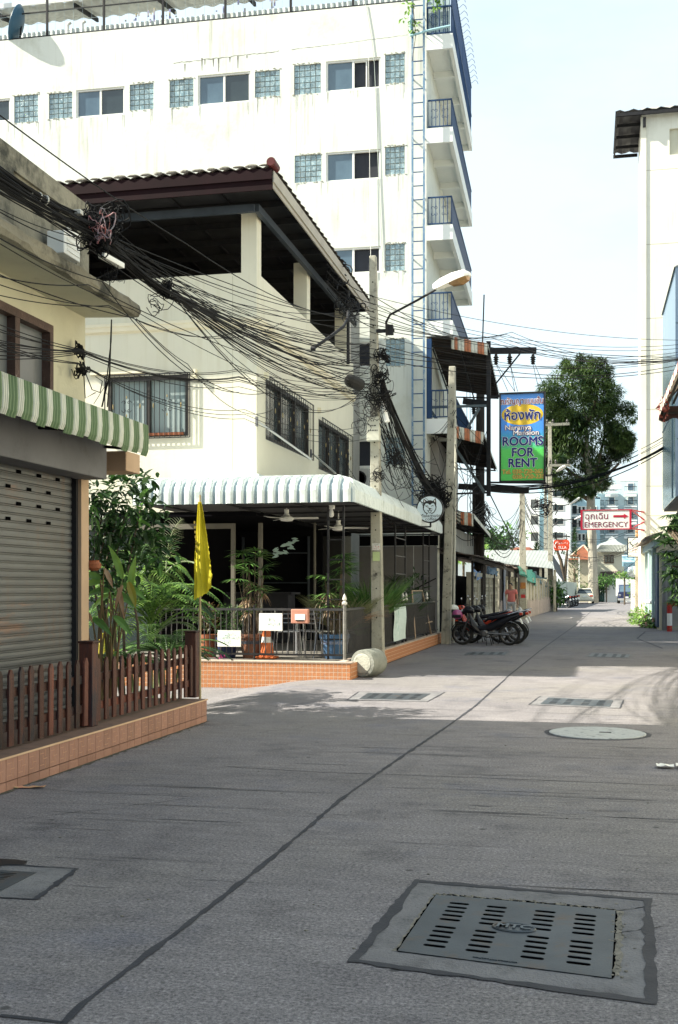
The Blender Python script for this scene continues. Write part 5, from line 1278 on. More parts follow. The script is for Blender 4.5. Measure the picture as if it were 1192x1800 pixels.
# ---- the big sign
a, b_ = at(878,691,y=32.6), at(959,690,y=32.6); zt_, zb_ = at(918,690,y=32.6).z, at(918,848,y=32.6).z
x0, x1 = a.x, b_.x; W_, H_ = x1-x0, zt_-zb_
sg = thing('hanging_sign', 'tall blue and green ROOMS FOR RENT sign with a yellow oval', 'sign', ((x0+x1)/2, 32.6, zb_))
obj('frame', MB().box(x0, x0+.045, 32.5, 32.7, zb_, zt_).box(x1-.045, x1, 32.5, 32.7, zb_, zt_).box(x0+.045, x1-.045, 32.5, 32.7, zt_-.045, zt_).box(x0+.045, x1-.045, 32.5, 32.7, zb_, zb_+.05), dark_metal, sg)
def signmat():
    m = bpy.data.materials.new('sign_face'); m.use_nodes = True; n = m.node_tree.nodes; l = m.node_tree.links; b = n['Principled BSDF']; b.inputs['Roughness'].default_value = .35
    g = n.new('ShaderNodeNewGeometry'); s = n.new('ShaderNodeSeparateXYZ'); r = n.new('ShaderNodeMapRange'); l.new(g.outputs['Position'], s.inputs[0]); l.new(s.outputs['Z'], r.inputs['Value'])
    r.inputs['From Min'].default_value = zb_; r.inputs['From Max'].default_value = zt_; c = n.new('ShaderNodeValToRGB'); e = c.color_ramp.elements
    e[0].position = 0; e[0].color = (.08,.52,.09,1); e[1].position = 1; e[1].color = (.10,.32,.85,1)
    for p_, co in ((.36,(.09,.56,.10,1)),(.50,(.05,.36,.55,1)),(.60,(.06,.27,.80,1))): x = e.new(p_); x.color = co
    l.new(r.outputs[0], c.inputs['Fac']); l.new(c.outputs[0], b.inputs['Base Color']); return m
obj('face', MB().box(x0+.045, x1-.045, 32.55, 32.65, zb_+.05, zt_-.045), signmat(), sg)
sx = lambda px_: x0+(px_-878)/81*W_; sz = lambda py_: zt_-(py_-690)/158*H_
yel = mat('sign_yellow', (.75,.52,.05), (.72,.46,.04), 2, .4); navy = mat('sign_navy', (.012,.02,.16), None, 3, .4); wht = mat('sign_white', (.8,.82,.84), None, 3, .4); prp = mat('sign_maroon', (.22,.05,.12), None, 3, .4); ylt = mat('sign_gold_text', (.62,.58,.12), None, 3, .4); redm = mat('sign_red', (.5,.05,.04), None, 3, .45)
cx, cz = sx(918.5), sz(729)
obj('oval', MB().add([(cx+.60*W_/1.33*math.cos(t_*math.pi/18), 32.548, cz+.30*math.sin(t_*math.pi/18)) for t_ in range(36)], [tuple(range(36))]), yel, sg)
RXX = (R(90), 0, 0)
def spread(o, r_, n_):
    me = o.data; vs = [v.co.copy() for v in me.vertices]; fs = [tuple(p.vertices) for p in me.polygons]; V2 = []; F2 = []
    for i in range(n_):
        a = 2*math.pi*i/n_; b0 = len(V2); V2 += [(v.x+r_*math.cos(a), v.y+r_*math.sin(a), v.z+.0002*i) for v in vs]; F2 += [tuple(k+b0 for k in f) for f in fs]
    m_ = bpy.data.meshes.new('lettering'); m_.from_pydata(V2, [], F2); m_.materials.append(me.materials[0]); o.data = m_
def stext(s, px_, py_, size, m, sxx=1, bold=.0, rim=None, rb=.02):
    if rim: spread(text('lettering', s, (sx(px_), 32.543, sz(py_)), size, RXX, rim, sg, .0005, sx=sxx), rb*.85, 10)
    spread(text('lettering', s, (sx(px_), 32.536, sz(py_)), size, RXX, m, sg, .0005, sx=sxx), max(.002, bold*.6), 6); return
    if rim: text('lettering', s, (sx(px_), 32.543, sz(py_)), size, RXX, rim, sg, .001, sx=sxx, bold=bold+rb)
    text('lettering', s, (sx(px_), 32.536, sz(py_)), size, RXX, m, sg, .002, sx=sxx, bold=bold)
K = W_/81
stext('ณรัญญาแมนชั่น', 918, 706, 11.5*K*1.25, prp, .80, .004, wht)
stext('ห้องพัก', 918.5, 731, 22*K*1.05, navy, .95, .012, wht, .02)
stext('Naranya', 911, 752, 9.5*K*1.3, wht, 1.12, .004, prp, .016); stext('Mansion', 925, 761.5, 9.5*K*1.3, wht, 1.12, .004, prp, .016)
stext('ROOMS', 919, 776.5, 18*K*1.2, navy, .96, .014, wht, .022)
stext('FOR', 919, 796, 18*K*1.2, navy, .96, .014, wht, .022)
stext('RENT', 919, 814.5, 18*K*1.2, navy, .96, .014, wht, .022)
stext('Tel. 038-720-262', 919, 829.5, 8*K*1.3, ylt, 1.0, .003, redm, .012); stext('038-720-235', 930, 838.5, 8*K*1.3, ylt, 1.06, .003, redm, .012)
# ---- round coffee sign
c = at(756,895,y=26.3); r_ = .305
t = thing('round_sign', 'round white coffee sign with a smiling dog face on a black bracket', 'sign', c)
obj('rim', MB().lathe(c+V(0,.05,0), [(r_,0),(r_+.018,.01),(r_+.018,.09),(r_,.1)], 40, (0,-1,0)), black_iron, t)
obj('face', MB().lathe(c-V(0,.051,0), [(r_-.012,0),(r_-.012,.004)], 40, (0,-1,0)), mat('pale_blue_face', (.66,.77,.84), (.63,.74,.81), 2, .4), t)
obj('bracket', MB().beam(at(757,917,y=26.3), at(757,926,y=26.3), .04).beam(at(757.5,926,y=26.3), at(714,926,y=26.3)+V(-.3,0,0), .035), black_iron, t)
yF = c.y-.058
def fl(pts, m, nm, dy=0): obj(nm, MB().add([(c.x+x*r_, yF-dy, c.z+z*r_) for x, z in pts], [tuple(range(len(pts)))]), m, t)
# dog head: black cap with ears, brow, muzzle sides, nose, mouth
fl([(-.52,.22),(-.50,.55),(-.46,.80),(-.34,.70),(-.22,.60),(-.05,.66),(.10,.66),(.24,.60),(.36,.74),(.46,.84),(.50,.56),(.50,.24),(.46,.10),(.40,.30),(.30,.45),(.16,.42),(.02,.30),(-.12,.42),(-.28,.44),(-.40,.30),(-.46,.08)], black_iron, 'fur_mark')
fl([(-.44,.46),(-.42,.70),(-.32,.58)], wht, 'ear_inner', .002); fl([(.42,.48),(.42,.72),(.32,.60)], wht, 'ear_inner', .002)
def arcs(pts, w_, nm='line'): obj(nm, MB().tube([(c.x+x*r_, yF-.002, c.z+z*r_) for x, z in pts], w_, 4), black_iron, t)
arcs([(-.50,.2),(-.48,-.02),(-.36,-.24),(-.16,-.36)], .010, 'cheek_line'); arcs([(.50,.2),(.46,-.04),(.32,-.26),(.12,-.36)], .010, 'cheek_line')
arcs([(-.28,.22),(-.2,.26),(-.1,.2)], .007, 'eye'); arcs([(.12,.2),(.2,.26),(.3,.22)], .007, 'eye')
fl([(-.09,.04),(.0,.07),(.11,.04),(.06,-.04),(.01,-.07),(-.05,-.04)], black_iron, 'nose')
arcs([(-.18,-.08),(-.12,-.14),(.01,-.1),(.12,-.14),(.2,-.08)], .006, 'mouth'); arcs([(-.12,-.14),(-.06,-.27),(.02,-.31),(.09,-.26),(.12,-.14)], .007, 'mouth')
text('lettering', 'Malamute', (c.x+.01, yF-.002, c.z-.155), .115, RXX, black_iron, t, .001, sx=1.1); text('lettering', 'coffee', (c.x+.03, yF-.002, c.z-.235), .10, RXX, black_iron, t, .001, sx=1.1)
# ================================================================== TERRACE THINGS
def board(px0_, px1_, py0_, py1_, y, label, lines, col=(.3,.5,.42), axis='x'):
    if axis == 'x':
        a, b_ = at(px0_, py0_, y=y), at(px1_, py1_, y=y); t = thing('notice_board', label, 'sign', ((a.x+b_.x)/2, y, b_.z))
        obj('board', MB().box(a.x, b_.x, y-.02, y, b_.z, a.z), white_paint, t, bev=.004); w_ = b_.x-a.x
        for k, s in enumerate(lines): marks(t, a.x+w_*s[0], a.x+w_*s[1], y-.021, a.z-(a.z-b_.z)*s[2], .06, mat('faded_ink', (.42,.60,.54), None, 4, .7), s[3])
    return t
board(383,424,1108,1137,RYf-.03,'low white hand-written board wired to the terrace railing beside a blue pot',[(.3,.8,.25,6),(.08,.95,.48,11),(.25,.6,.72,4)])
board(456,497,1078,1109,RYf-.03,'upper white hand-written board on the railing above the traffic cone',[(.42,.7,.36,4),(.38,.92,.64,6)])
a, b_ = at(512,1071,y=RYf-.12), at(542,1096,y=RYf-.12)
t = thing('mailbox', 'salmon pink mailbox with a white paper hung on the terrace railing', 'mailbox', (a.x, RYf-.1, b_.z))
obj('body', MB().box(a.x, b_.x, RYf-.14, RYf-.025, b_.z, a.z), mat('salmon_paint', (.55,.26,.19), (.48,.22,.16), 5, .5), t, bev=.012)
obj('paper', MB().box(a.x+.07, b_.x-.05, RYf-.146, RYf-.142, b_.z+.06, a.z-.08), white_paint, t); obj('slot', MB().box(a.x+.09, b_.x-.07, RYf-.147, RYf-.143, b_.z+.04, b_.z+.055), pit, t)
a = at(693,1068,x=xr+.05); b_ = at(714,1122,x=xr+.05)
t = thing('paper_banner', 'white paper banner with faint plant drawing tied to the side railing', 'banner', (xr+.05, (a.y+b_.y)/2, b_.z))
rows = [[V(xr+.045+.012*math.sin(i+j), a.y+(b_.y-a.y)*i/6, a.z+(b_.z-a.z)*j/6) for i in range(7)] for j in range(7)]
obj('sheet', MB().grid(rows), mat('pale_mint_paper', (.62,.72,.68), (.56,.66,.62), 5, .8), t, solid=.003)
mb = MB()
for k in range(16): y = a.y+.05+rnd.random()*.5; z = b_.z+.12+rnd.random()*.5; mb.tube([(xr+.066,y,z), (xr+.066,y+rnd.uniform(.05,.15),z+rnd.uniform(.02,.14))], .003, 3)
obj('drawing', mb, mat('faded_ink', (0,0,0)), t)
# traffic cone
p = at(469,1156,y=19.0); p.z = .27
t = thing('traffic_cone', 'orange traffic cone with a white band standing on the terrace', 'traffic cone', p)
cone = mat('cone_orange', (.62,.16,.05), (.52,.13,.04), 6, .5)
obj('base', MB().box(p.x-.17, p.x+.17, 18.84, 19.18, .27, .31), cone, t, bev=.01)
rr = lambda z: .135-.105*z/.7
obj('body', MB().lathe(p+Z*.04, [(rr(0),0),(rr(.24),.24)], 20).lathe(p+Z*.04, [(rr(.34),.34),(rr(.5),.5)], 20).lathe(p+Z*.04, [(rr(.56),.56),(rr(.7),.7)], 20), cone, t, smooth=False)
obj('band', MB().lathe(p+Z*.04, [(rr(.24)-.001,.24),(rr(.34)-.001,.34)], 20).lathe(p+Z*.04, [(rr(.5)-.001,.5),(rr(.56)-.001,.56)], 20), white_paint, t)
# lady palms in pots
def rhapis(p, r, h, label, potm, n=16, band=None, hh=1.9, phh=.42):
    t = thing('lady_palm', label, 'potted plant', p); pot(t, p, r, phh, potm, band=band); sm = MB()
    for k in range(n):
        a = rnd.uniform(0, 6.3); hgt = phh+(hh-phh)*(.25+.75*k/n); q_ = p+V(.16*math.cos(a)*rnd.random(), .16*math.sin(a)*rnd.random(), phh*.86); top = p+V(.30*math.cos(a)*rnd.uniform(.3,1), .26*math.sin(a), hgt)
        sm.tube([q_, q_.lerp(top, .6)+Z*.08, top], [.010,.008,.005], 4)
        for j in range(2):
            a2 = a+rnd.uniform(-1,1); dry = (k < n*.45 and rnd.random() < .45)
            obj('fan_leaf', fan(top, V(math.cos(a2), math.sin(a2), -.9 if dry else rnd.uniform(-.1,.7)), .27 if dry else .36, 9, .022 if dry else .036, .9 if dry else .6), g_dry if dry else (g_mix, g_dark, g_mid)[(k+j) % 3], t)
    obj('stem', sm, bark, t)
p = at(444,1158,y=19.15); p.z = .27
rhapis(p, .24, .42, 'tall lady palm with dry lower fans in a banded terracotta pot on the terrace', mat('brown_pot', (.22,.10,.06), (.17,.08,.05), 5, .6), 18, mat('slate_band', (.08,.09,.12), None, 4, .6), 1.95)
p = at(588,1158,y=19.3); p.z = .27
rhapis(p, .25, .4, 'bright lady palm in a blue glazed pot at the terrace corner', mat('blue_glaze', (.09,.17,.30), (.06,.12,.22), 7, .3), 18, mat('white_glaze_band', (.4,.42,.4), (.08,.15,.4), 30, .3), 1.85)
p = at(400,1150,y=19.1); p.z = .27
t = thing('potted_bush', 'dense fine-leaved bush in a dark blue pot behind the low white board', 'potted plant', p); pot(t, p, .2, .36, mat('navy_pot', (.02,.03,.08), None, 4, .4))
mb = MB(); bushy(mb, p+Z*.62, .3, .25, .3, 420, .09, .016, .4, 2, .1); obj('foliage', mb, g_dark, t)
mb = MB(); bushy(mb, p+Z*.70, .28, .25, .25, 120, .08, .014, .4, 2, .4); obj('young_shoots', mb, g_mid, t)
p = at(368,1150,y=19.2); p.z = .27
t = thing('potted_bush', 'reddish leafy plant in an orange pot right behind the flag pole', 'potted plant', p); pot(t, p, .17, .4, terracotta)
mb = MB(); bushy(mb, p+Z*.68, .22, .2, .26, 140, .10, .03, .5, 2, .1); obj('foliage', mb, leafmat('red_leaf', (.10,.03,.02), (.08,.09,.03), 5), t)
mb = MB(); 
p = at(388,1162,y=18.6); p.z = .285; bushy(mb, p+Z*.03, .1, .06, .03, 26, .05, .02, .4, 2, 0); tag(obj('fallen_petals', mb, mat('magenta_petals', (.45,.03,.18), (.3,.02,.12), 6, .7)), 'magenta petals lying on the kerb below the blue pot', 'petals', kind='stuff')
# grasses along the side railing
def grass(p, n, h, label, m, m2, sprd=.3):
    t = thing('potted_grass', label, 'plant', p); mb = MB(); pot(t, p, .2, .3, dark_metal)
    for k in range(n):
        a = rnd.uniform(0, 6.3); mb.grid(leaf_pts(p+V(.1*math.cos(a)*rnd.random(), .3*math.sin(a)*rnd.random(), .28), V(sprd*math.cos(a), sprd*math.sin(a), 1), h*rnd.uniform(.5,1.1), .012, Y, .9, 4, .1))
    obj('blades', mb, m, t); mb = MB()
    for k in range(n//5): a = rnd.uniform(0, 6.3); mb.grid(leaf_pts(p+V(0,0,.28), V(sprd*1.2*math.cos(a), sprd*math.sin(a), 1), h*rnd.uniform(.7,1.2), .008, Y, 1.3, 4, .1))
    obj('dry_blades', mb, m2, t)
grass(V(-4.5, 20.6, .27), 520, 1.1, 'pale wispy ornamental grass by the side railing left of the near pole', leafmat('wispy', (.12,.13,.06), (.22,.22,.11), 6), g_dry, .45)
grass(V(-4.4, 23.2, .27), 700, 1.45, 'bushy green grass clump right of the near pole behind the railing', g_mix, g_mid, .35)
grass(V(-4.45, 22.3, .27), 420, 1.15, 'yellowish green grass clump between the wispy grass and the green clump', g_mid, leafmat('wispy', (0,0,0), (0,0,0)), .35)
grass(V(-4.45, 27.4, .27), 120, 1.1, 'dark strap-leaved plant beside the chalkboard', g_dark, g_dark, .5)
p = V(-4.5, 26.6, .27)
t = thing('yucca', 'spiky dark yucca rising above the side railing near the coffee sign', 'plant', p); mb = MB(); pot(t, p, .2, .3, dark_metal)
for k in range(60): a = rnd.uniform(0, 6.3); e_ = rnd.uniform(-.2, 1.3); mb.grid(leaf_pts(p+Z*1.35, V(math.cos(a), math.sin(a), e_), .55, .03, Z, .9, 4, .1))
obj('leaves', mb, leafmat('purple_dark', (.02,.02,.015), (.05,.05,.03), 5), t); obj('stem', MB().tube([p+Z*.25, p+Z*1.35], .03, 6), bark, t)
p = V(-4.4, 29.3, .27); t = thing('leafy_shrub', 'dark leafy shrub at the far end of the cafe terrace', 'plant', p); mb = MB(); bushy(mb, p+Z*1.0, .3, .3, .7, 220, .16, .05, .5, 2, .1); obj('foliage', mb, g_dark, t); pot(t, p, .2, .3, dark_metal)
# chalkboard
t = thing('chalkboard', 'wooden framed chalkboard easel leaning inside the side railing', 'sign', (-4.12, 26, .27))
a = at(724,1040,x=-4.1); b_ = at(742,1062,x=-4.1)
obj('board', MB().box(-4.13, -4.11, a.y, b_.y, b_.z-.05, a.z), mat('chalk_black', (.03,.04,.05), (.12,.14,.15), 30, .8), t)
lw = mat('light_wood', (.36,.27,.19), (.28,.2,.14), 4, .6)
obj('frame', MB().beam((-4.1,a.y,a.z+.02), (-4.1,b_.y,a.z+.02), .03).beam((-4.1,b_.y,a.z+.02), (-3.99,b_.y+.9,.3), .03).beam((-4.1,a.y,a.z+.02), (-4.0,a.y-.1,.3), .03).beam((-4.05,b_.y+.1,.6), (-4.0,b_.y+1.1,.62), .03), lw, t)
# metal chairs
chm = mat('steel_tube', (.45,.46,.48), (.36,.37,.4), 5, .3, metal=.7)
def chair(p, rz, label):
    t = thing('cafe_chair', label, 'chair', p); M = Matrix.Translation(p) @ Matrix.Rotation(rz, 4, 'Z'); T = lambda *a: M @ V(*a)
    for x in (-.2, .2):
        obj('leg', MB().tube([T(x*1.15,-.22,0), T(x,-.18,.45)], .011, 6), chm, t); obj('leg', MB().tube([T(x*1.15,.26,0), T(x,.18,.45), T(x*.95,.24,.86)], .011, 6), chm, t)
    obj('seat', MB().add([T(-.2,-.2,.45),T(.2,-.2,.45),T(.2,.2,.45),T(-.2,.2,.45),T(-.2,-.2,.47),T(.2,-.2,.47),T(.2,.2,.47),T(-.2,.2,.47)], [(0,3,2,1),(4,5,6,7),(0,1,5,4),(1,2,6,5),(2,3,7,6),(3,0,4,7)]), chm, t)
    mb = MB()
    for z in (.6, .68, .76, .85): mb.tube([T(-.2,.2+(z-.45)*.14,z), T(.2,.2+(z-.45)*.14,z)], .009, 6)
    obj('backrest', mb, chm, t)
for (a, y, rz, lab) in ((505,19.5,.4,'steel tube cafe chair behind the traffic cone'),(535,19.9,-.5,'steel tube cafe chair below the salmon mailbox'),(560,19.6,2.4,'steel tube cafe chair nearest the blue glazed pot')):
    p = at(a, 1150, y=y); p.z = .27; chair(p, rz, lab)
p = at(522,1150,y=20.1); p.z = .27; t = thing('cafe_table', 'small dark cafe table between the steel chairs', 'table', p)
obj('top', MB().lathe(p+Z*.7, [(.34,0),(.35,.02),(.34,.03)], 24), dark_metal, t); obj('stem', MB().tube([p, p+Z*.7], .03, 8), chm, t)
# fallen concrete pipe
c = at(648,1169,d=19.2)
p = V(c.x, c.y, .234); ax = V(.27,.96,0).normalized()
t = thing('concrete_pipe', 'stubby concrete cylinder lying on its side at the cafe kerb corner', 'concrete cylinder', (p.x, p.y, 0))
obj('shell', MB().lathe(p-ax*.24, [(.18,0),(.218,.004),(.228,.03),(.233,.2),(.233,.44),(.224,.50),(.2,.53)], 48, ax), mat('pipe_concrete', (.27,.275,.24), (.18,.185,.165), 3, .85, .5, 30, stain=(.13,.14,.12), stsc=4, st=(.5,.7)), t)
obj('end_cap', MB().lathe(p-ax*.248, [(.001,.0),(.155,.0),(.172,.012)], 32, ax), mat('cap_cement', (.42,.42,.36), (.32,.32,.275), 5, .9, .6, 30, stain=(.2,.2,.16), stsc=7), t)
t.location.z = 0
# ================================================================== MOTORCYCLES (underbone type)
chrome = mat('chrome', (.5,.5,.52), (.4,.4,.42), 4, .2, metal=.9); darkrim = mat('dull_rim', (.10,.10,.11), (.07,.07,.075), 8, .4, metal=.6); blk_pl = mat('glossy_black', (.008,.008,.013), (.013,.013,.018), 3, .38, spec=.3)
red_pl = mat('glossy_red', (.45,.05,.02), (.4,.04,.02), 3, .25, spec=.6); seat_m = mat('seat_vinyl', (.008,.008,.014), (.013,.013,.018), 4, .6, spec=.2)
def moto(P, rz, label, body=blk_pl, group=None, accent=None, full=True):
    t = thing('motorcycle', label, 'motorcycle', P, group); M = Matrix.Translation(P) @ Matrix.Rotation(rz, 4, 'Z') @ Matrix.Rotation(R(-5), 4, 'X')
    T = lambda x, y, z: M @ V(x, y, z)     # x forward
    def tb_(pts, r, n=7): return MB().tube([T(*p) for p in pts], r, n)
    def wheel(cx, R_):
        mb = MB(); n = 24; rows = []
        for i in range(n+1):
            a = 2*math.pi*i/n; rows.append([T(cx+math.cos(a)*(R_-.038+.038*math.cos(b_)), .038*math.sin(b_), R_+math.sin(a)*(R_-.038+.038*math.cos(b_))) for b_ in [2*math.pi*j/8 for j in range(9)]])
        w_ = obj('wheel', MB().grid(rows), rubber, t, smooth=True)
        rows = [[T(cx+math.cos(2*math.pi*i/n)*q, y, R_+math.sin(2*math.pi*i/n)*q) for q, y in ((R_-.065,.022),(R_-.085,.015),(R_-.085,-.015),(R_-.065,-.022),(R_-.065,.022))] for i in range(n+1)]
        obj('rim', MB().grid(rows), darkrim, w_)
        mb = MB()
        for i in range(14): a = 2*math.pi*i/14; mb.tube([T(cx, .02*(-1)**i, R_), T(cx+math.cos(a)*(R_-.08), 0, R_+math.sin(a)*(R_-.08))], .004, 3)
        mb.lathe(T(cx,-.05,R_), [(.045,0),(.05,.02),(.05,.08),(.045,.1)], 12, M.to_3x3() @ V(0,1,0)); obj('hub', mb, darkrim, w_)
    wheel(.61, .29); wheel(-.62, .29)
    def sec(lst, nm, m, sm=True, close=True):
        rows = []
        for (x, z, hw, hh) in lst: rows.append([T(x, hw*math.cos(a), z+hh*math.sin(a)) for a in [2*math.pi*k/12 for k in range(13)]])
        mb = MB().grid(rows); mb.poly(*rows[0][:-1]); mb.poly(*rows[-1][:-1][::-1]); return obj(nm, mb, m, t, smooth=sm)
    obj('front_fork', tb_([(.61,.07,.29),(.42,.06,.78)], .020).tube([T(.61,-.07,.29), T(.42,-.06,.78)], .020, 7), darkrim, t)
    rows = [[T(.61+math.cos(a)*.325, y, .29+math.sin(a)*.325+(.0 if abs(y) < .05 else -.02)) for y in (-.065,-.03,.03,.065)] for a in [R(20+13*k) for k in range(11)]]
    obj('front_fender', MB().grid(rows), body, t, solid=.006)
    sec([(.66,.80,.01,.02),(.60,.86,.09,.07),(.50,.93,.13,.10),(.38,.93,.13,.09),(.30,.9,.06,.05)], 'headlamp_cowl', body)
    obj('headlight', MB().ball(T(.60,0,.89), .05, .09, .05, 10, 6), mat('lamp_glass', (.55,.58,.6), None, 4, .1, spec=.9), t, smooth=True)
    sec([(.44,.86,.05,.06),(.40,.7,.10,.13),(.34,.55,.15,.16),(.24,.44,.16,.13),(.14,.36,.10,.08)], 'leg_shield', body)
    if accent: obj('stripe', tb_([(.40,-.145,.62),(.2,-.15,.45),(-.1,-.13,.52),(-.5,-.12,.72),(-.75,-.10,.84)], .007), accent, t)
    sec([(.2,.44,.10,.07),(0,.44,.10,.09),(-.2,.50,.11,.12),(-.4,.60,.12,.13),(-.62,.72,.11,.09),(-.85,.80,.06,.05),(-.93,.83,.02,.02)], 'rear_body', body)
    sec([(.02,.62,.06,.03),(-.08,.70,.11,.05),(-.3,.73,.13,.055),(-.55,.79,.13,.05),(-.78,.84,.10,.04),(-.86,.85,.04,.02)], 'seat', seat_m)
    obj('grab_rail', tb_([(-.6,.13,.82),(-.85,.10,.90),(-.98,0,.92),(-.85,-.10,.90),(-.6,-.13,.82)], .012), chrome, t)
    obj('tail_light', MB().obx(T(-.93,0,.83), M.to_3x3() @ V(.04,0,0), M.to_3x3() @ V(0,.06,0), M.to_3x3() @ V(0,0,.035)), red_pl, t, bev=.01)
    rows = [[T(-.62+math.cos(a)*.33, y, .29+math.sin(a)*.33) for y in (-.06,0,.06)] for a in [R(70+12*k) for k in range(9)]]
    obj('rear_fender', MB().grid(rows), blk_pl, t, solid=.006)
    obj('licence_plate', MB().obx(T(-.93,0,.64), M.to_3x3() @ V(.012,0,.0), M.to_3x3() @ V(0,.085,0), M.to_3x3() @ V(.03,0,.065)), white_paint, t)
    obj('engine', MB().lathe(T(.02,-.12,.32), [(.06,0),(.1,.03),(.1,.2),(.06,.24)], 14, M.to_3x3() @ V(0,1,0)).obx(T(.16,0,.34), M.to_3x3() @ V(.12,0,0), M.to_3x3() @ V(0,.06,0), M.to_3x3() @ V(0,0,.05)), mat('engine_grey', (.12,.12,.13), (.18,.18,.18), 8, .4, metal=.6), t)
    obj('swingarm', tb_([(-.05,-.09,.33),(-.62,-.09,.29)], .022).tube([T(-.05,.09,.33), T(-.62,.09,.29)], .022, 7), mat('engine_grey', (0,0,0)), t)
    obj('exhaust', MB().tube([T(.2,-.11,.28), T(0,-.13,.19), T(-.3,-.14,.24), T(-.5,-.15,.29), T(-.8,-.16,.36)], [.016,.02,.035,.045,.04], 10), mat('exhaust_steel', (.22,.21,.2), (.3,.29,.28), 6, .3, metal=.8), t)
    obj('shock_absorber', tb_([(-.55,-.12,.33),(-.42,-.12,.62)], .025), chrome, t)
    obj('handlebar', tb_([(.32,-.33,1.0),(.38,-.2,1.02),(.42,0,.95),(.38,.2,1.02),(.32,.33,1.0)], .015), dark_metal, t)
    for s in (-1, 1):
        mi = obj('mirror', tb_([(.38,.22*s,1.02),(.36,.28*s,1.15),(.34,.32*s,1.2)], .007), dark_metal, t); c_ = T(.34,.36*s,1.23)
        obj('mirror_glass', MB().ball(c_, .02, .06, .04, 8, 6), chrome, mi, smooth=True)
    obj('kickstand', tb_([(-.02,.1,.28),(-.06,.24,.02)], .012).tube([T(-.12,-.1,.26), T(-.18,-.14,.02)], .012, 5).tube([T(-.12,.1,.26), T(-.18,.14,.02)], .012, 5), dark_metal, t)
    return t
b1 = at(854,1134,z=0)
moto(V(b1.x-.0, b1.y, 0), R(180-4), 'black underbone motorcycle parked nearest the camera beside the second pole, side on', accent=chrome)
moto(V(b1.x+.12, b1.y+.75, 0), R(180-6), 'black motorcycle parked directly behind the nearest one, its tail sticking out further')
moto(V(b1.x-.35, b1.y+1.45, 0), R(180-8), 'red motorcycle with a pink helmet on its handlebar, half hidden by the second pole', body=red_pl)
moto(V(b1.x+.1, b1.y+2.2, 0), R(180-3), 'dark motorcycle at the back of the group near the timber pole')
for (a, b_, d_, col, lab) in ((804,1080,29.8,(.42,.10,.26),'pink round helmet resting on the red motorcycle'),(797,1071,30.4,(.72,.72,.66),'white helmet behind the pink one')):
    c = at(a, b_, d=d_); t = thing('helmet', lab, 'helmet', c-Z*.12)
    obj('shell', MB().ball(c, .15, .13, .13, 14, 10), mat('helmet_%d' % a, col, None, 4, .25, spec=.6), t, smooth=True); obj('visor', MB().grid([[c+V(.155*math.cos(u), -.135*math.cos(v)-.005, .10*math.sin(v)-.04) for v in (-.5,0,.4)] for u in (.8,1.2,1.6,2.0,2.4)]), blk_pl, t)
for k in range(4):
    p = at(984+5.5*k, 1069-1.2*k, z=0); moto(V(p.x, p.y, 0), R(180-30), ('leftmost of the four far motorcycles beside the slender tree','second of the four far motorcycles beside the slender tree','third of the four far motorcycles beside the slender tree','rightmost of the four far motorcycles beside the slender tree')[k], group='far parked motorcycles')
# ================================================================== PERSON
pf = at(899,1096,z=0)
t = thing('person', 'person in a coral top and light grey trousers walking with a white bag', 'person', pf)
skin = mat('skin', (.42,.26,.17), (.38,.23,.15), 5, .6)
def skinned(name, verts, edges, rad, m, sub=2, parent=None):
    me = bpy.data.meshes.new(name); me.from_pydata([tuple(Vector(v)-ORG[parent.name]) for v in verts], edges, []); me.materials.append(m)
    o = bpy.data.objects.new(name, me); C.objects.link(o); o.parent = parent; ORG[o.name] = ORG[parent.name]
    k = o.modifiers.new('skin', 'SKIN'); o.modifiers.new('sub', 'SUBSURF').levels = sub; o.modifiers['sub'].render_levels = sub
    for i, r_ in enumerate(rad):
        sv = me.skin_vertices[0].data[i]; sv.radius = r_ if isinstance(r_, tuple) else (r_, r_); sv.use_root = (i == 0)
    k.use_smooth_shade = True; return o
B = lambda x, y, z: pf + V(x, y, z)
vs = [B(0,0,.92),B(0,0,1.12),B(.0,0,1.34),B(-.02,-.01,1.46),B(-.03,-.02,1.55),B(-.03,-.02,1.63),
      B(-.18,0,1.36),B(-.27,-.03,1.10),B(-.36,-.10,.88),B(-.38,-.13,.80),B(.17,0,1.36),B(.24,.03,1.10),B(.26,.0,.86),B(.27,-.01,.78),
      B(-.09,0,.88),B(-.10,-.10,.50),B(-.10,-.06,.10),B(-.11,-.18,.04),B(.09,0,.88),B(.12,.08,.50),B(.14,.22,.13),B(.14,.14,.04)]
ed = [(0,1),(1,2),(2,3),(3,4),(4,5),(2,6),(6,7),(7,8),(8,9),(2,10),(10,11),(11,12),(12,13),(0,14),(14,15),(15,16),(16,17),(0,18),(18,19),(19,20),(20,21)]
rd = [(.15,.10),(.13,.09),(.15,.10),.05,.085,.07,.06,.045,.035,.04,.06,.045,.035,.04,.085,.06,.04,.035,.085,.06,.04,.035]
skinned('body', vs, ed, rd, skin, 2, t)
skinned('coral_top', [B(0,0,.86),B(0,0,1.0),B(0,0,1.18),B(0,0,1.38),B(-.18,0,1.37),B(-.235,-.02,1.21),B(.17,0,1.37),B(.215,.02,1.21)], [(0,1),(1,2),(2,3),(3,4),(4,5),(3,6),(6,7)], [(.20,.13),(.18,.125),(.165,.12),(.15,.10),.078,.07,.078,.07], mat('coral_cloth', (.80,.24,.20), (.74,.21,.17), 8, .9, .4, 25), 2, t)
skinned('trousers', [B(0,0,.90),B(-.09,0,.84),B(-.10,-.10,.50),B(-.10,-.06,.13),B(.09,0,.84),B(.12,.08,.50),B(.14,.21,.15)], [(0,1),(1,2),(2,3),(0,4),(4,5),(5,6)], [(.155,.11),.105,.082,.065,.105,.082,.065], mat('light_trousers', (.50,.50,.49), (.42,.42,.41), 8, .9, .4, 25), 2, t)
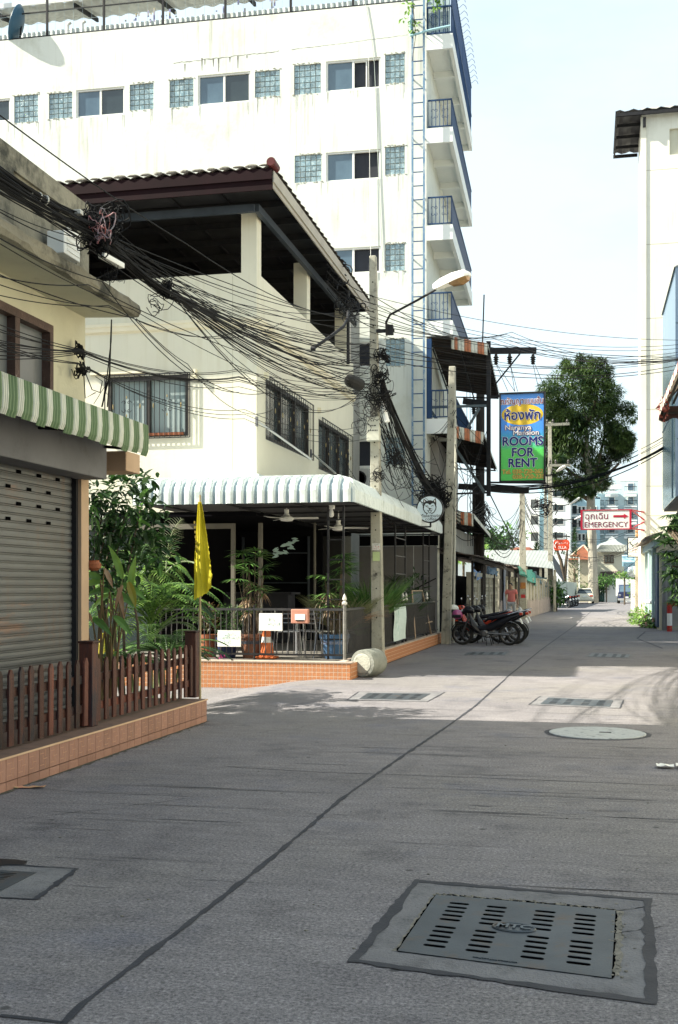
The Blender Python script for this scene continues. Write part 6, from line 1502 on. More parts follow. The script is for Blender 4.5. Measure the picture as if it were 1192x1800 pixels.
obj('hair', MB().ball(B(-.03,.01,1.62), .095, .10, .095, 12, 8).ball(B(-.03,.06,1.54), .06, .05, .07, 8, 6), mat('black_hair', (.012,.010,.010), None, 20, .5), t, smooth=True)
obj('face', MB().ball(B(-.045,-.075,1.585), .055, .035, .07, 10, 8).ball(B(-.05,-.112,1.58), .012, .012, .018, 6, 4), skin, t, smooth=True)
obj('eyes', MB().ball(B(-.07,-.103,1.60), .01, .006, .007, 6, 4).ball(B(-.03,-.106,1.60), .01, .006, .007, 6, 4), blk_pl, t)
for hx, hy, hz in ((-.39,-.14,.78), (.27,-.01,.76)):
    mb = MB()
    for k in range(4): mb.tube([B(hx+(k-1.5)*.014, hy, hz), B(hx+(k-1.5)*.015, hy-.01, hz-.045), B(hx+(k-1.5)*.015, hy+.01, hz-.075+.008*abs(k-1.5))], [.009,.008,.006], 6)
    mb.tube([B(hx-.03, hy-.01, hz+.01), B(hx-.045, hy-.03, hz-.03)], .009, 6); obj('fingers', mb, skin, t)
c = B(.36,-.03,.52); t = thing('shopping_bag', 'white plastic bag carried by the walking person', 'bag', c)
obj('bag', MB().grid([[c+V(math.cos(a)*w_, math.sin(a)*w_*.5, z+.01*math.sin(3*a)) for a in [2*math.pi*k/12 for k in range(13)]] for z, w_ in ((-.13,.02),(-.12,.10),(-.02,.12),(.08,.09),(.16,.03))]), white_paint, t, smooth=True)
obj('handle', MB().tube([c+V(-.03,0,.15), c+V(-.07,0,.23), c+V(.02,0,.16)], .006, 4), white_paint, t)
# ================================================================== CARS
def car(P, rz, label, m, L=4.4, W=1.72, H=1.42):
    t = thing('parked_car', label, 'car', P); M = Matrix.Translation(P) @ Matrix.Rotation(rz, 4, 'Z'); T = lambda x, y, z: M @ V(x, y, z); w = W/2
    prof = [(-L/2,.35,.86),(-L/2+.02,.62,.93),(-L/2+.12,.9,.96),(-L/2+.75,.96,1),(-L/2+1.0,.98,1),(-.2,.98,1),(.9,.95,1),(L/2-.5,.86,.97),(L/2-.08,.7,.93),(L/2,.4,.86)]
    rows = [[T(x,-w*k*.95,.22), T(x,-w*k,.5), T(x,-w*k*.97,z*.88), T(x,-w*k*.86,z), T(x,w*k*.86,z), T(x,w*k*.97,z*.88), T(x,w*k,.5), T(x,w*k*.95,.22)] for x, z, k in prof]
    obj('body', MB().grid(rows).poly(*rows[0]).poly(*rows[-1][::-1]), m, t, smooth=False, bev=.03)
    cab = [(-L/2+.62,.95,.88),(-L/2+1.15,H-.06,.72),(-L/2+1.6,H,.70),(.35,H,.70),(.65,H-.07,.72),(1.25,.93,.88)]
    rows = [[T(x,-w*k,max(.93,.93)), T(x,-w*k*.99,z*.55+.42), T(x,-w*k*.9,z), T(x,w*k*.9,z), T(x,w*k*.99,z*.55+.42), T(x,w*k,.93)] for x, z, k in cab]
    obj('windows', MB().grid(rows), mat('car_glass', (.03,.04,.05), None, 3, .08, spec=.9), t)
    rows = [[T(x,-w*k*.93,z+.005), T(x,w*k*.93,z+.005)] for x, z, k in cab[1:5]]; obj('roof', MB().grid(rows), m, t, solid=.03)
    for s in (-1,1):
        obj('tail_light', MB().obx(T(-L/2+.03,s*w*.70,.74), M.to_3x3()@V(.04,0,0), M.to_3x3()@V(0,.14,0), M.to_3x3()@V(0,0,.07)), red_pl, t)
        for x in (-L/2+.85, L/2-.85):
            wh = obj('wheel', MB().lathe(T(x,s*(w-.10),.3), [(.2,-.1),(.3,-.1),(.31,0),(.3,.1),(.2,.1)], 20, M.to_3x3()@V(0,1,0)), rubber, t); obj('rim', MB().lathe(T(x,s*(w+.01),.3), [(.19,-.01),(.16,.0)], 14, M.to_3x3()@V(0,s,0)), alu, wh)
        obj('pillar', MB().beam(T(-L/2+.70,s*w*.86,.95), T(-L/2+1.2,s*w*.66,H-.04), .06), m, t)
    obj('rear_window', MB().poly(T(-L/2+.66,-w*.74,.99), T(-L/2+.66,w*.74,.99), T(-L/2+1.12,w*.6,H-.09), T(-L/2+1.12,-w*.6,H-.09)), mat('rear_glass', (.10,.12,.14), None, 3, .1, spec=.9), t)
    obj('licence_plate', MB().obx(T(-L/2-.01,0,.66), M.to_3x3()@V(.01,0,0), M.to_3x3()@V(0,.19,0), M.to_3x3()@V(0,0,.07)), white_paint, t)
    obj('bumper', MB().obx(T(-L/2-.02,0,.42), M.to_3x3()@V(.05,0,0), M.to_3x3()@V(0,w*.9,0), M.to_3x3()@V(0,0,.1)), m, t, bev=.03); return t
p = at(1028,1061,z=0); p.z = 0; car(p+V(0,2.0,0), R(90), 'pale gold sedan parked at the end of the street, seen from behind', mat('gold_paint', (.64,.60,.48), (.60,.57,.46), 3, .3, spec=.6))
p = at(1043.5,1058.5,z=0); car(V(p.x,p.y+3,0), R(97), 'white car parked just beyond the gold sedan', mat('car_white', (.72,.72,.7), None, 3, .3, spec=.6))
# small dark truck
p = at(1101,1061,z=0)
t = thing('small_truck', 'small dark blue delivery truck with a white cargo box facing us on the right', 'truck', p)
tm = mat('truck_blue', (.02,.03,.09), None, 3, .3, spec=.6)
obj('cab', MB().prism([(p.x-.75,p.y,.35),(p.x-.75,p.y,1.05),(p.x-.68,p.y+.35,1.75),(p.x-.68,p.y+1.3,1.8),(p.x-.75,p.y+1.4,.35)], (1.5,0,0)), tm, t, bev=.04)
obj('windscreen', MB().poly((p.x-.62,p.y+.02,1.12),(p.x+.62,p.y+.02,1.12),(p.x+.56,p.y+.31,1.68),(p.x-.56,p.y+.31,1.68)), glass_blue, t)
obj('cargo_box', MB().box(p.x-.85,p.x+.85,p.y+1.5,p.y+4,.7,2.35), white_paint, t, bev=.03); obj('bumper', MB().box(p.x-.78,p.x+.78,p.y-.08,p.y-.01,.3,.5), alu, t)
obj('licence_plate', MB().box(p.x-.2,p.x+.2,p.y-.1,p.y-.085,.52,.66), white_paint, t)
for s in (-1,1):
    obj('headlight', MB().ball((p.x+s*.58,p.y-.01,.78), .11,.03,.11,10,6), chrome, t); obj('wheel', MB().lathe((p.x+s*.66-.1,p.y+.7,.3), [(.2,0),(.3,0),(.3,.2),(.2,.2)], 16, (1,0,0)), rubber, t); obj('wheel', MB().lathe((p.x+s*.66-.1,p.y+3.2,.3), [(.2,0),(.3,0),(.3,.2),(.2,.2)], 16, (1,0,0)), rubber, t)
# ================================================================== LEFT SIDE FURTHER ON: stalls, block wall, picket wall
blk = mat('breeze_block', (.50,.46,.36), (.40,.37,.29), 2, .95, .5, 30, stain=(.12,.11,.09), stsc=2.5, st=(.5,.7))
t = thing('block_wall', 'pierced concrete block wall behind the motorcycles and timber pole', 'wall', (-3.5, 40, 0))
ya, yb = 34.6, 45.5
obj('base', MB().box(-3.62,-3.5,ya,yb,0,.75), blk, t); obj('coping', MB().box(-3.66,-3.46,ya,yb,1.85,1.98), mat('coping', (.5,.47,.38), None, 3, .9), t)
y = ya; k = 0
while y < yb-.5: obj('pier', MB().box(-3.64,-3.48,y,y+.2,.75,1.85), blk, t); y += 2.1
bk = MB()  # one pierced block: ring with cross
for a0, a1, c0, c1 in ((0,.36,0,.05),(0,.36,.22,.27),(0,.05,.05,.22),(.31,.36,.05,.22),(.155,.205,.05,.22)): bk.box(-.05,.05,a0,a1,c0,c1)
bk.box(-.045,.045,.05,.31,.115,.155); bme = mesh('breeze_block', bk, blk)
y = ya
while y < yb-.5:
    for i in range(5):
        for j in range(4): inst('breeze_block', bme, (-3.56, y+.22+i*.37, .76+j*.272), t)
    y += 2.1
obj('backing', MB().box(-4.3,-4.25,ya,yb,0,1.9), mat('shade_cloth', (.03,.03,.03), None, 2, .9), t)
pwm = mat('grey_board_wall', (.36,.34,.29), (.27,.255,.22), 1.4, .95, .4, 20, stain=(.12,.12,.1), stsc=1.5, st=(.5,.75), var=.12)
t = thing('panel_wall', 'weathered grey concrete panel wall along the street beyond the walking person', 'wall', (-2.9, 66, 0))
A, B2 = V(-3.1,57,0), V(-2.35,79,0); dd = (B2-A); n_ = 11
for k in range(n_):
    p, q_ = A+dd*(k/n_), A+dd*((k+1)/n_)-dd.normalized()*.12; obj('panel', MB().beam(p+Z*.95, q_+Z*.95, .06, 1.9), pwm, t); obj('post', MB().beam(q_+Z*1.0+dd.normalized()*.06-dd.normalized()*.06, q_+Z*1.0+dd.normalized()*.12, .2, 2.05), blk, t)
obj('end_post', MB().beam(B2+Z*0, B2+Z*2.3, .35), blk, t)
mb = MB(); pkm = mesh('picket', MB().box(-.015,.015,-.04,.04,0,.85), mat('pink_white_picket', (.55,.47,.44), (.42,.36,.33), 6, .8, var=.2))
t = thing('picket_fence', 'low faded pinkish pickets standing against the grey panel wall', 'fence', A)
for k in range(90):
    p = A+dd*(k/90)+V(.12,0,.02); inst('picket', pkm, p, t, (0,0,0), (1,1,rnd.uniform(.85,1.1)))
obj('rail', MB().beam(A+V(.10,0,.5), B2+V(.10,0,.5), .03), blk, t)
t = thing('picket_fence', 'short run of pale pickets beside the walking person', 'fence', V(-3.35,46,0))
for k in range(30): inst('picket', pkm, (-3.42, 45.2+k*.38, .02), t, (0,0,0), (1,1,rnd.uniform(.9,1.15)))
obj('rail', MB().beam((-3.45,45.2,.5), (-3.3,56.5,.5), .03), blk, t)
t = thing('panel_wall', 'grey concrete panel wall behind the walking person', 'wall', V(-3.5,50,0))
for k in range(6): obj('panel', MB().box(-3.62,-3.56,48.5+k*1.5,49.9+k*1.5,0,1.85), pwm, t); obj('post', MB().box(-3.66,-3.5,49.92+k*1.5,49.98+k*1.5,0,2), blk, t)
# lean-to roof of rusty sheets on timber posts
rust = mat('rusty_sheet', (.14,.10,.08), (.08,.06,.05), 2, .8, .3, 20, stain=(.35,.33,.3), stsc=3, st=(.55,.7))
t = thing('lean_to_roof', 'patched rusty lean-to roof on thin posts above the block wall', 'shelter', (-3.4, 44, 2.3))
for k in range(9):
    y0_ = 33.5+k*2.5; z0_ = 2.42-.012*k; rows = []
    for i in range(26): y = y0_+2.7*i/25; rows.append([V(-3.15+rnd.uniform(-.03,.03), y, z0_+.02*math.sin(i*1.6)+.03*(k % 2)), V(-6.0, y, z0_+.45+.02*math.sin(i*1.6))])
    obj('roof_sheet', MB().grid(rows), rust, t, solid=.008)
pmk = mesh('post', MB().box(-.035,.035,-.035,.035,0,2.4), wm)
for y in (34.2,38.4,42.6,46.3,50.3,55.4): inst('post', pmk, (-3.42+rnd.uniform(-.04,.04), y, 0), t, (rnd.uniform(-.02,.02),0,0))
obj('beam', MB().beam((-3.4,33.5,2.36),(-3.35,56,2.24),.08,.12), wm, t)
mb = MB()
for k in range(40): y = rnd.uniform(34,55); mb.box(-5-rnd.random(), -4.8, y, y+rnd.uniform(.2,.7), 0, rnd.uniform(.8,2.0))
obj('stored_boards', mb, mat('clutter', (.14,.14,.14), (.05,.06,.07), .8, .8, stain=(.3,.28,.25), stsc=1.2), t, kind='stuff')
tp_b = mat('blue_tarp', (.04,.15,.42), (.06,.22,.52), 3, .5, .3, 15); tp_g = mat('green_tarp', (.02,.20,.15), (.015,.15,.12), 3, .6, .4, 15); tp_n = mat('grey_green_net', (.06,.11,.12), (.035,.07,.08), 3, .8, .5, 15)
def tarp(name, pts, m, label, amp=.06):
    """pts: rows of control points, wrinkled"""
    rows = []; nr, nc = len(pts), len(pts[0])
    for i in range((nr-1)*6+1):
        row = []; a, fa = divmod(i/6, 1); a = int(a); a2 = min(a+1, nr-1)
        for j in range((nc-1)*8+1):
            b_, fb = divmod(j/8, 1); b_ = int(b_); b2 = min(b_+1, nc-1)
            p = Vector(pts[a][b_]).lerp(Vector(pts[a][b2]), fb).lerp(Vector(pts[a2][b_]).lerp(Vector(pts[a2][b2]), fb), fa)
            row.append(p+V(amp*math.sin(j*1.3+i*.4), 0, amp*.6*math.sin(i*1.1+j*.7)))
        rows.append(row)
    tag(obj(name, MB().grid(rows), m, solid=.01), label, 'tarpaulin')
tarp('tarpaulin', [[(-3.5,34.6,2.25),(-3.5,36.5,1.95),(-3.55,38.4,2.1)],[(-3.5,34.6,1.95),(-3.5,36.5,1.75),(-3.55,38.4,1.85)]], tp_b, 'bright blue tarpaulin sagging above the pierced block wall')
tarp('curtain', [[(-3.36,46.2,2.35),(-3.36,47.3,2.35)],[(-3.4,46.2,1.2),(-3.4,47.3,1.2)],[(-3.36,46.2,.15),(-3.36,47.2,.15)]], blue_dark, 'dark blue cloth curtain hanging in the gap behind the walking person', .04)
tarp('tarpaulin', [[(-3.5,40,2.2),(-3.45,42,2.25),(-3.45,44,2.15)],[(-3.5,40,1.95),(-3.45,42,2.0),(-3.5,44,1.95)]], mat('faded_blue', (.12,.24,.38), (.07,.15,.26), 3, .7), 'faded blue cloth strips between the timber pole and the curtain', .08)
tarp('tarpaulin', [[(-3.2,52,2.45),(-3.0,58,2.42),(-2.95,64,2.35)],[(-3.15,52,2.2),(-2.9,58,1.95),(-2.9,64,1.85)],[(-3.0,53,2.15),(-2.8,58,1.75),(-2.82,63,1.65)]], tp_g, 'dark green tarpaulin draped over the grey wall behind the third pole', .08)
tarp('netting', [[(-3.0,63,2.4),(-2.8,70,2.1),(-2.55,76,2.0),(-2.45,78.8,1.9)],[(-2.9,63,1.8),(-2.65,70,1.6),(-2.4,76,1.1),(-2.2,78.8,.9)]], tp_n, 'grey green netting draped over the far end of the grey wall', .12)
# corrugated market roof
mr_m = mat('market_roof', (.30,.32,.31), (.24,.26,.25), 1, .5, streak=(.3,.3,.28))
t = thing('market_shed', 'long pale corrugated shed roof behind the grey wall', 'shed', (-6, 72, 0))
pa, pb = at(846,967,d=78), at(968,968,d=78); fa, fb = at(850,987,d=70), at(975,1000,d=70); rows = []
for i in range(200): u = i/199; zz = .02*math.sin(i*1.57); rows.append([pa.lerp(pb, u)+Z*zz, fa.lerp(fb, u)+Z*zz])
obj('roof', MB().grid(rows), mr_m, t, solid=.02)
obj('gable', MB().poly(pb-Z*.05, fb-Z*.05, fb+V(.5,6,-.9), pb+V(.6,1,-1.0)), dark_metal, t)
mb = MB()
for u in (0,.2,.4,.6,.8,1): p = fa.lerp(fb, u); mb.beam(V(p.x,p.y+.3,0), V(p.x,p.y+.3,p.z-.05), .15)
obj('post', mb, blk, t); obj('back_shade', MB().poly(V(pa.x,79,0),V(pb.x-.4,79,0),V(pb.x-.4,79,pb.z-.6),V(pa.x,79,pa.z-.6)), mat('shade_cloth', (0,0,0)), t)
# ================================================================== THIRD AND FAR POLES
p = at(920,1088,z=0); cpole(p.x, p.y, at(918,866,d=p.dot(FW)).z, .36, .24, 'third concrete pole with dark base beside the walking person', -.06, 16)
tt_ = bpy.data.objects[ORG and [o.name for o in C.objects if o.name.startswith('utility_pole')][-1]]
d3 = p.dot(FW); a = at(0,1046,d=d3).z
obj('orange_sticker', MB().box(p.x-.13,p.x+.12,p.y-.185,p.y-.18,at(0,1035,d=d3).z,at(0,1024,d=d3).z), mat('orange_sticker', (.5,.25,.05), (.35,.12,.08), 8, .7), tt_); obj('red_sticker', MB().box(p.x-.1,p.x+.1,p.y-.185,p.y-.18,at(0,1051,d=d3).z,at(0,1045,d=d3).z), red_print, tt_)
p4 = at(968,1074,z=0); d4 = p4.dot(FW); cpole(p4.x, p4.y, at(966,742,d=d4).z, .36, .22, 'fourth concrete pole carrying far crossarms just right of the rooms sign', -.05, 16)
p5 = at(960,1067,z=0); d5 = p5.dot(FW); cpole(p5.x, p5.y, at(957,838,d=d5).z, .34, .22, 'fifth slimmer concrete pole close behind the fourth', -.05, 12)
for (a, b_, c_, dd_, d_, lab) in ((958,747,1001,745,d4,'pale crossarm at the top of the fourth pole'),(963,818,1003,818,d4,'lower crossarm of the fourth pole')):
    t = thing('crossarm', lab, 'crossarm', at(a,b_,d=d_)); obj('arm', MB().beam(at(a,b_,d=d_-.3), at(c_,dd_,d=d_-.3), .14, .16), pole_conc, t)
    mb = MB()
    for x in (a+4, a+14, c_-4): c = at(x, b_-2, d=d_-.3); mb.lathe(c, [(.05,0),(.09,.06),(.05,.12),(.09,.18),(.03,.3)], 8)
    obj('insulator', mb, dark_alu, t)
lm = mat('lamp_white', (0,0,0))
def farlamp(a, b_, c_, dd_, d_, lab):
    t = thing('street_lamp', lab, 'street lamp', at(a, b_, d=d_)); p, q_ = at(a, b_, d=d_), at(c_, dd_, d=d_-.5)
    obj('arm', MB().tube([p, p.lerp(q_, .3)+Z*.35, q_], .035, 6), dark_metal, t); e_ = (q_-p).normalized(); s_ = e_.cross(Z).normalized()
    obj('lamp_head', MB().grid([[q_+e_*u+s_*(w_*math.cos(k*math.pi/4))+Z*(w_*.5*math.sin(k*math.pi/4)) for k in range(9)] for u, w_ in ((-.1,.04),(0,.10),(.3,.17),(.65,.15),(.75,.04))]), lm, t, smooth=True)
farlamp(968,836,980,828,70,'far street lamp just right of the lower edge of the rooms sign'); farlamp(976,905,1003,886,74,'far street lamp below the crown of the big tree')
farlamp(968,930,1012,912,76,'thin far lamp arm reaching behind the emergency sign')
# slender tree trunk behind the poles and leaning one
t = thing('slender_tree', 'slender forked tree behind the red oval sign', 'tree', at(990,1066,z=0))
p = at(994,1064,z=0); d_ = p.dot(FW)
obj('trunk', MB().tube([p, at(992,1020,d=d_), at(986,985,d=d_), at(976,960,d=d_)], [.22,.2,.14,.08], 8).tube([at(992,1020,d=d_), at(996,980,d=d_), at(998,960,d=d_)], [.18,.12,.06], 8), bark, t)
mb = MB(); bushy(mb, at(985,958,d=d_), .8, .8, .7, 60, .35, .15, .5, 2); obj('crown', mb, g_dark, t)
# red oval sign
c = at(987,958,d=60)
t = thing('oval_sign', 'small red rounded shop sign hanging from the far pole bracket', 'sign', c)
x0_, x1_ = at(973,0,d=60).x, at(1001,0,d=60).x; hz_ = .28; pts = []; w_ = (x1_-x0_)/2
for (sx_, sz_, a0) in ((1,1,0),(-1,1,90),(-1,-1,180),(1,-1,270)):
    for k in range(5): a = R(a0+k*22.5); pts.append((c.x+sx_*(w_-.14)+.14*math.cos(a), c.y, c.z+sz_*(hz_-.14)+.14*math.sin(a)))
obj('panel', MB().prism(pts, (0,.08,0)), mat('sign_coral_red', (.55,.07,.03), (.5,.06,.03), 4, .5), t)
marks(t, c.x-.22, c.x+.32, c.y-.002, c.z+.10, .12, wht, 7); text('lettering', 'ELLA', c+V(.05,-.02,-.14), .2, (R(90),0,0), wht, t, .003)
obj('ornament', MB().tube([c+V(-w_+.1,-.02,-.15), c+V(-w_+.06,-.02,0), c+V(-w_+.16,-.02,.16)], .02, 5), wht, t)
obj('bracket', MB().beam(at(972,942,d=60), at(1002,943,d=60), .06).beam(at(978,942,d=60), at(978,950,d=60), .03).beam(at(996,938,d=60), at(996,950,d=60), .04), dark_metal, t)
# small planting and walls near bikes
t = thing('side_wall', 'pale low boundary wall behind the far motorcycles', 'wall', at(975,1068,z=0)); p, q_ = at(972,1069,z=0), at(1013,1060,z=0)
obj('panel', MB().beam(p+Z*1.0, q_+Z*1.0, .15, 2.0), mat('pale_green_wall', (.50,.54,.46), None, 1, .9), t)
def shrub(px_, py_, d_, rx, rz, n, L, m, label, name='shrub', cat='shrub', W=.5, ry=None):
    c = at(px_, py_, d=d_); t = thing(name, label, cat, (c.x, c.y, 0)); mb = MB(); mm = MB()
    nb_ = 7
    for k in range(nb_): q_ = V(rnd.uniform(-.6,.6)*rx, rnd.uniform(-.5,.5)*rx, rnd.uniform(-.55,.6)*rz); bushy(mb, c+q_, rx*.55, (ry or rx)*.5, rz*.5, n//nb_, L, L*W, .4, 2, .1)
    obj('foliage', mb, m, t); obj('trunk', MB().tube([(c.x,c.y,0), c-Z*rz*.3], .08, 6), bark, t); return t
shrub(978,1042,72,.7,.8,260,.32,g_mid,'leafy pot plants beside the far motorcycles')
shrub(1021,1012,120,1.6,1.6,900,.32,g_bright,'bright green rounded tree in front of the red roofed house','round_tree','tree')
shrub(1022,1028,118,1.6,.8,420,.3,g_mid,'green bush right above the gold sedan')
shrub(1066,1022,116,1.4,.8,420,.3,g_mid,'green bush right of the big tree trunk')
shrub(1052,1026,118,1.0,.9,260,.3,g_dark,'dark bush between the trunk and the green gate')
shrub(1114,1032,76,.5,1.1,340,.2,g_bright,'bright climbing bush behind the white vertical banner')
shrub(1098,1012,100,.9,.45,200,.25,g_bright,'bright bush above the small truck')
shrub(840,955,92,3.2,1.5,700,.5,g_dark,'dark green broad tree left above the shed roof','broad_tree','tree'); shrub(872,958,95,2.6,1.6,600,.5,g_mid,'mid green tree above the shed roof','broad_tree','tree'); shrub(815,968,70,1.6,.8,260,.35,g_bright,'bright foliage behind the second pole','broad_tree','tree')
def cyp(px_, pt, pb, d_, w_, label):
    b_ = at(px_, pb, d=d_); top = at(px_, pt, d=d_); t = thing('cypress', label, 'tree', (b_.x, b_.y, 0)); mb = MB(); H = top.z-.5
    for k in range(420):
        u = rnd.random()**.8; z = .5+H*u; r_ = w_*(1-u)**.75*rnd.uniform(.5,1); a = rnd.uniform(0,6.3); mb.grid(leaf_pts(V(b_.x+r_*math.cos(a), b_.y+r_*math.sin(a), z), V(math.cos(a)*.6, math.sin(a)*.6, .7), .4, .22, Z, .2, 1))
    obj('crown', mb, g_dark, t); obj('trunk', MB().tube([(b_.x,b_.y,0),(b_.x,b_.y,H*.5)], .12, 6), bark, t)
cyp(865,929,1030,100,.75,'leftmost cypress, rising above the green trees left of the third pole'); cyp(879,943,1030,104,.7,'shorter cypress just left of the third pole')
cyp(944,955,1030,98,1.0,'broad cypress in front of the white hotel between two poles'); cyp(1010,930,1030,112,1.0,'cypress right of the red oval sign'); cyp(1033,938,1030,122,.8,'cypress behind the red roofed house')
# ================================================================== BIG TREE
D = 112
def crown(segs, name, n, L):
    mb = MB()
    for (a, b_, rx, rz) in segs:
        c = at(a, b_, d=D+rnd.uniform(-2.5,2.5)); k_ = D/FOC; RXc, RZc = rx*k_, rz*k_
        for j in range(10):
            while 1:
                q_ = V(rnd.uniform(-1,1), rnd.uniform(-1,1), rnd.uniform(-1,1))
                if .5 < q_.length < 1: break
            cc_ = c+V(q_.x*RXc, q_.y*RXc*.9, q_.z*RZc); r_ = min(RXc, RZc)*rnd.uniform(.32,.5); bushy(mb, cc_, r_*1.2, r_*1.1, r_*.8, int(n/10), L, L*.6, .4, 1, .2)
    return mb
segs = [(1012,672,44,36),(1046,664,34,26),(985,705,38,40),(1062,700,36,36),(1028,712,46,34),(965,735,34,40),(1085,740,26,42),(1072,778,30,34),(958,775,28,30),(1012,745,36,20),(990,800,40,30),(1050,812,26,22),(1000,845,46,22),(1040,850,30,16),(968,820,26,22),(1090,770,24,22),(1020,868,26,12),(1022,640,36,16),(1098,775,14,16)]
bt = at(1042,1052,d=D); t = thing('big_tree', 'very tall tree with a dense oval crown behind the emergency sign', 'tree', (bt.x, bt.y, 0))
cmb = crown(segs, 'c', 2400, .52)
for (a_, b_, rx_, rz_, n_) in ((1014,730,80,88,5200),(1020,835,48,34,1300),(985,765,52,50,1500)): bushy(cmb, at(a_, b_, d=D), rx_*D/FOC, rx_*D/FOC*.8, rz_*D/FOC, n_, .55, .34, .4, 1, .35)
obj('crown', cmb, leafmat('big_tree_leaf', (.014,.038,.016), (.095,.15,.04), .55, .28), t)
tk = mat('pale_bark', (.42,.39,.32), (.24,.22,.18), 1.2, .9, .6, 6, stretch=(1,1,.4), stain=(.10,.09,.08), stsc=1.4, st=(.52,.68))
ap = lambda a, b_, dz=0: at(a, b_, d=D+dz)
obj('trunk', MB().tube([V(bt.x+.05,bt.y,0), ap(1042,980), ap(1039,900), ap(1038,850), ap(1032,800), ap(1030,740), ap(1022,690)], [.52,.44,.42,.38,.26,.16,.06], 12), tk, t)
mb = MB()
for pts in ([(1038,850),(1052,810),(1062,770),(1066,730)], [(1033,810),(1012,780),(996,750),(985,715)], [(1030,750),(1044,715),(1052,680)], [(1036,850),(1010,835),(985,815),(962,800)], [(1038,860),(1065,838),(1088,815)], [(1032,790),(1004,775),(970,762)], [(1037,880),(1018,868),(1004,860)]):
    mb.tube([ap(a, b_, i*.6) for i, (a, b_) in enumerate(pts)], [.24,.18,.12,.05][:len(pts)], 7)
obj('limb', mb, bark, t)
# ================================================================== FAR BUILDINGS
hw_ = mat('hotel_white', (.74,.78,.78), (.68,.73,.74), .3, .9); hb_ = mat('hotel_blue', (.36,.52,.60), (.32,.48,.56), .3, .9)
def fbox(mb, a, b_, t_, bt_, d_, dep=.3):
    p, q_ = at(a, t_, d=d_), at(b_, bt_, d=d_); return mb.box(p.x, q_.x, p.y, p.y+dep, q_.z, p.z)
def block(name, label, a, b_, t_, d_, m, dep=12, cat='building'):
    p, q_ = at(a, t_, d=d_), at(b_, t_, d=d_); t = thing(name, label, cat, ((p.x+q_.x)/2, p.y, 0)); obj('wall', MB().box(p.x, q_.x, p.y, p.y+dep, 0, p.z), m, t); return t, p.y
def win(t, y, a, b_, t_, bt_, m=glass_dark, fr=None, balc=False):
    k = (bt_+t_)/2; p, q_ = at(a, t_, y=y), at(b_, bt_, y=y); w_ = obj('window', MB().box(p.x-.1, q_.x+.1, y-.06, y-.01, q_.z-.1, p.z+.1), fr or white_paint, t)
    obj('pane', MB().box(p.x, q_.x, y-.08, y-.065, q_.z, p.z), m, w_)
    if balc:
        obj('balcony', MB().box(p.x-.5, q_.x+.5, y-.9, y-.09, q_.z-.45, q_.z-.25), hw_, t); mb = MB()
        for i in range(9): x = p.x-.45+(q_.x-p.x+.9)*i/8; mb.box(x-.02, x+.02, y-.88, y-.84, q_.z-.25, q_.z+.45)
        obj('balcony_railing', mb.box(p.x-.5, q_.x+.5, y-.89, y-.83, q_.z+.45, q_.z+.52), dark_metal, t)
hA, y_ = block('hotel_wing', 'white hotel wing with stacked side balconies, left part of the far hotel', 925, 948, 868, 150, hw_)
for r_ in range(4):
    t_ = 878+r_*29; win(hA, y_, 933, 946, t_, t_+15, mat('hotel_shade', (.08,.09,.09), None, 1, .8)); fb = MB(); fbox(fb, 924, 948, t_+17, t_+27, 149, .6); obj('balcony', fb, hw_, hA)
hB, y_ = block('hotel_stair_tower', 'pale blue stair tower of the far hotel with a small gable', 946, 972, 862, 152, hb_)
p, q_ = at(945,862,y=y_), at(973,862,y=y_); obj('gable_roof', MB().prism([p, V(q_.x,y_,p.z), V((p.x+q_.x)/2+.3,y_,p.z+1.4)], (0,6,0)), hb_, hB)
hC, y_ = block('hotel_wing', 'white middle wing of the far hotel with square dark windows', 970, 1003, 850, 148, hw_)
for r_ in range(4):
    t_ = 863+r_*24.5
    win(hC, y_, 962+10, 962+16, t_, t_+9); win(hC, y_, 976, 990, t_, t_+9)
hD, y_ = block('hotel_wing', 'light blue recessed wing of the far hotel with rows of windows', 1003, 1055, 878, 158, hb_)
for r_ in range(5):
    t_ = 889+r_*24
    win(hD, y_, 1006, 1014, t_, t_+14, balc=(r_ < 3))
    for a in (1017, 1024, 1031, 1044): win(hD, y_, a, a+4, t_+2, t_+13)
hE, y_ = block('hotel_wing', 'pale blue right wing of the far hotel with balconied windows', 1050, 1131, 845, 160, mat('hotel_pale_blue', (.50,.62,.66), (.46,.58,.63), .3, .9))
for r_ in range(4):
    t_ = 850+r_*24.5
    for a in (1044, 1069, 1102): win(hE, y_, a+2, a+11, t_, t_+12, glass_blue, balc=True)
mb = MB(); fbox(mb, 1090, 1131, 832, 846, 155, .8); fbox(mb, 1060, 1092, 852, 860, 157, .8); obj('parapet', mb, hw_, hE)
for (a, lab) in ((1075,''),(1108,'')): fb = MB(); [fbox(fb, a-11, a+11, 869+k*24.5, 873+k*24.5, 158, .8) for k in range(5)]; obj('ledge', fb, hw_, hE)
t, y_ = block('brick_building', 'small reddish building far behind the shed roof', 897, 932, 962, 130, mat('salmon_brick', (.42,.17,.12), (.36,.14,.10), 1, .9))
for a in (902,909,916,923): win(t, y_, a, a+4, 973, 977)
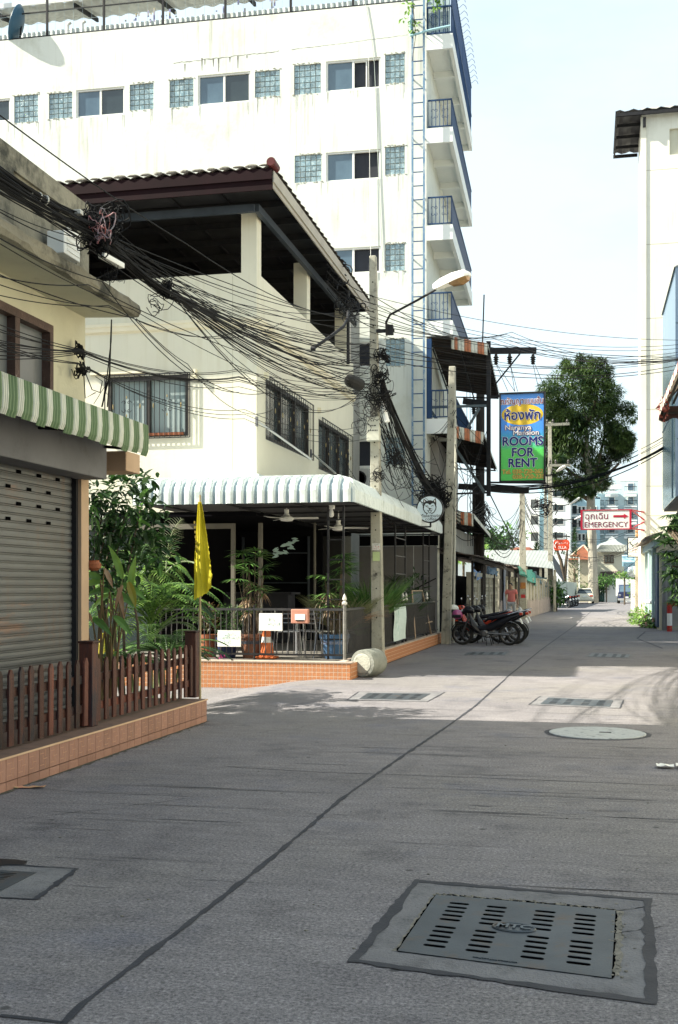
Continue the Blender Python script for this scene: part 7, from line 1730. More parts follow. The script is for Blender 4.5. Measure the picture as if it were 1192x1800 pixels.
# red tiled house and white house
def tiled(mb, a, b_, rows_n, cols_n):
    pass
rt = mat('red_tiles', (.34,.13,.07), (.26,.10,.055), 2, .8, .6, 6, stain=(.14,.06,.04), stsc=1.5)
t, y_ = block('red_roofed_house', 'low house with a steep red tiled roof left of the big trunk', 998, 1040, 983, 118, mat('house_cream', (.5,.45,.33), None, 1, .9), 8)
p, q_ = at(996,984,y=y_-.5), at(1046,984,y=y_-.5); ap_ = at(1026,959,y=y_+3); n_ = 16; mb = MB()
for k in range(n_):   # hip roof courses, each a step
    u0, u1 = k/n_, (k+1)/n_; f = lambda u, s: (p if s else q_).lerp(ap_, u)
    mb.prism([f(u0,1), f(u0,0), f(u1,0)-Z*.06, f(u1,1)-Z*.06], (0,0,.07))
obj('roof', mb, rt, t); obj('roof_side', MB().poly(q_, q_+V(0,8,0), ap_).poly(p, ap_, p+V(0,8,0)), rt, t)
mb = MB(); mb.beam(p, ap_, .18).beam(q_, ap_, .18); obj('ridge', mb, mat('ridge_mortar', (.5,.36,.28), None, 2, .9), t)
mb = MB(); c = at(998,980,y=y_-2); e_ = at(1018,980,y=y_-2); mb.beam(c, e_, .12).beam(c, V(c.x,c.y,0), .12).beam(e_, V(e_.x,e_.y,0), .12); obj('pergola', mb, white_paint, t)
t, y_ = block('white_house', 'white two storey house with a pointed gable and grey ribbed roof at the street end', 1047, 1097, 968, 122, mat('house_white', (.74,.72,.58), (.68,.66,.53), .6, .9), 8)
p, q_ = at(1046,970,y=y_-.9), at(1102,970,y=y_-.9); pb, qb = at(1056,958,y=y_+1.5), at(1102,958,y=y_+1.5); rows = []
for i in range(60): u = i/59; zz = .07*math.sin(i*2.1); rows.append([p.lerp(q_,u)+Z*zz, pb.lerp(qb,u)+Z*zz])
obj('roof', MB().grid(rows), mat('grey_ribbed_roof', (.30,.31,.28), (.2,.21,.19), 1, .6), t, solid=.03)
a0, a1, a2 = at(1049,960,y=y_+1.6), at(1102,960,y=y_+1.6), at(1076,942,y=y_+1.6)
obj('gable', MB().prism([a0-Z*.3, a1-Z*.3, a1, at(1086,952,y=y_+1.6), a2, at(1066,952,y=y_+1.6), at(1054,956,y=y_+1.6), a0], (0,3,0)), hw_, t)
wn = obj('window', MB().box(at(1062,0,y=y_).x, at(1079,0,y=y_).x, y_-.05, y_-.01, at(0,995,y=y_).z, at(0,982,y=y_).z), mat('brown_frame', (.12,.07,.05), None, 2, .7), t)
for k in range(3): a = 1063.2+k*5.3; obj('pane', MB().box(at(a,0,y=y_).x, at(a+4,0,y=y_).x, y_-.07, y_-.055, at(0,993.5,y=y_).z, at(0,983.5,y=y_).z), glass_dark, wn)
p, q_ = at(1056,1016,y=y_-2.2), at(1092,1014,y=y_-2.2); rows = []
for i in range(40): u = i/39; zz = .06*math.sin(i*2.1); rows.append([p.lerp(q_,u)+Z*zz, p.lerp(q_,u)+V(0,2.2,.65)+Z*zz])
obj('porch_roof', MB().grid(rows), mat('porch_tiles', (.08,.055,.05), (.2,.17,.16), 3, .8), t, solid=.03)
mb = MB()
for a in (1078,1083): c = at(a,1016,y=y_-2); mb.beam(V(c.x,c.y,0), c, .2)
obj('porch_post', mb, white_paint, t)
p, q_ = at(1063,1031,y=y_-4), at(1090,1031,y=y_-4)
t = thing('boundary_wall', 'bright white boundary wall closing the far end of the street', 'wall', (p.x, p.y, 0)); obj('wall', MB().box(p.x, q_.x+6, p.y, p.y+.2, 0, p.z), white_paint, t); obj('coping', MB().box(p.x-.05, q_.x+6, p.y-.04, p.y+.24, p.z+.001, p.z+.1), white_paint, t)
g0, g1_ = at(1047,1031,y=y_-4), at(1063,1031,y=y_-4); t = thing('metal_gate', 'dark green sheet metal gate beside the white boundary wall', 'gate', (g0.x, g0.y, 0))
gm = mat('gate_green', (.02,.07,.06), (.015,.05,.045), 2, .5)
for k in range(4): x = g0.x+(g1_.x-.03-g0.x)*k/4; obj('panel', MB().box(x+.02, x+(g1_.x-g0.x)/4-.02, g0.y, g0.y+.05, .05, g0.z), gm, t)
p = at(1076,1056,z=0); t = thing('vendor_cart', 'small dark handcart with pale supports before the white wall', 'cart', p); obj('tray', MB().prism([p+V(-.75,0,.75), p+V(.75,0,.75), p+V(.55,0,.35), p+V(-.4,0,.35)], (0,.8,0)), dark_metal, t)
for x in (-.45,.5): obj('leg', MB().beam(p+V(x,.1,0), p+V(x,.1,.4), .06), white_paint, t)
obj('roof_board', MB().box(p.x-.85,p.x+.85,p.y,p.y+.8,.76,.8), dark_metal, t)
# long low walls and greenery closing far gaps
t = thing('end_building', 'plain grey building far behind the hotel foot', 'building', (8, 175, 0)); obj('wall', MB().box(-60, 30, 175, 180, 0, 6), mat('far_grey', (.4,.44,.46), None, .3, .9), t)
# ================================================================== RIGHT SIDE
t = thing('cream_tower', 'tall plain cream building with a dark corrugated roof overhang at the right edge', 'building', (2.2, 50.3, 0))
TX, TY = 2.2, 50.3; ztw = 22.0; tx1 = 12
nx0, nx1 = at(1177,0,y=TY).x, 7.5
mb = wall((TX,TY,0), X, tx1-TX, 0, ztw, Y, [(at(1177,0,y=TY).x-TX, 6, at(1180,272,y=TY).z, at(1180,226,y=TY).z)], .12)
obj('wall', mb, tower_wall, t); obj('recess_panel', MB().box(TX+.1, tx1-.1, TY+.121, TY+.15, 1, ztw-.1), mat('panel_cream', (.62,.6,.48), None, 1, .9), t)
obj('side_wall', MB().poly((TX,TY,0),(TX,TY,ztw),(TX,TY+3.4,ztw),(TX,TY+3.4,0)).poly((TX,TY+3.4,0),(TX,TY+3.4,ztw),(TX+1.5,TY+3.4,ztw),(TX+1.5,TY+3.4,0)).poly((TX+1.5,TY+3.4,0),(TX+1.5,TY+3.4,ztw),(TX+1.5,TY+14,ztw),(TX+1.5,TY+14,0)).poly((TX+1.5,TY+14,0),(TX+1.5,TY+14,ztw),(tx1,TY+14,ztw),(tx1,TY+14,0)), tower_wall, t)
mb = MB()
for py_ in (300, 430, 560, 720, 855, 907): z = at(1140,py_,y=TY).z; mb.box(TX, tx1, TY-.004, TY+.002, z, z+.02)
obj('wall_joint', mb, mat('joint_line', (0,0,0)), t)
obj('corner_strip', MB().box(TX-.05, TX+.18, TY-.05, TY-.006, 0, ztw-.4), mat('tower_edge', (.86,.83,.7), None, .5, .9), t)
rows = []; zr = at(1140,192,y=TY-.3).z
for i in range(60): x = 1.1+11*i/59; zz = .05*math.sin(i*2.0); rows.append([V(x, TY-.35, zr+zz), V(x, TY+4.6, zr+.05+zz)])
obj('roof', MB().grid(rows), mat('roof_dark_sheet', (.05,.05,.055), (.035,.035,.04), 2, .7), t, solid=.03)
mb = MB()
for y in (TY-.3, TY+.9, TY+2.2, TY+3.4, TY+4.5): mb.beam((1.1,y,zr-.14), (TX-.0,y,zr-.14), .08, .14)
mb.beam((1.15,TY-.3,zr-.14), (1.15,TY+4.5,zr-.14), .07, .14).beam((TX+.1,TY-.2,zr-.3), (TX+.1,TY-.2,zr-.7), .12); mb.beam((1.1,TY-.3,zr-.14),(12,TY-.3,zr-.14),.07,.14)
obj('rafter', mb, dark_metal, t)
# mirror-blue glass block
GX = 2.55; y0g, y1g = 35.8, 42.0
t = thing('glass_building', 'pale blue mirror-glass bay projecting over the shops at the right edge', 'building', (GX, y0g, 4.2))
mg = mat('mirror_glass', (.22,.46,.58), (.30,.54,.64), .35, .12, spec=.9, metal=.35, stain=(.5,.66,.7), stsc=.5, st=(.55,.7))
zg0, zg1 = at(1165,903,x=GX).z, 11.2
obj('glass_panel', MB().box(GX, GX+.04, y0g+.04, y1g, 4.25, zg1), mg, t)
mg2 = mat('grey_blue_panel', (.22,.30,.42), (.26,.35,.46), .4, .25, spec=.7)
for k in range(4):
    z0_ = 4.25+k*1.75; obj('panel', MB().box(GX, GX+4, y0g, y0g+.04, z0_+.02, min(zg1, z0_+1.74)), mg2, t); 
obj('mullion', MB().box(GX-.03, GX-.002, y0g+1.2, y0g+1.24, 4.3, 8).box(GX-.02, GX-.002, y0g, y1g, 7.0, 7.04), mat('mullion_blue', (.2,.3,.36), None, 2, .5), t)
obj('core', MB().box(GX+.05, GX+4, y0g+.05, y1g, 4.2, zg1-.01), mat('core_grey', (.3,.3,.3), None, 1, .9), t)
obj('roof_edge', MB().prism([(GX-.04,y0g-.04,zg1),(GX+4,y0g-.04,zg1),(GX+4,y0g-.04,zg1+.12),(GX+.2,y0g-.04,zg1+.12)], (0,6.3,0)), mat('edge_grey', (.4,.42,.44), None, 1, .7), t)
# shop row under it
t = thing('shop_row', 'low shop front with pale blue columns and a dark blue door on the right', 'building', (2.5, 44, 0))
sw_ = mat('shop_cream', (.66,.62,.47), (.58,.55,.42), 1.2, .9, .1, 20, stain=(.5,.35,.25), stsc=1.5, st=(.62,.8)); pb_ = mat('powder_blue', (.36,.50,.55), (.42,.55,.58), 2, .8)
SX = 2.42
obj('wall', MB().box(SX, 6, 41.6, 50.2, 0, 3.3), sw_, t)
for y in (49.2, 46.6, 43.8): obj('column', MB().box(SX-.14, SX-.003, y-.22, y+.22, 0, 2.95), pb_, t)
obj('door', MB().box(SX-.06, SX-.003, 41.8, 43.3, .1, 2.75), blue_dark, t); obj('door', MB().box(SX-.06, SX-.003, 44.4, 45.6, .1, 2.5), mat('slate_door', (.14,.2,.26), None, 2, .6), t)
obj('beam', MB().box(SX-.2, SX-.002, 41.5, 50, 2.96, 3.2), pb_, t)
rt2 = mat('pent_tiles', (.30,.22,.18), (.2,.16,.13), 3, .9, .4, 20, stain=(.5,.45,.38), stsc=4)
for k in range(31): y = 41.0+k*.3; obj('roof_tile', MB().obx((SX-.22, y+.15, 3.33), V(.3,0,.10), V(0,.14,0), V(0,0,.035)), rt2, t)
obj('meter', MB().box(SX-.12, SX-.003, 47.6, 47.9, 1.1, 1.6), alu, t); obj('duct', MB().box(SX-.1, SX-.003, 45.9, 46.05, .9, 2.4), pb_, t)
t = thing('sheet_wall', 'grey corrugated sheet fence in front of the right shop', 'fence', (2.6, 33, 0)); 
obj('low_wall', MB().box(2.75, 6.0, 41.3, 41.4, 0, 1.0), mat('grey_sheet', (0,0,0)), t)
mb = [[V(2.5+3.6*i/90, 41.5+.02*math.sin(i*1.6), z) for z in (0, 2.8)] for i in range(91)]
obj('corrugated_sheet', MB().grid(mb), mat('dull_metal_sheet', (.25,.26,.27), (.18,.19,.2), 2, .5, streak=(.1,.1,.1)), t)
# red/white barrier
t = thing('barrier_rail', 'red and white banded tubular barrier at the right kerb', 'barrier', (2.2, 37, 0)); redb = mat('barrier_red', (.42,.03,.025), None, 4, .4)
for (a, b_) in ((1165,1107),(1177,1110)):
    p = at(a, b_, z=0); 
    for k, m in enumerate((redb, white_paint, redb)): z0_ = (0,.2,.62)[k]; z1_ = (.2,.62,1.0)[k]; obj('post_band', MB().tube([(p.x,p.y,z0_),(p.x,p.y,z1_)], .09, 10), m, t)
p = at(1177,1110,z=0); obj('top_rail', MB().tube([p+Z*.95, p+V(.9,.1,.95)], .09, 10), redb, t); q_ = at(1165,1107,z=0); obj('top_rail', MB().tube([q_+Z*.95, q_+V(-.35,4,.95)], .08, 10), white_paint, t)
# flowering bush by the right kerb
t = thing('roadside_bush', 'sprawling green bush with scattered flowers at the right kerb below the shop', 'bush', (2.3, 42, 0)); mb = MB()
for (a, b_, d_, r_) in ((1122,1085,48,.75),(1132,1078,47,.7),(1128,1098,45,.6),(1145,1094,43,.7),(1155,1100,42,.55),(1138,1104,43,.5),(1148,1085,44,.5),(1118,1094,47,.4)): bushy(mb, at(a, b_, d=d_), r_*.62, r_*.62, r_*.5, 210, .13, .07, .5, 2, .1)
obj('foliage', mb, g_bright, t); mb = MB()
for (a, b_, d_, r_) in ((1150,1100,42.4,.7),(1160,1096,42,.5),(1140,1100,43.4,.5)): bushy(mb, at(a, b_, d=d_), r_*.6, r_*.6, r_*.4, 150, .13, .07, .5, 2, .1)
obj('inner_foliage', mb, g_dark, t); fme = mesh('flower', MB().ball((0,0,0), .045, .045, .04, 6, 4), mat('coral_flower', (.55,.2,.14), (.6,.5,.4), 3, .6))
for k in range(16): inst('flower', fme, at(rnd.uniform(1122,1160), rnd.uniform(1078,1102), d=41.6+rnd.random()), t)
# dark palm on the right edge
pc = V(2.75, 29.5, 0); t = thing('dark_palm', 'dense dark clumping palm overhanging the right shop front', 'palm', pc)
c0 = at(1186,975,d=31)
for (a, b_) in ((1170,925),(1185,915),(1178,950),(1190,950),(1165,955),(1180,985),(1192,985),(1175,1010),(1188,1015),(1195,935),(1168,975),(1182,1035),(1194,1040),(1160,940),(1172,905),(1186,1060)):
    p = at(a+6, b_, d=31+rnd.uniform(-.5,.5))
    for j in range(3):
        an = rnd.uniform(0, 6.3); obj('fan_leaf', fan(p, V(math.cos(an)-.35, math.sin(an), rnd.uniform(-.2,.9)), .46, 11, .055, .7), g_dark if j else g_mix, t)
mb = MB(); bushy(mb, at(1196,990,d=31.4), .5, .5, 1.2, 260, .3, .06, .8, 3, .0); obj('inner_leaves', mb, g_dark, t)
mb = MB()
for k in range(7): x = pc.x-.2+rnd.random()*.6; mb.tube([(x, 29.5+rnd.random()*.6, 0), (x+rnd.uniform(-.3,.2), 30, 2.0), c0+V(rnd.uniform(-.3,.3),0,rnd.uniform(-.5,.8))], .03, 6)
obj('stem', mb, bark, t)
t = thing('dark_canopy', 'small dark canopy corner above the palm at the right edge', 'canopy', at(1188,915,d=33)); obj('sheet', MB().poly(at(1170,935,d=33), at(1200,885,d=31), at(1230,885,d=31), at(1225,935,d=33)), dark_metal, t, solid=.05)
# near blades at the right kerb
p = V(1.98, 21.9, .05); t = thing('grass_tuft', 'arching green blades growing at the right kerb corner', 'plant', p); mb = MB()
for (dx, dz, L, dr) in ((.35,1,.75,1.3),(.6,.9,.8,1.5),(-.1,1,.55,1.2),(.9,.6,.6,1.3),(.3,1,.5,.9),(.75,1,.9,2.2)): mb.grid(leaf_pts(p, V(dx, rnd.uniform(-.2,.2), dz), L, .055, Z, dr, 6, .15))
obj('blades', mb, g_bright, t)
# second tuft hanging in front of the barrier
p = V(2.35, 25.5, .6); t = thing('strap_plant', 'long yellow green strap leaves arching over the kerb in front of the barrier', 'plant', p); mb = MB()
for (dx, dz, L) in ((-1,.55,.75),(-1,.25,.7),(-.6,.8,.6),(-.9,.9,.5),(-1,-.05,.6)): mb.grid(leaf_pts(p, V(dx, rnd.uniform(-.2,.2), dz), L, .05, Z, .9, 6, .15))
obj('leaves', mb, g_bright, t); pot(t, V(2.35,25.5,0), .25, .6, blk)
# striped fabric awning upper right
t = thing('fabric_awning', 'red and cream striped awning with torn fringe high at the right edge', 'awning', at(1175,700,d=26))
AXr = 1.56; pF, pN = at(1158,722,x=AXr), V(AXr, 20.5, 0); zF = pF.z; yF_ = pF.y
st2 = [mat('awn_red', (.20,.035,.03), (.15,.03,.028), 5, .8, stain=(.2,.1,.09), stsc=8), mat('awn_cream', (.66,.60,.54), (.58,.53,.48), 5, .8, stain=(.4,.32,.28), stsc=8), mat('awn_grey', (.3,.3,.3), None, 5, .8)]
n_ = 30
for k in range(n_):
    y0_, y1_ = yF_-(yF_-19)*k/n_, yF_-(yF_-19)*(k+1)/n_; m = st2[(1,0,1,2)[k % 4]]
    rows = []
    for (x, z) in ((AXr+1.25, zF+1.5), (AXr+.9,zF+1.15), (AXr+.05, zF+.02), (AXr, zF-.0), (AXr-.01, zF-.17)): rows.append([V(x, y0_, z), V(x, (y0_+y1_)/2, z-(.02 if z < zF-.1 else 0)), V(x, y1_, z)])
    obj('stripe', MB().grid(rows), m, t, solid=.005)
mb = MB()
for k in range(7): x = AXr+.1+k*.22; z = zF+.0+k*.27*.95; mb.beam((x,yF_-.05,z-.1), (x,19,z-.1), .04)
mb.beam((AXr,yF_-.02,zF-.06),(AXr+3.5,yF_-.02,zF-.06),.05).beam((AXr,yF_-.02,zF),(AXr+1.3,yF_-.02,zF+1.5),.05); obj('frame', mb, dark_metal, t)
# scalloped end fringe facing us
rows = []
for i in range(41):
    u = i/40; x = AXr+u*2.6; rows.append([V(x, yF_+.02, zF+.1), V(x, yF_+.0, zF-.22-.045*math.sin(i*.9))])
obj('end_fringe', MB().grid(rows), blk_pl and mat('fringe_dark', (.06,.02,.02), (.03,.025,.03), 3, .8), t, solid=.005)
mb = MB()
for k in range(60): p = V(AXr+rnd.uniform(-.02,.15), yF_-rnd.random()*2.5, zF-.1+rnd.uniform(-.15,.3)); mb.poly(p, p+V(rnd.uniform(-.1,.05),rnd.uniform(-.06,.06),-rnd.uniform(.03,.12)), p+V(rnd.uniform(-.02,.06),rnd.uniform(-.1,.1),-.05))
obj('torn_fringe', mb, st2[0], t, kind='stuff')
t = thing('side_shophouse', 'shophouse just outside the right edge, carrying the striped fabric awning', 'building', (3.3, 20, 0)); obj('wall', MB().box(3.6, 10, 8, 29, 0, 8.0), cream_wall, t)
# ---- emergency sign
d_ = 47.5; a, b_ = at(1022,896.5,d=d_), at(1108,931.5,d=d_); x0_, x1_, zt_, zb_ = a.x, b_.x, a.z, b_.z; yS = a.y
t = thing('emergency_sign', 'white EMERGENCY sign with red frame and arrow on red brackets', 'sign', ((x0_+x1_)/2, yS, zb_)); rfm = mat('frame_red', (.45,.02,.05), None, 4, .4)
obj('frame', MB().box(x0_-.03,x0_+.05,yS-.1,yS+.1,zb_,zt_).box(x1_-.05,x1_+.03,yS-.1,yS+.1,zb_,zt_).box(x0_+.05,x1_-.05,yS-.1,yS+.1,zt_-.04,zt_).box(x0_+.05,x1_-.05,yS-.1,yS+.1,zb_,zb_+.04), rfm, t)
obj('face', MB().box(x0_+.05,x1_-.05,yS-.08,yS+.08,zb_+.04,zt_-.04), mat('face_white', (.8,.8,.78), None, 4, .5), t)
mxr = mat('lettering_dark_red', (.20,.02,.06), None, 4, .5); mid = (x0_+x1_)/2; H_ = zt_-zb_
text('lettering', 'ฉุกเฉิน', (x0_+.62, yS-.085, zb_+H_*.66), .36, RXX, mxr, t, .003, bold=.0)
text('lettering', 'EMERGENCY', (mid, yS-.085, zb_+H_*.24), .31, RXX, mxr, t, .003, sx=1.0, bold=.0)
az_ = zb_+H_*.66; obj('arrow', MB().prism([(mid+.3,yS-.09,az_-.045),(mid+.72,yS-.09,az_-.045),(mid+.72,yS-.09,az_-.1),(mid+.90,yS-.09,az_),(mid+.72,yS-.09,az_+.1),(mid+.72,yS-.09,az_+.045),(mid+.3,yS-.09,az_+.045)], (0,.008,0)), rfm, t)
obj('bracket', MB().beam((x1_,yS,zt_-.02),(2.3,TY+.02,zt_-.02),.06).beam((x1_,yS,zb_+.04),(2.3,TY+.02,zb_+.04),.06).beam((x1_+.05,yS,zt_-.05),(2.3,TY,zt_-.35),.05).beam((x1_+.05,yS,zb_+.05),(2.3,TY,zb_+.4),.05), rfm, t)
# brick patch below bracket
t = thing('brick_pier', 'patch of exposed orange bricks below the emergency sign bracket', 'wall', at(1126,935,d=56)); c = at(1117,930,d=56)
bm_ = mesh('brick', MB().box(0,.20,0,.1,0,.075), mat('orange_brick', (.5,.27,.12), (.4,.2,.09), 6, .9, var=.25))
for j in range(8):
    for i in range(4): inst('brick', bm_, (c.x+i*.22+(.1 if j % 2 else 0), c.y, c.z-.7+j*.09), t)
obj('mortar', MB().box(c.x, c.x+.95, c.y+.02, c.y+.3, 0, c.z+.05), mat('mortar', (.5,.44,.33), None, 3, .9), t)
# small hanging sign with sketch, round mirror, banner
d_ = 54; a, b_ = at(1103,944.5,d=d_), at(1124,980,d=d_)
t = thing('hanging_sign', 'small white framed shop sign with a bird sketch and red words on the right', 'sign', (a.x, a.y, b_.z))
obj('frame', MB().box(a.x,b_.x,a.y-.05,a.y+.05,b_.z,a.z), black_iron, t); obj('face', MB().box(a.x+.04,b_.x-.05,a.y-.06,a.y-.051,b_.z+.04,a.z-.04), white_paint, t)
mx_ = (a.x+b_.x)/2; hh_ = a.z-b_.z
obj('sketch', MB().tube([(mx_-.18,a.y-.065,b_.z+hh_*.78),(mx_-.12,a.y-.065,b_.z+hh_*.66),(mx_-.02,a.y-.065,b_.z+hh_*.60),(mx_-.06,a.y-.065,b_.z+hh_*.54)], .018, 4).tube([(mx_+.05,a.y-.065,b_.z+hh_*.68),(mx_+.13,a.y-.065,b_.z+hh_*.64),(mx_+.2,a.y-.065,b_.z+hh_*.72)], .014, 4), black_iron, t)
for n_, zz, sz_, m in ((6, .38, .15, red_print), (8, .25, .09, red_print), (9, .11, .07, black_iron), (10, .9, .05, black_iron)): marks(t, a.x+.08, b_.x-.1, a.y-.0615, b_.z+hh_*zz, sz_, m, n_)
obj('bracket', MB().beam((b_.x,a.y,a.z),(b_.x+.3,a.y,a.z),.05).beam((b_.x,a.y,b_.z),(b_.x+.3,a.y,b_.z),.05).beam((b_.x+.08,a.y,b_.z),(b_.x+.08,a.y,a.z),.04), black_iron, t)
c = at(1113,1005,d=62); t = thing('convex_mirror', 'round pale traffic mirror on a post at the right side of the street', 'mirror', (c.x, c.y, 0))
obj('disc', MB().lathe(c, [(.01,-.08),(.15,-.07),(.3,-.02),(.31,.0),(.3,.04),(.01,.05)], 24, (0,1,0)), mat('mirror_face', (.6,.68,.7), None, 2, .1, metal=.8), t, smooth=True); obj('post', MB().tube([(c.x+.1,c.y+.06,0), c+V(.1,.06,0)], .04, 8), dark_metal, t)
d_ = 60; a, b_ = at(1109,1019,d=d_), at(1119,1061,d=d_); t = thing('vertical_banner', 'narrow white vertical shop board with black letters standing by the bush', 'sign', (a.x, a.y, 0))
obj('board', MB().box(a.x,b_.x,a.y,a.y+.06,.18,a.z), white_paint, t)
for k in range(8): marks(t, a.x+.05, b_.x-.05, a.y-.001, a.z-.12-k*.13, .09, black_iron, 3)
obj('base', MB().box(a.x-.12,b_.x+.12,a.y-.15,a.y+.2,0,.17), dark_metal, t, bev=.02)
t = thing('blue_awning', 'small pale blue ribbed awning beyond the hanging sign', 'awning', at(1100,992,d=70)); p, q_ = at(1094,988,d=70), at(1118,988,d=70); rows = []
for i in range(50): u = i/49; c = p.lerp(q_, u); yy = .03*math.sin(i*1.57); rows.append([c+V(0,.6,.45), c+V(0,yy,.02), c+V(0,yy,-.27)])
obj('sheet', MB().grid(rows), mat('sky_blue_sheet', (.30,.50,.60), (.38,.56,.64), 4, .6), t, solid=.01)
# ================================================================== CABLES
def cat_pts(p, q_, sag, n=14): return [p.lerp(q_, i/n)-Z*(4*sag*(i/n)*(1-i/n)) for i in range(n+1)]
def path(pts, sags, n=9):
    out = []
    for i in range(len(pts)-1): out += cat_pts(pts[i], pts[i+1], sags[i], n)[(1 if i else 0):]
    return out
def J(s): return rnd.uniform(-s, s)
def W_(px_, py_, d_, jx=0, jy=0, jd=0): return at(px_+J(jx), py_+J(jy), d=d_+J(jd))
cab_g = 'overhead cables in the tangle left of the near pole'
cab_l = 'black overhead cable in the dense bundle between the old shophouse and the near pole'
def cable(pts, r, group=cab_g, label=cab_l, m=cable_m):
    r *= .8
    if label == rl_: label = ('thin ','thick ')[r > .0075]+label.replace('overhead ','')
    if label == cab_l: label = ('thin', 'medium', 'thick')[0 if r < .0052 else 1 if r < .0068 else 2]+' '+cab_l
    return tag(obj('overhead_cable', MB().tube(pts, r, 5), m), label, 'cable', group)
DP = 21.4; rl_ = 'black overhead line crossing the street from the near pole towards the striped fabric awning'
# main trunk bundle: shophouse -> knot -> near pole
for k in range(22):
    e = k/21; a = W_(-30, 268+50*e, 8.45, 0, 5, .1); j1 = W_(165+10*e, 385+34*e, 10.3, 5, 6, .12); kn_ = W_(292, 512, 11.5, 7, 9, .12); pe = W_(650, 590+5.2*k, DP, 3, 8, .15)
    cable(path([a, j1, kn_, pe], [.02+rnd.random()*.04, .03+rnd.random()*.06, .05+rnd.random()*.3]), rnd.choice((.005,.006,.007,.009,.011)))
for k in range(20):   # upper fan from the joint box
    a = W_(195, 430, 10.5, 14, 24, .15); pe = W_(650, 540+8.5*k, DP, 3, 5, .2)
    cable(path([W_(-30, 290, 8.5, 0, 24, .1), a, pe], [.03, .1+rnd.random()*.35], 12), rnd.choice((.004,.005,.006,.007)))
for k in range(9):
    a = W_(310, 520, 11.6, 10, 12, .1); pe = W_(652, 610+10*k, DP, 4, 6, .2); cable(path([a, pe], [.2+rnd.random()*.7], 16), rnd.choice((.005,.006,.008)))
for (a, b_, c_) in (((-30,478,7.9),(154,500,9.6),(640,655,DP)),((-30,490,7.9),(191,540,9.8),(500,565,15.5)),((-30,512,7.9),(191,537,9.8),(460,562,15)),((-30,470,8),(235,559,10.5),(470,690,15.5)),((240,560,11),(330,640,12.5),(480,720,16)),((-30,402,8),(180,495,10.2),(420,690,14)),((-30,352,8.3),(150,420,9.9),(640,640,DP)),((-30,355,8.3),(160,440,9.9),(648,690,DP)),((-30,410,8.3),(235,545,10.4),(648,700,DP)),((-30,180,8.6),(330,430,13),(648,560,DP))):
    cable(path([W_(*a), W_(*b_), W_(*c_)], [.04, .25], 12), rnd.choice((.005,.006,.008)))
lo = 'thin cables fanned across the lower cafe wall'
for k in range(9):
    cable(path([W_(-30, 560+k*9, 8.1, 0, 5), W_(140, 618, 10, 3, 4), W_(420, 655+2*k, 15, 0, 10), W_(650, 672+k*4, DP, 2, 8)], [.02,.12,.12]), .005, lo, 'thin black cable running from the shophouse wall insulator past the cafe windows')
for k in range(3): cable(path([W_(-30, 592+k*6, 8.1), W_(138, 640, 10, 2, 3), W_(430, 720+k*8, 16), W_(1040-390, 745+k*12, DP)], [.03,.15,.2]), .005, lo, 'thin black cable running from the shophouse wall insulator past the cafe windows')
# shadow-thin loops and clumps: uncountable tangle
def loops(mb, c, r_, n, rr=.006, sq=.5):
    for _ in range(n):
        q_ = c+V(J(r_*.6), J(r_*.4), J(r_*.6)); R_ = r_*rnd.uniform(.35,1.0); a = V(J(1), J(1)*.6, J(1)).normalized(); b_ = a.cross(V(J(.4), 1, J(.4))).normalized()
        ph = rnd.uniform(0, 6.3); k_ = rnd.uniform(.5, 1.1); mb.tube([q_+a*(R_*math.cos(ph+i*.45))+b_*(R_*sq*math.sin(ph+i*.45*k_)) + Z*(.02*math.sin(i*1.3)) for i in range(13)], rnd.choice((rr*.7, rr, rr*1.3)), 4)
    return mb
mb = MB(); loops(mb, at(175,410,d=10.2), .17, 60); loops(mb, at(200,385,d=10.3), .12, 16, .005, 1); loops(mb, at(160,380,d=10.1), .09, 22); loops(mb, at(292,508,d=11.5), .07, 26, .006); loops(mb, at(275,535,d=11.5), .13, 5, .004, 1); loops(mb, at(200,485,d=10.4), .09, 9, .003, .8)
tag(obj('cable_tangle', mb, cable_m), 'tangled knot of black cable loops in front of the open rooftop', 'cable tangle', kind='stuff')
mb = MB(); loops(mb, at(180,405,d=10.1), .12, 12, .005); tag(obj('coloured_leads', mb, mat('lead_colours', (.3,.05,.03), (.25,.3,.35), 14, .5)), 'red and grey leads mixed into the cable knot', 'cables', kind='stuff')
for (a, b_, d_, s_, lab) in ((62,347,9.2,.30,'long black splice closure clipped on the cables before the parapet'),):
    p, q_ = at(14,322,d=8.95), at(80,352,d=9.35); t = thing('splice_closure', lab, 'splice closure', p); obj('sleeve', MB().tube([p, p.lerp(q_,.1), p.lerp(q_,.12), p.lerp(q_,.88), p.lerp(q_,.9), q_], [.014,.02,.038,.038,.02,.014], 10), rubber, t)
    for u in (.3,.55,.8,.99): c = p.lerp(q_, u); obj('clamp', MB().lathe(c, [(.042,-.006),(.042,.006)], 10, (q_-p)), alu, t)
t = thing('terminal_box', 'small grey terminal box in the cable knot', 'box', at(135,374,d=9.9)); c = at(135,374,d=9.9); obj('case', MB().box(c.x-.06,c.x+.05,c.y-.03,c.y+.03,c.z-.02,c.z+.02), alu, t, bev=.005)
p, q_ = at(178,448,d=10.2), at(214,468,d=10.5); t = thing('tube_lamp', 'slanting white tube lamp hanging below the cable knot', 'lamp', p); obj('housing', MB().beam(p, q_, .07, .05), white_paint, t, bev=.008); obj('bracket', MB().beam(q_, at(170,490,d=10.4), .012).beam(p, p+Z*.2, .015), dark_metal, t)
c = at(622,671,d=19.8); t = thing('splice_closure', 'dark round splice box on the cables just left of the near pole', 'splice closure', c); obj('sleeve', MB().tube([at(610,666,d=19.6), at(614,668,d=19.7), at(633,677,d=19.9), at(636,679,d=20)], [.04,.11,.11,.04], 12), rubber, t)
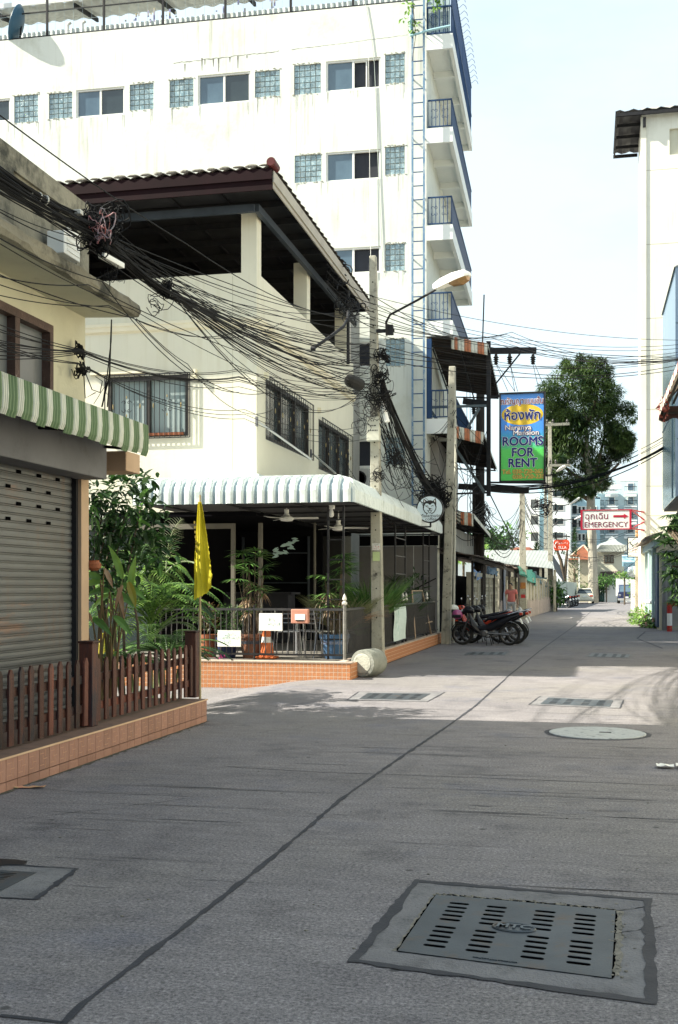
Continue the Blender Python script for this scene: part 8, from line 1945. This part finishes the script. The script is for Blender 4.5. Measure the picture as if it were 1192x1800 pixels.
p, q_ = at(550,613,d=19), at(612,548,d=20.5); t = thing('steel_outrigger', 'black curved steel arm sticking out before the cafe parapet', 'rod', p); obj('arm', MB().tube([p, at(580,592,d=19.5), at(604,574,d=20), at(611,560,d=20.3), q_], .028, 6).tube([p-V(.03,0,0), p+V(.04,0,0)], .045, 6), dark_metal, t)
t = thing('bamboo_mast', 'cluster of black brackets and coils on the rooftop corner behind the near pole', 'bracket', at(612,545,d=28)); mb = MB(); loops(mb, at(600,478,d=26), .4, 5, .012, 1); loops(mb, at(612,545,d=26), .3, 16, .012); mb.tube([at(612,640,d=27), at(612,500,d=27)], .04, 6).tube([at(576,500,d=26), at(582,455,d=26)], .02, 5); obj('coils', mb, dark_metal, t)
# insulators on the shophouse wall
for (a, b_, lab) in ((140,618,'upper black cable clamp on the yellowed shophouse corner'),(142,652,'lower black cable clamp on the yellowed shophouse corner')):
    c = at(a, b_, d=11.6); t = thing('cable_clamp', lab, 'cable clamp', c); mb = MB(); loops(mb, c, .07, 12, .007); mb.box(c.x-.04,c.x+.04,c.y-.03,c.y+.03,c.z-.02,c.z+.03); obj('clamp', mb, cable_m, t)
mb = MB()
for k in range(4): mb.tube([at(196,562,d=11.6), at(195+J(2),600,d=11.8), at(191+J(3),660,d=12), at(184+J(6),715,d=12.2)], .007, 5)
mb.tube([at(146,625,d=11.5), at(152,660,d=11.5), at(162,685,d=11.6), at(176,690,d=11.7), at(180,670,d=11.8), at(168,662,d=11.8)], .005, 4).tube([at(147,655,d=11.5), at(150,700,d=11.5), at(168,690,d=11.6)], .005, 4).tube([at(165,710,d=11.6), at(190,670,d=11.9)], .004, 4)
tag(obj('dangling_cable', mb, cable_m), 'twisted black cables dangling from the canopy slab tip past the barred window', 'cable')
# near pole: clump and thick drop bundle to the coffee sign
mb = MB(); loops(mb, at(666,700,d=21.2), .26, 34, .007); loops(mb, at(669,660,d=21.2), .16, 26, .007); loops(mb, at(672,625,d=21.2), .14, 22, .008); loops(mb, at(664,835,d=21.2), .16, 14, .006); loops(mb, at(690,810,d=21.6), .22, 26, .006); loops(mb, at(648,720,d=21.1), .22, 10, .005, .9); loops(mb, at(636,750,d=21), .2, 6, .005, 1)
for k in range(16): mb.tube(cat_pts(W_(672,680,21.2,4,14), W_(768,872,29.5,9,14), .1+rnd.random()*.3), rnd.choice((.010,.014,.02)), 5)
for k in range(30): mb.tube(cat_pts(W_(670,700,21.3,5,60), W_(rnd.choice((715,735,750,770)), 850, 25, 15, 50), .1+rnd.random()*.5), .006, 4)
tag(obj('cable_bundle', mb, cable_m), 'thick messy cable bundle dropping from the near pole to the coffee sign', 'cable bundle', kind='stuff')
mb = MB(); loops(mb, at(764,868,d=29.3), .35, 60, .012); loops(mb, at(758,855,d=29), .3, 20, .01)
for k in range(14): mb.tube(cat_pts(W_(765,870,29,6,10), W_(850,rnd.choice((900,915,880,925)),37,6,15), .3+rnd.random()*.4), .012, 4)
tag(obj('cable_coil', mb, cable_m), 'black coil of cable on the wall behind the coffee sign', 'cable coil', kind='stuff')
# slack wires to the terrace
gr = 'slack wires between the near pole and the white block'
for k in range(12): cable(cat_pts(W_(665, 720+k*14, 21.4, 3, 8), W_(725+J(20), 790+k*8, 30, 10, 12), .2+rnd.random()*.3), .008, gr, 'slack black wire drooping between the near pole and the white block ladder')
for k in range(5): cable(cat_pts(W_(690+k*9, 925+k*2, 23, 0, 3), W_(600, 800+k*14, 23), .1), .006, gr, 'slack black wire drooping between the near pole and the white block ladder')
# right going lines, across the street
rg_ = 'lines crossing the street from the near pole to the right edge'; rl_ = 'black overhead line crossing the street from the near pole towards the striped fabric awning'
ys = [(520,598),(532,605),(541,612),(556,618),(570,628),(583,632),(600,640),(612,622),(622,630),(628,648)]
for k, (a, b_) in enumerate(ys): cable(cat_pts(W_(650, a, 21.4), W_(1200, b_, 26.5), rnd.uniform(.15,.45), 20), rnd.choice((.007,.010,.013)), rg_, rl_)
for k in range(5): cable(path([W_(575, 470+k*10, 20.5, 0, 6), W_(655, 520+k*14, 21.4), W_(860+10*k, 600-k*4, 32), W_(1200, 625, 26.5, 0, 10)], [.1,.2,.3]), .010, rg_, rl_)
rg2 = 'dark lines between the lower crossarm and the right cream building'
for k in range(7): cable(cat_pts(W_(862, 850+k*2.5, 35, 0, 2), W_(1168, 788+J(5), 40), .35+rnd.random()*.25, 18), rnd.choice((.012,.016,.022)), rg2, 'thick dark line sagging across the street below the big tree crown')
for k in range(4): cable(cat_pts(W_(935, 838, 40, 4, 4), W_(1168, 772+J(6), 42), .3+rnd.random()*.2, 18), .012, rg2, 'thick dark line sagging across the street below the big tree crown')
rg3 = 'sagging service wires near the third pole'
for k in range(12): cable(cat_pts(W_(848, 880+k*4, 38), W_(919, 872+k*4, 55.5, 1, 3), rnd.uniform(.8,1.9), 14), .014, rg3, 'thin wire sagging between the timber pole and the third concrete pole')
for k in range(10): cable(cat_pts(W_(922, 868+k*4, 55.5, 1, 2), W_(962, 905+k*7, 72, 3, 5), rnd.uniform(.2,.8), 10), .016, rg3, 'thin wire sagging between the third and fourth concrete poles')
cable(path([W_(861,868,33), W_(905,957,48), W_(922,905,55)], [.0,.6]), .022, rg3, 'single loose cable looping down from the sign frame to the third pole')
rg4 = 'far wires around the fourth pole'
for k in range(8): cable(cat_pts(W_(966, 900+k*12, 72, 1, 4), W_(1128, 905+k*10, 50.2, 2, 5), .5+rnd.random(), 14), .012, rg4, 'faint far wire strung from the fourth pole to the cream building')
for (a, b_) in ((873,905),(872,893),(897,905),(937,948),(940,960),(897,910)): cable(cat_pts(W_(a, 640, 34), W_(b_, 688, 32.8), .0, 6)[:], .010, 'jumper wires under the upper crossarm', 'thin jumper wire hanging from an insulator to the rooms sign')
mb = MB()
for k in range(16): mb.tube(cat_pts(W_(800,rnd.uniform(700,900),30,3,10), W_(rnd.choice((752,846,858)), rnd.uniform(720,900), 33, 4, 10), rnd.uniform(0,.4)), .009, 4)
for (a, b_) in ((820,700),(826,700),(832,710),(872//1*1,0)): 
    if b_: mb.tube([at(a, 610, d=33), at(a+J(3), 960, d=33)], .008, 4)
loops(mb, at(957,890,d=71), .6, 22, .02); loops(mb, at(963,860,d=70), .4, 12, .02); loops(mb, at(846,905,d=37.5), .35, 14, .012)
tag(obj('cable_web', mb, cable_m), 'web of thin wires and coils around the sign frame, timber pole and far poles', 'cables', kind='stuff')
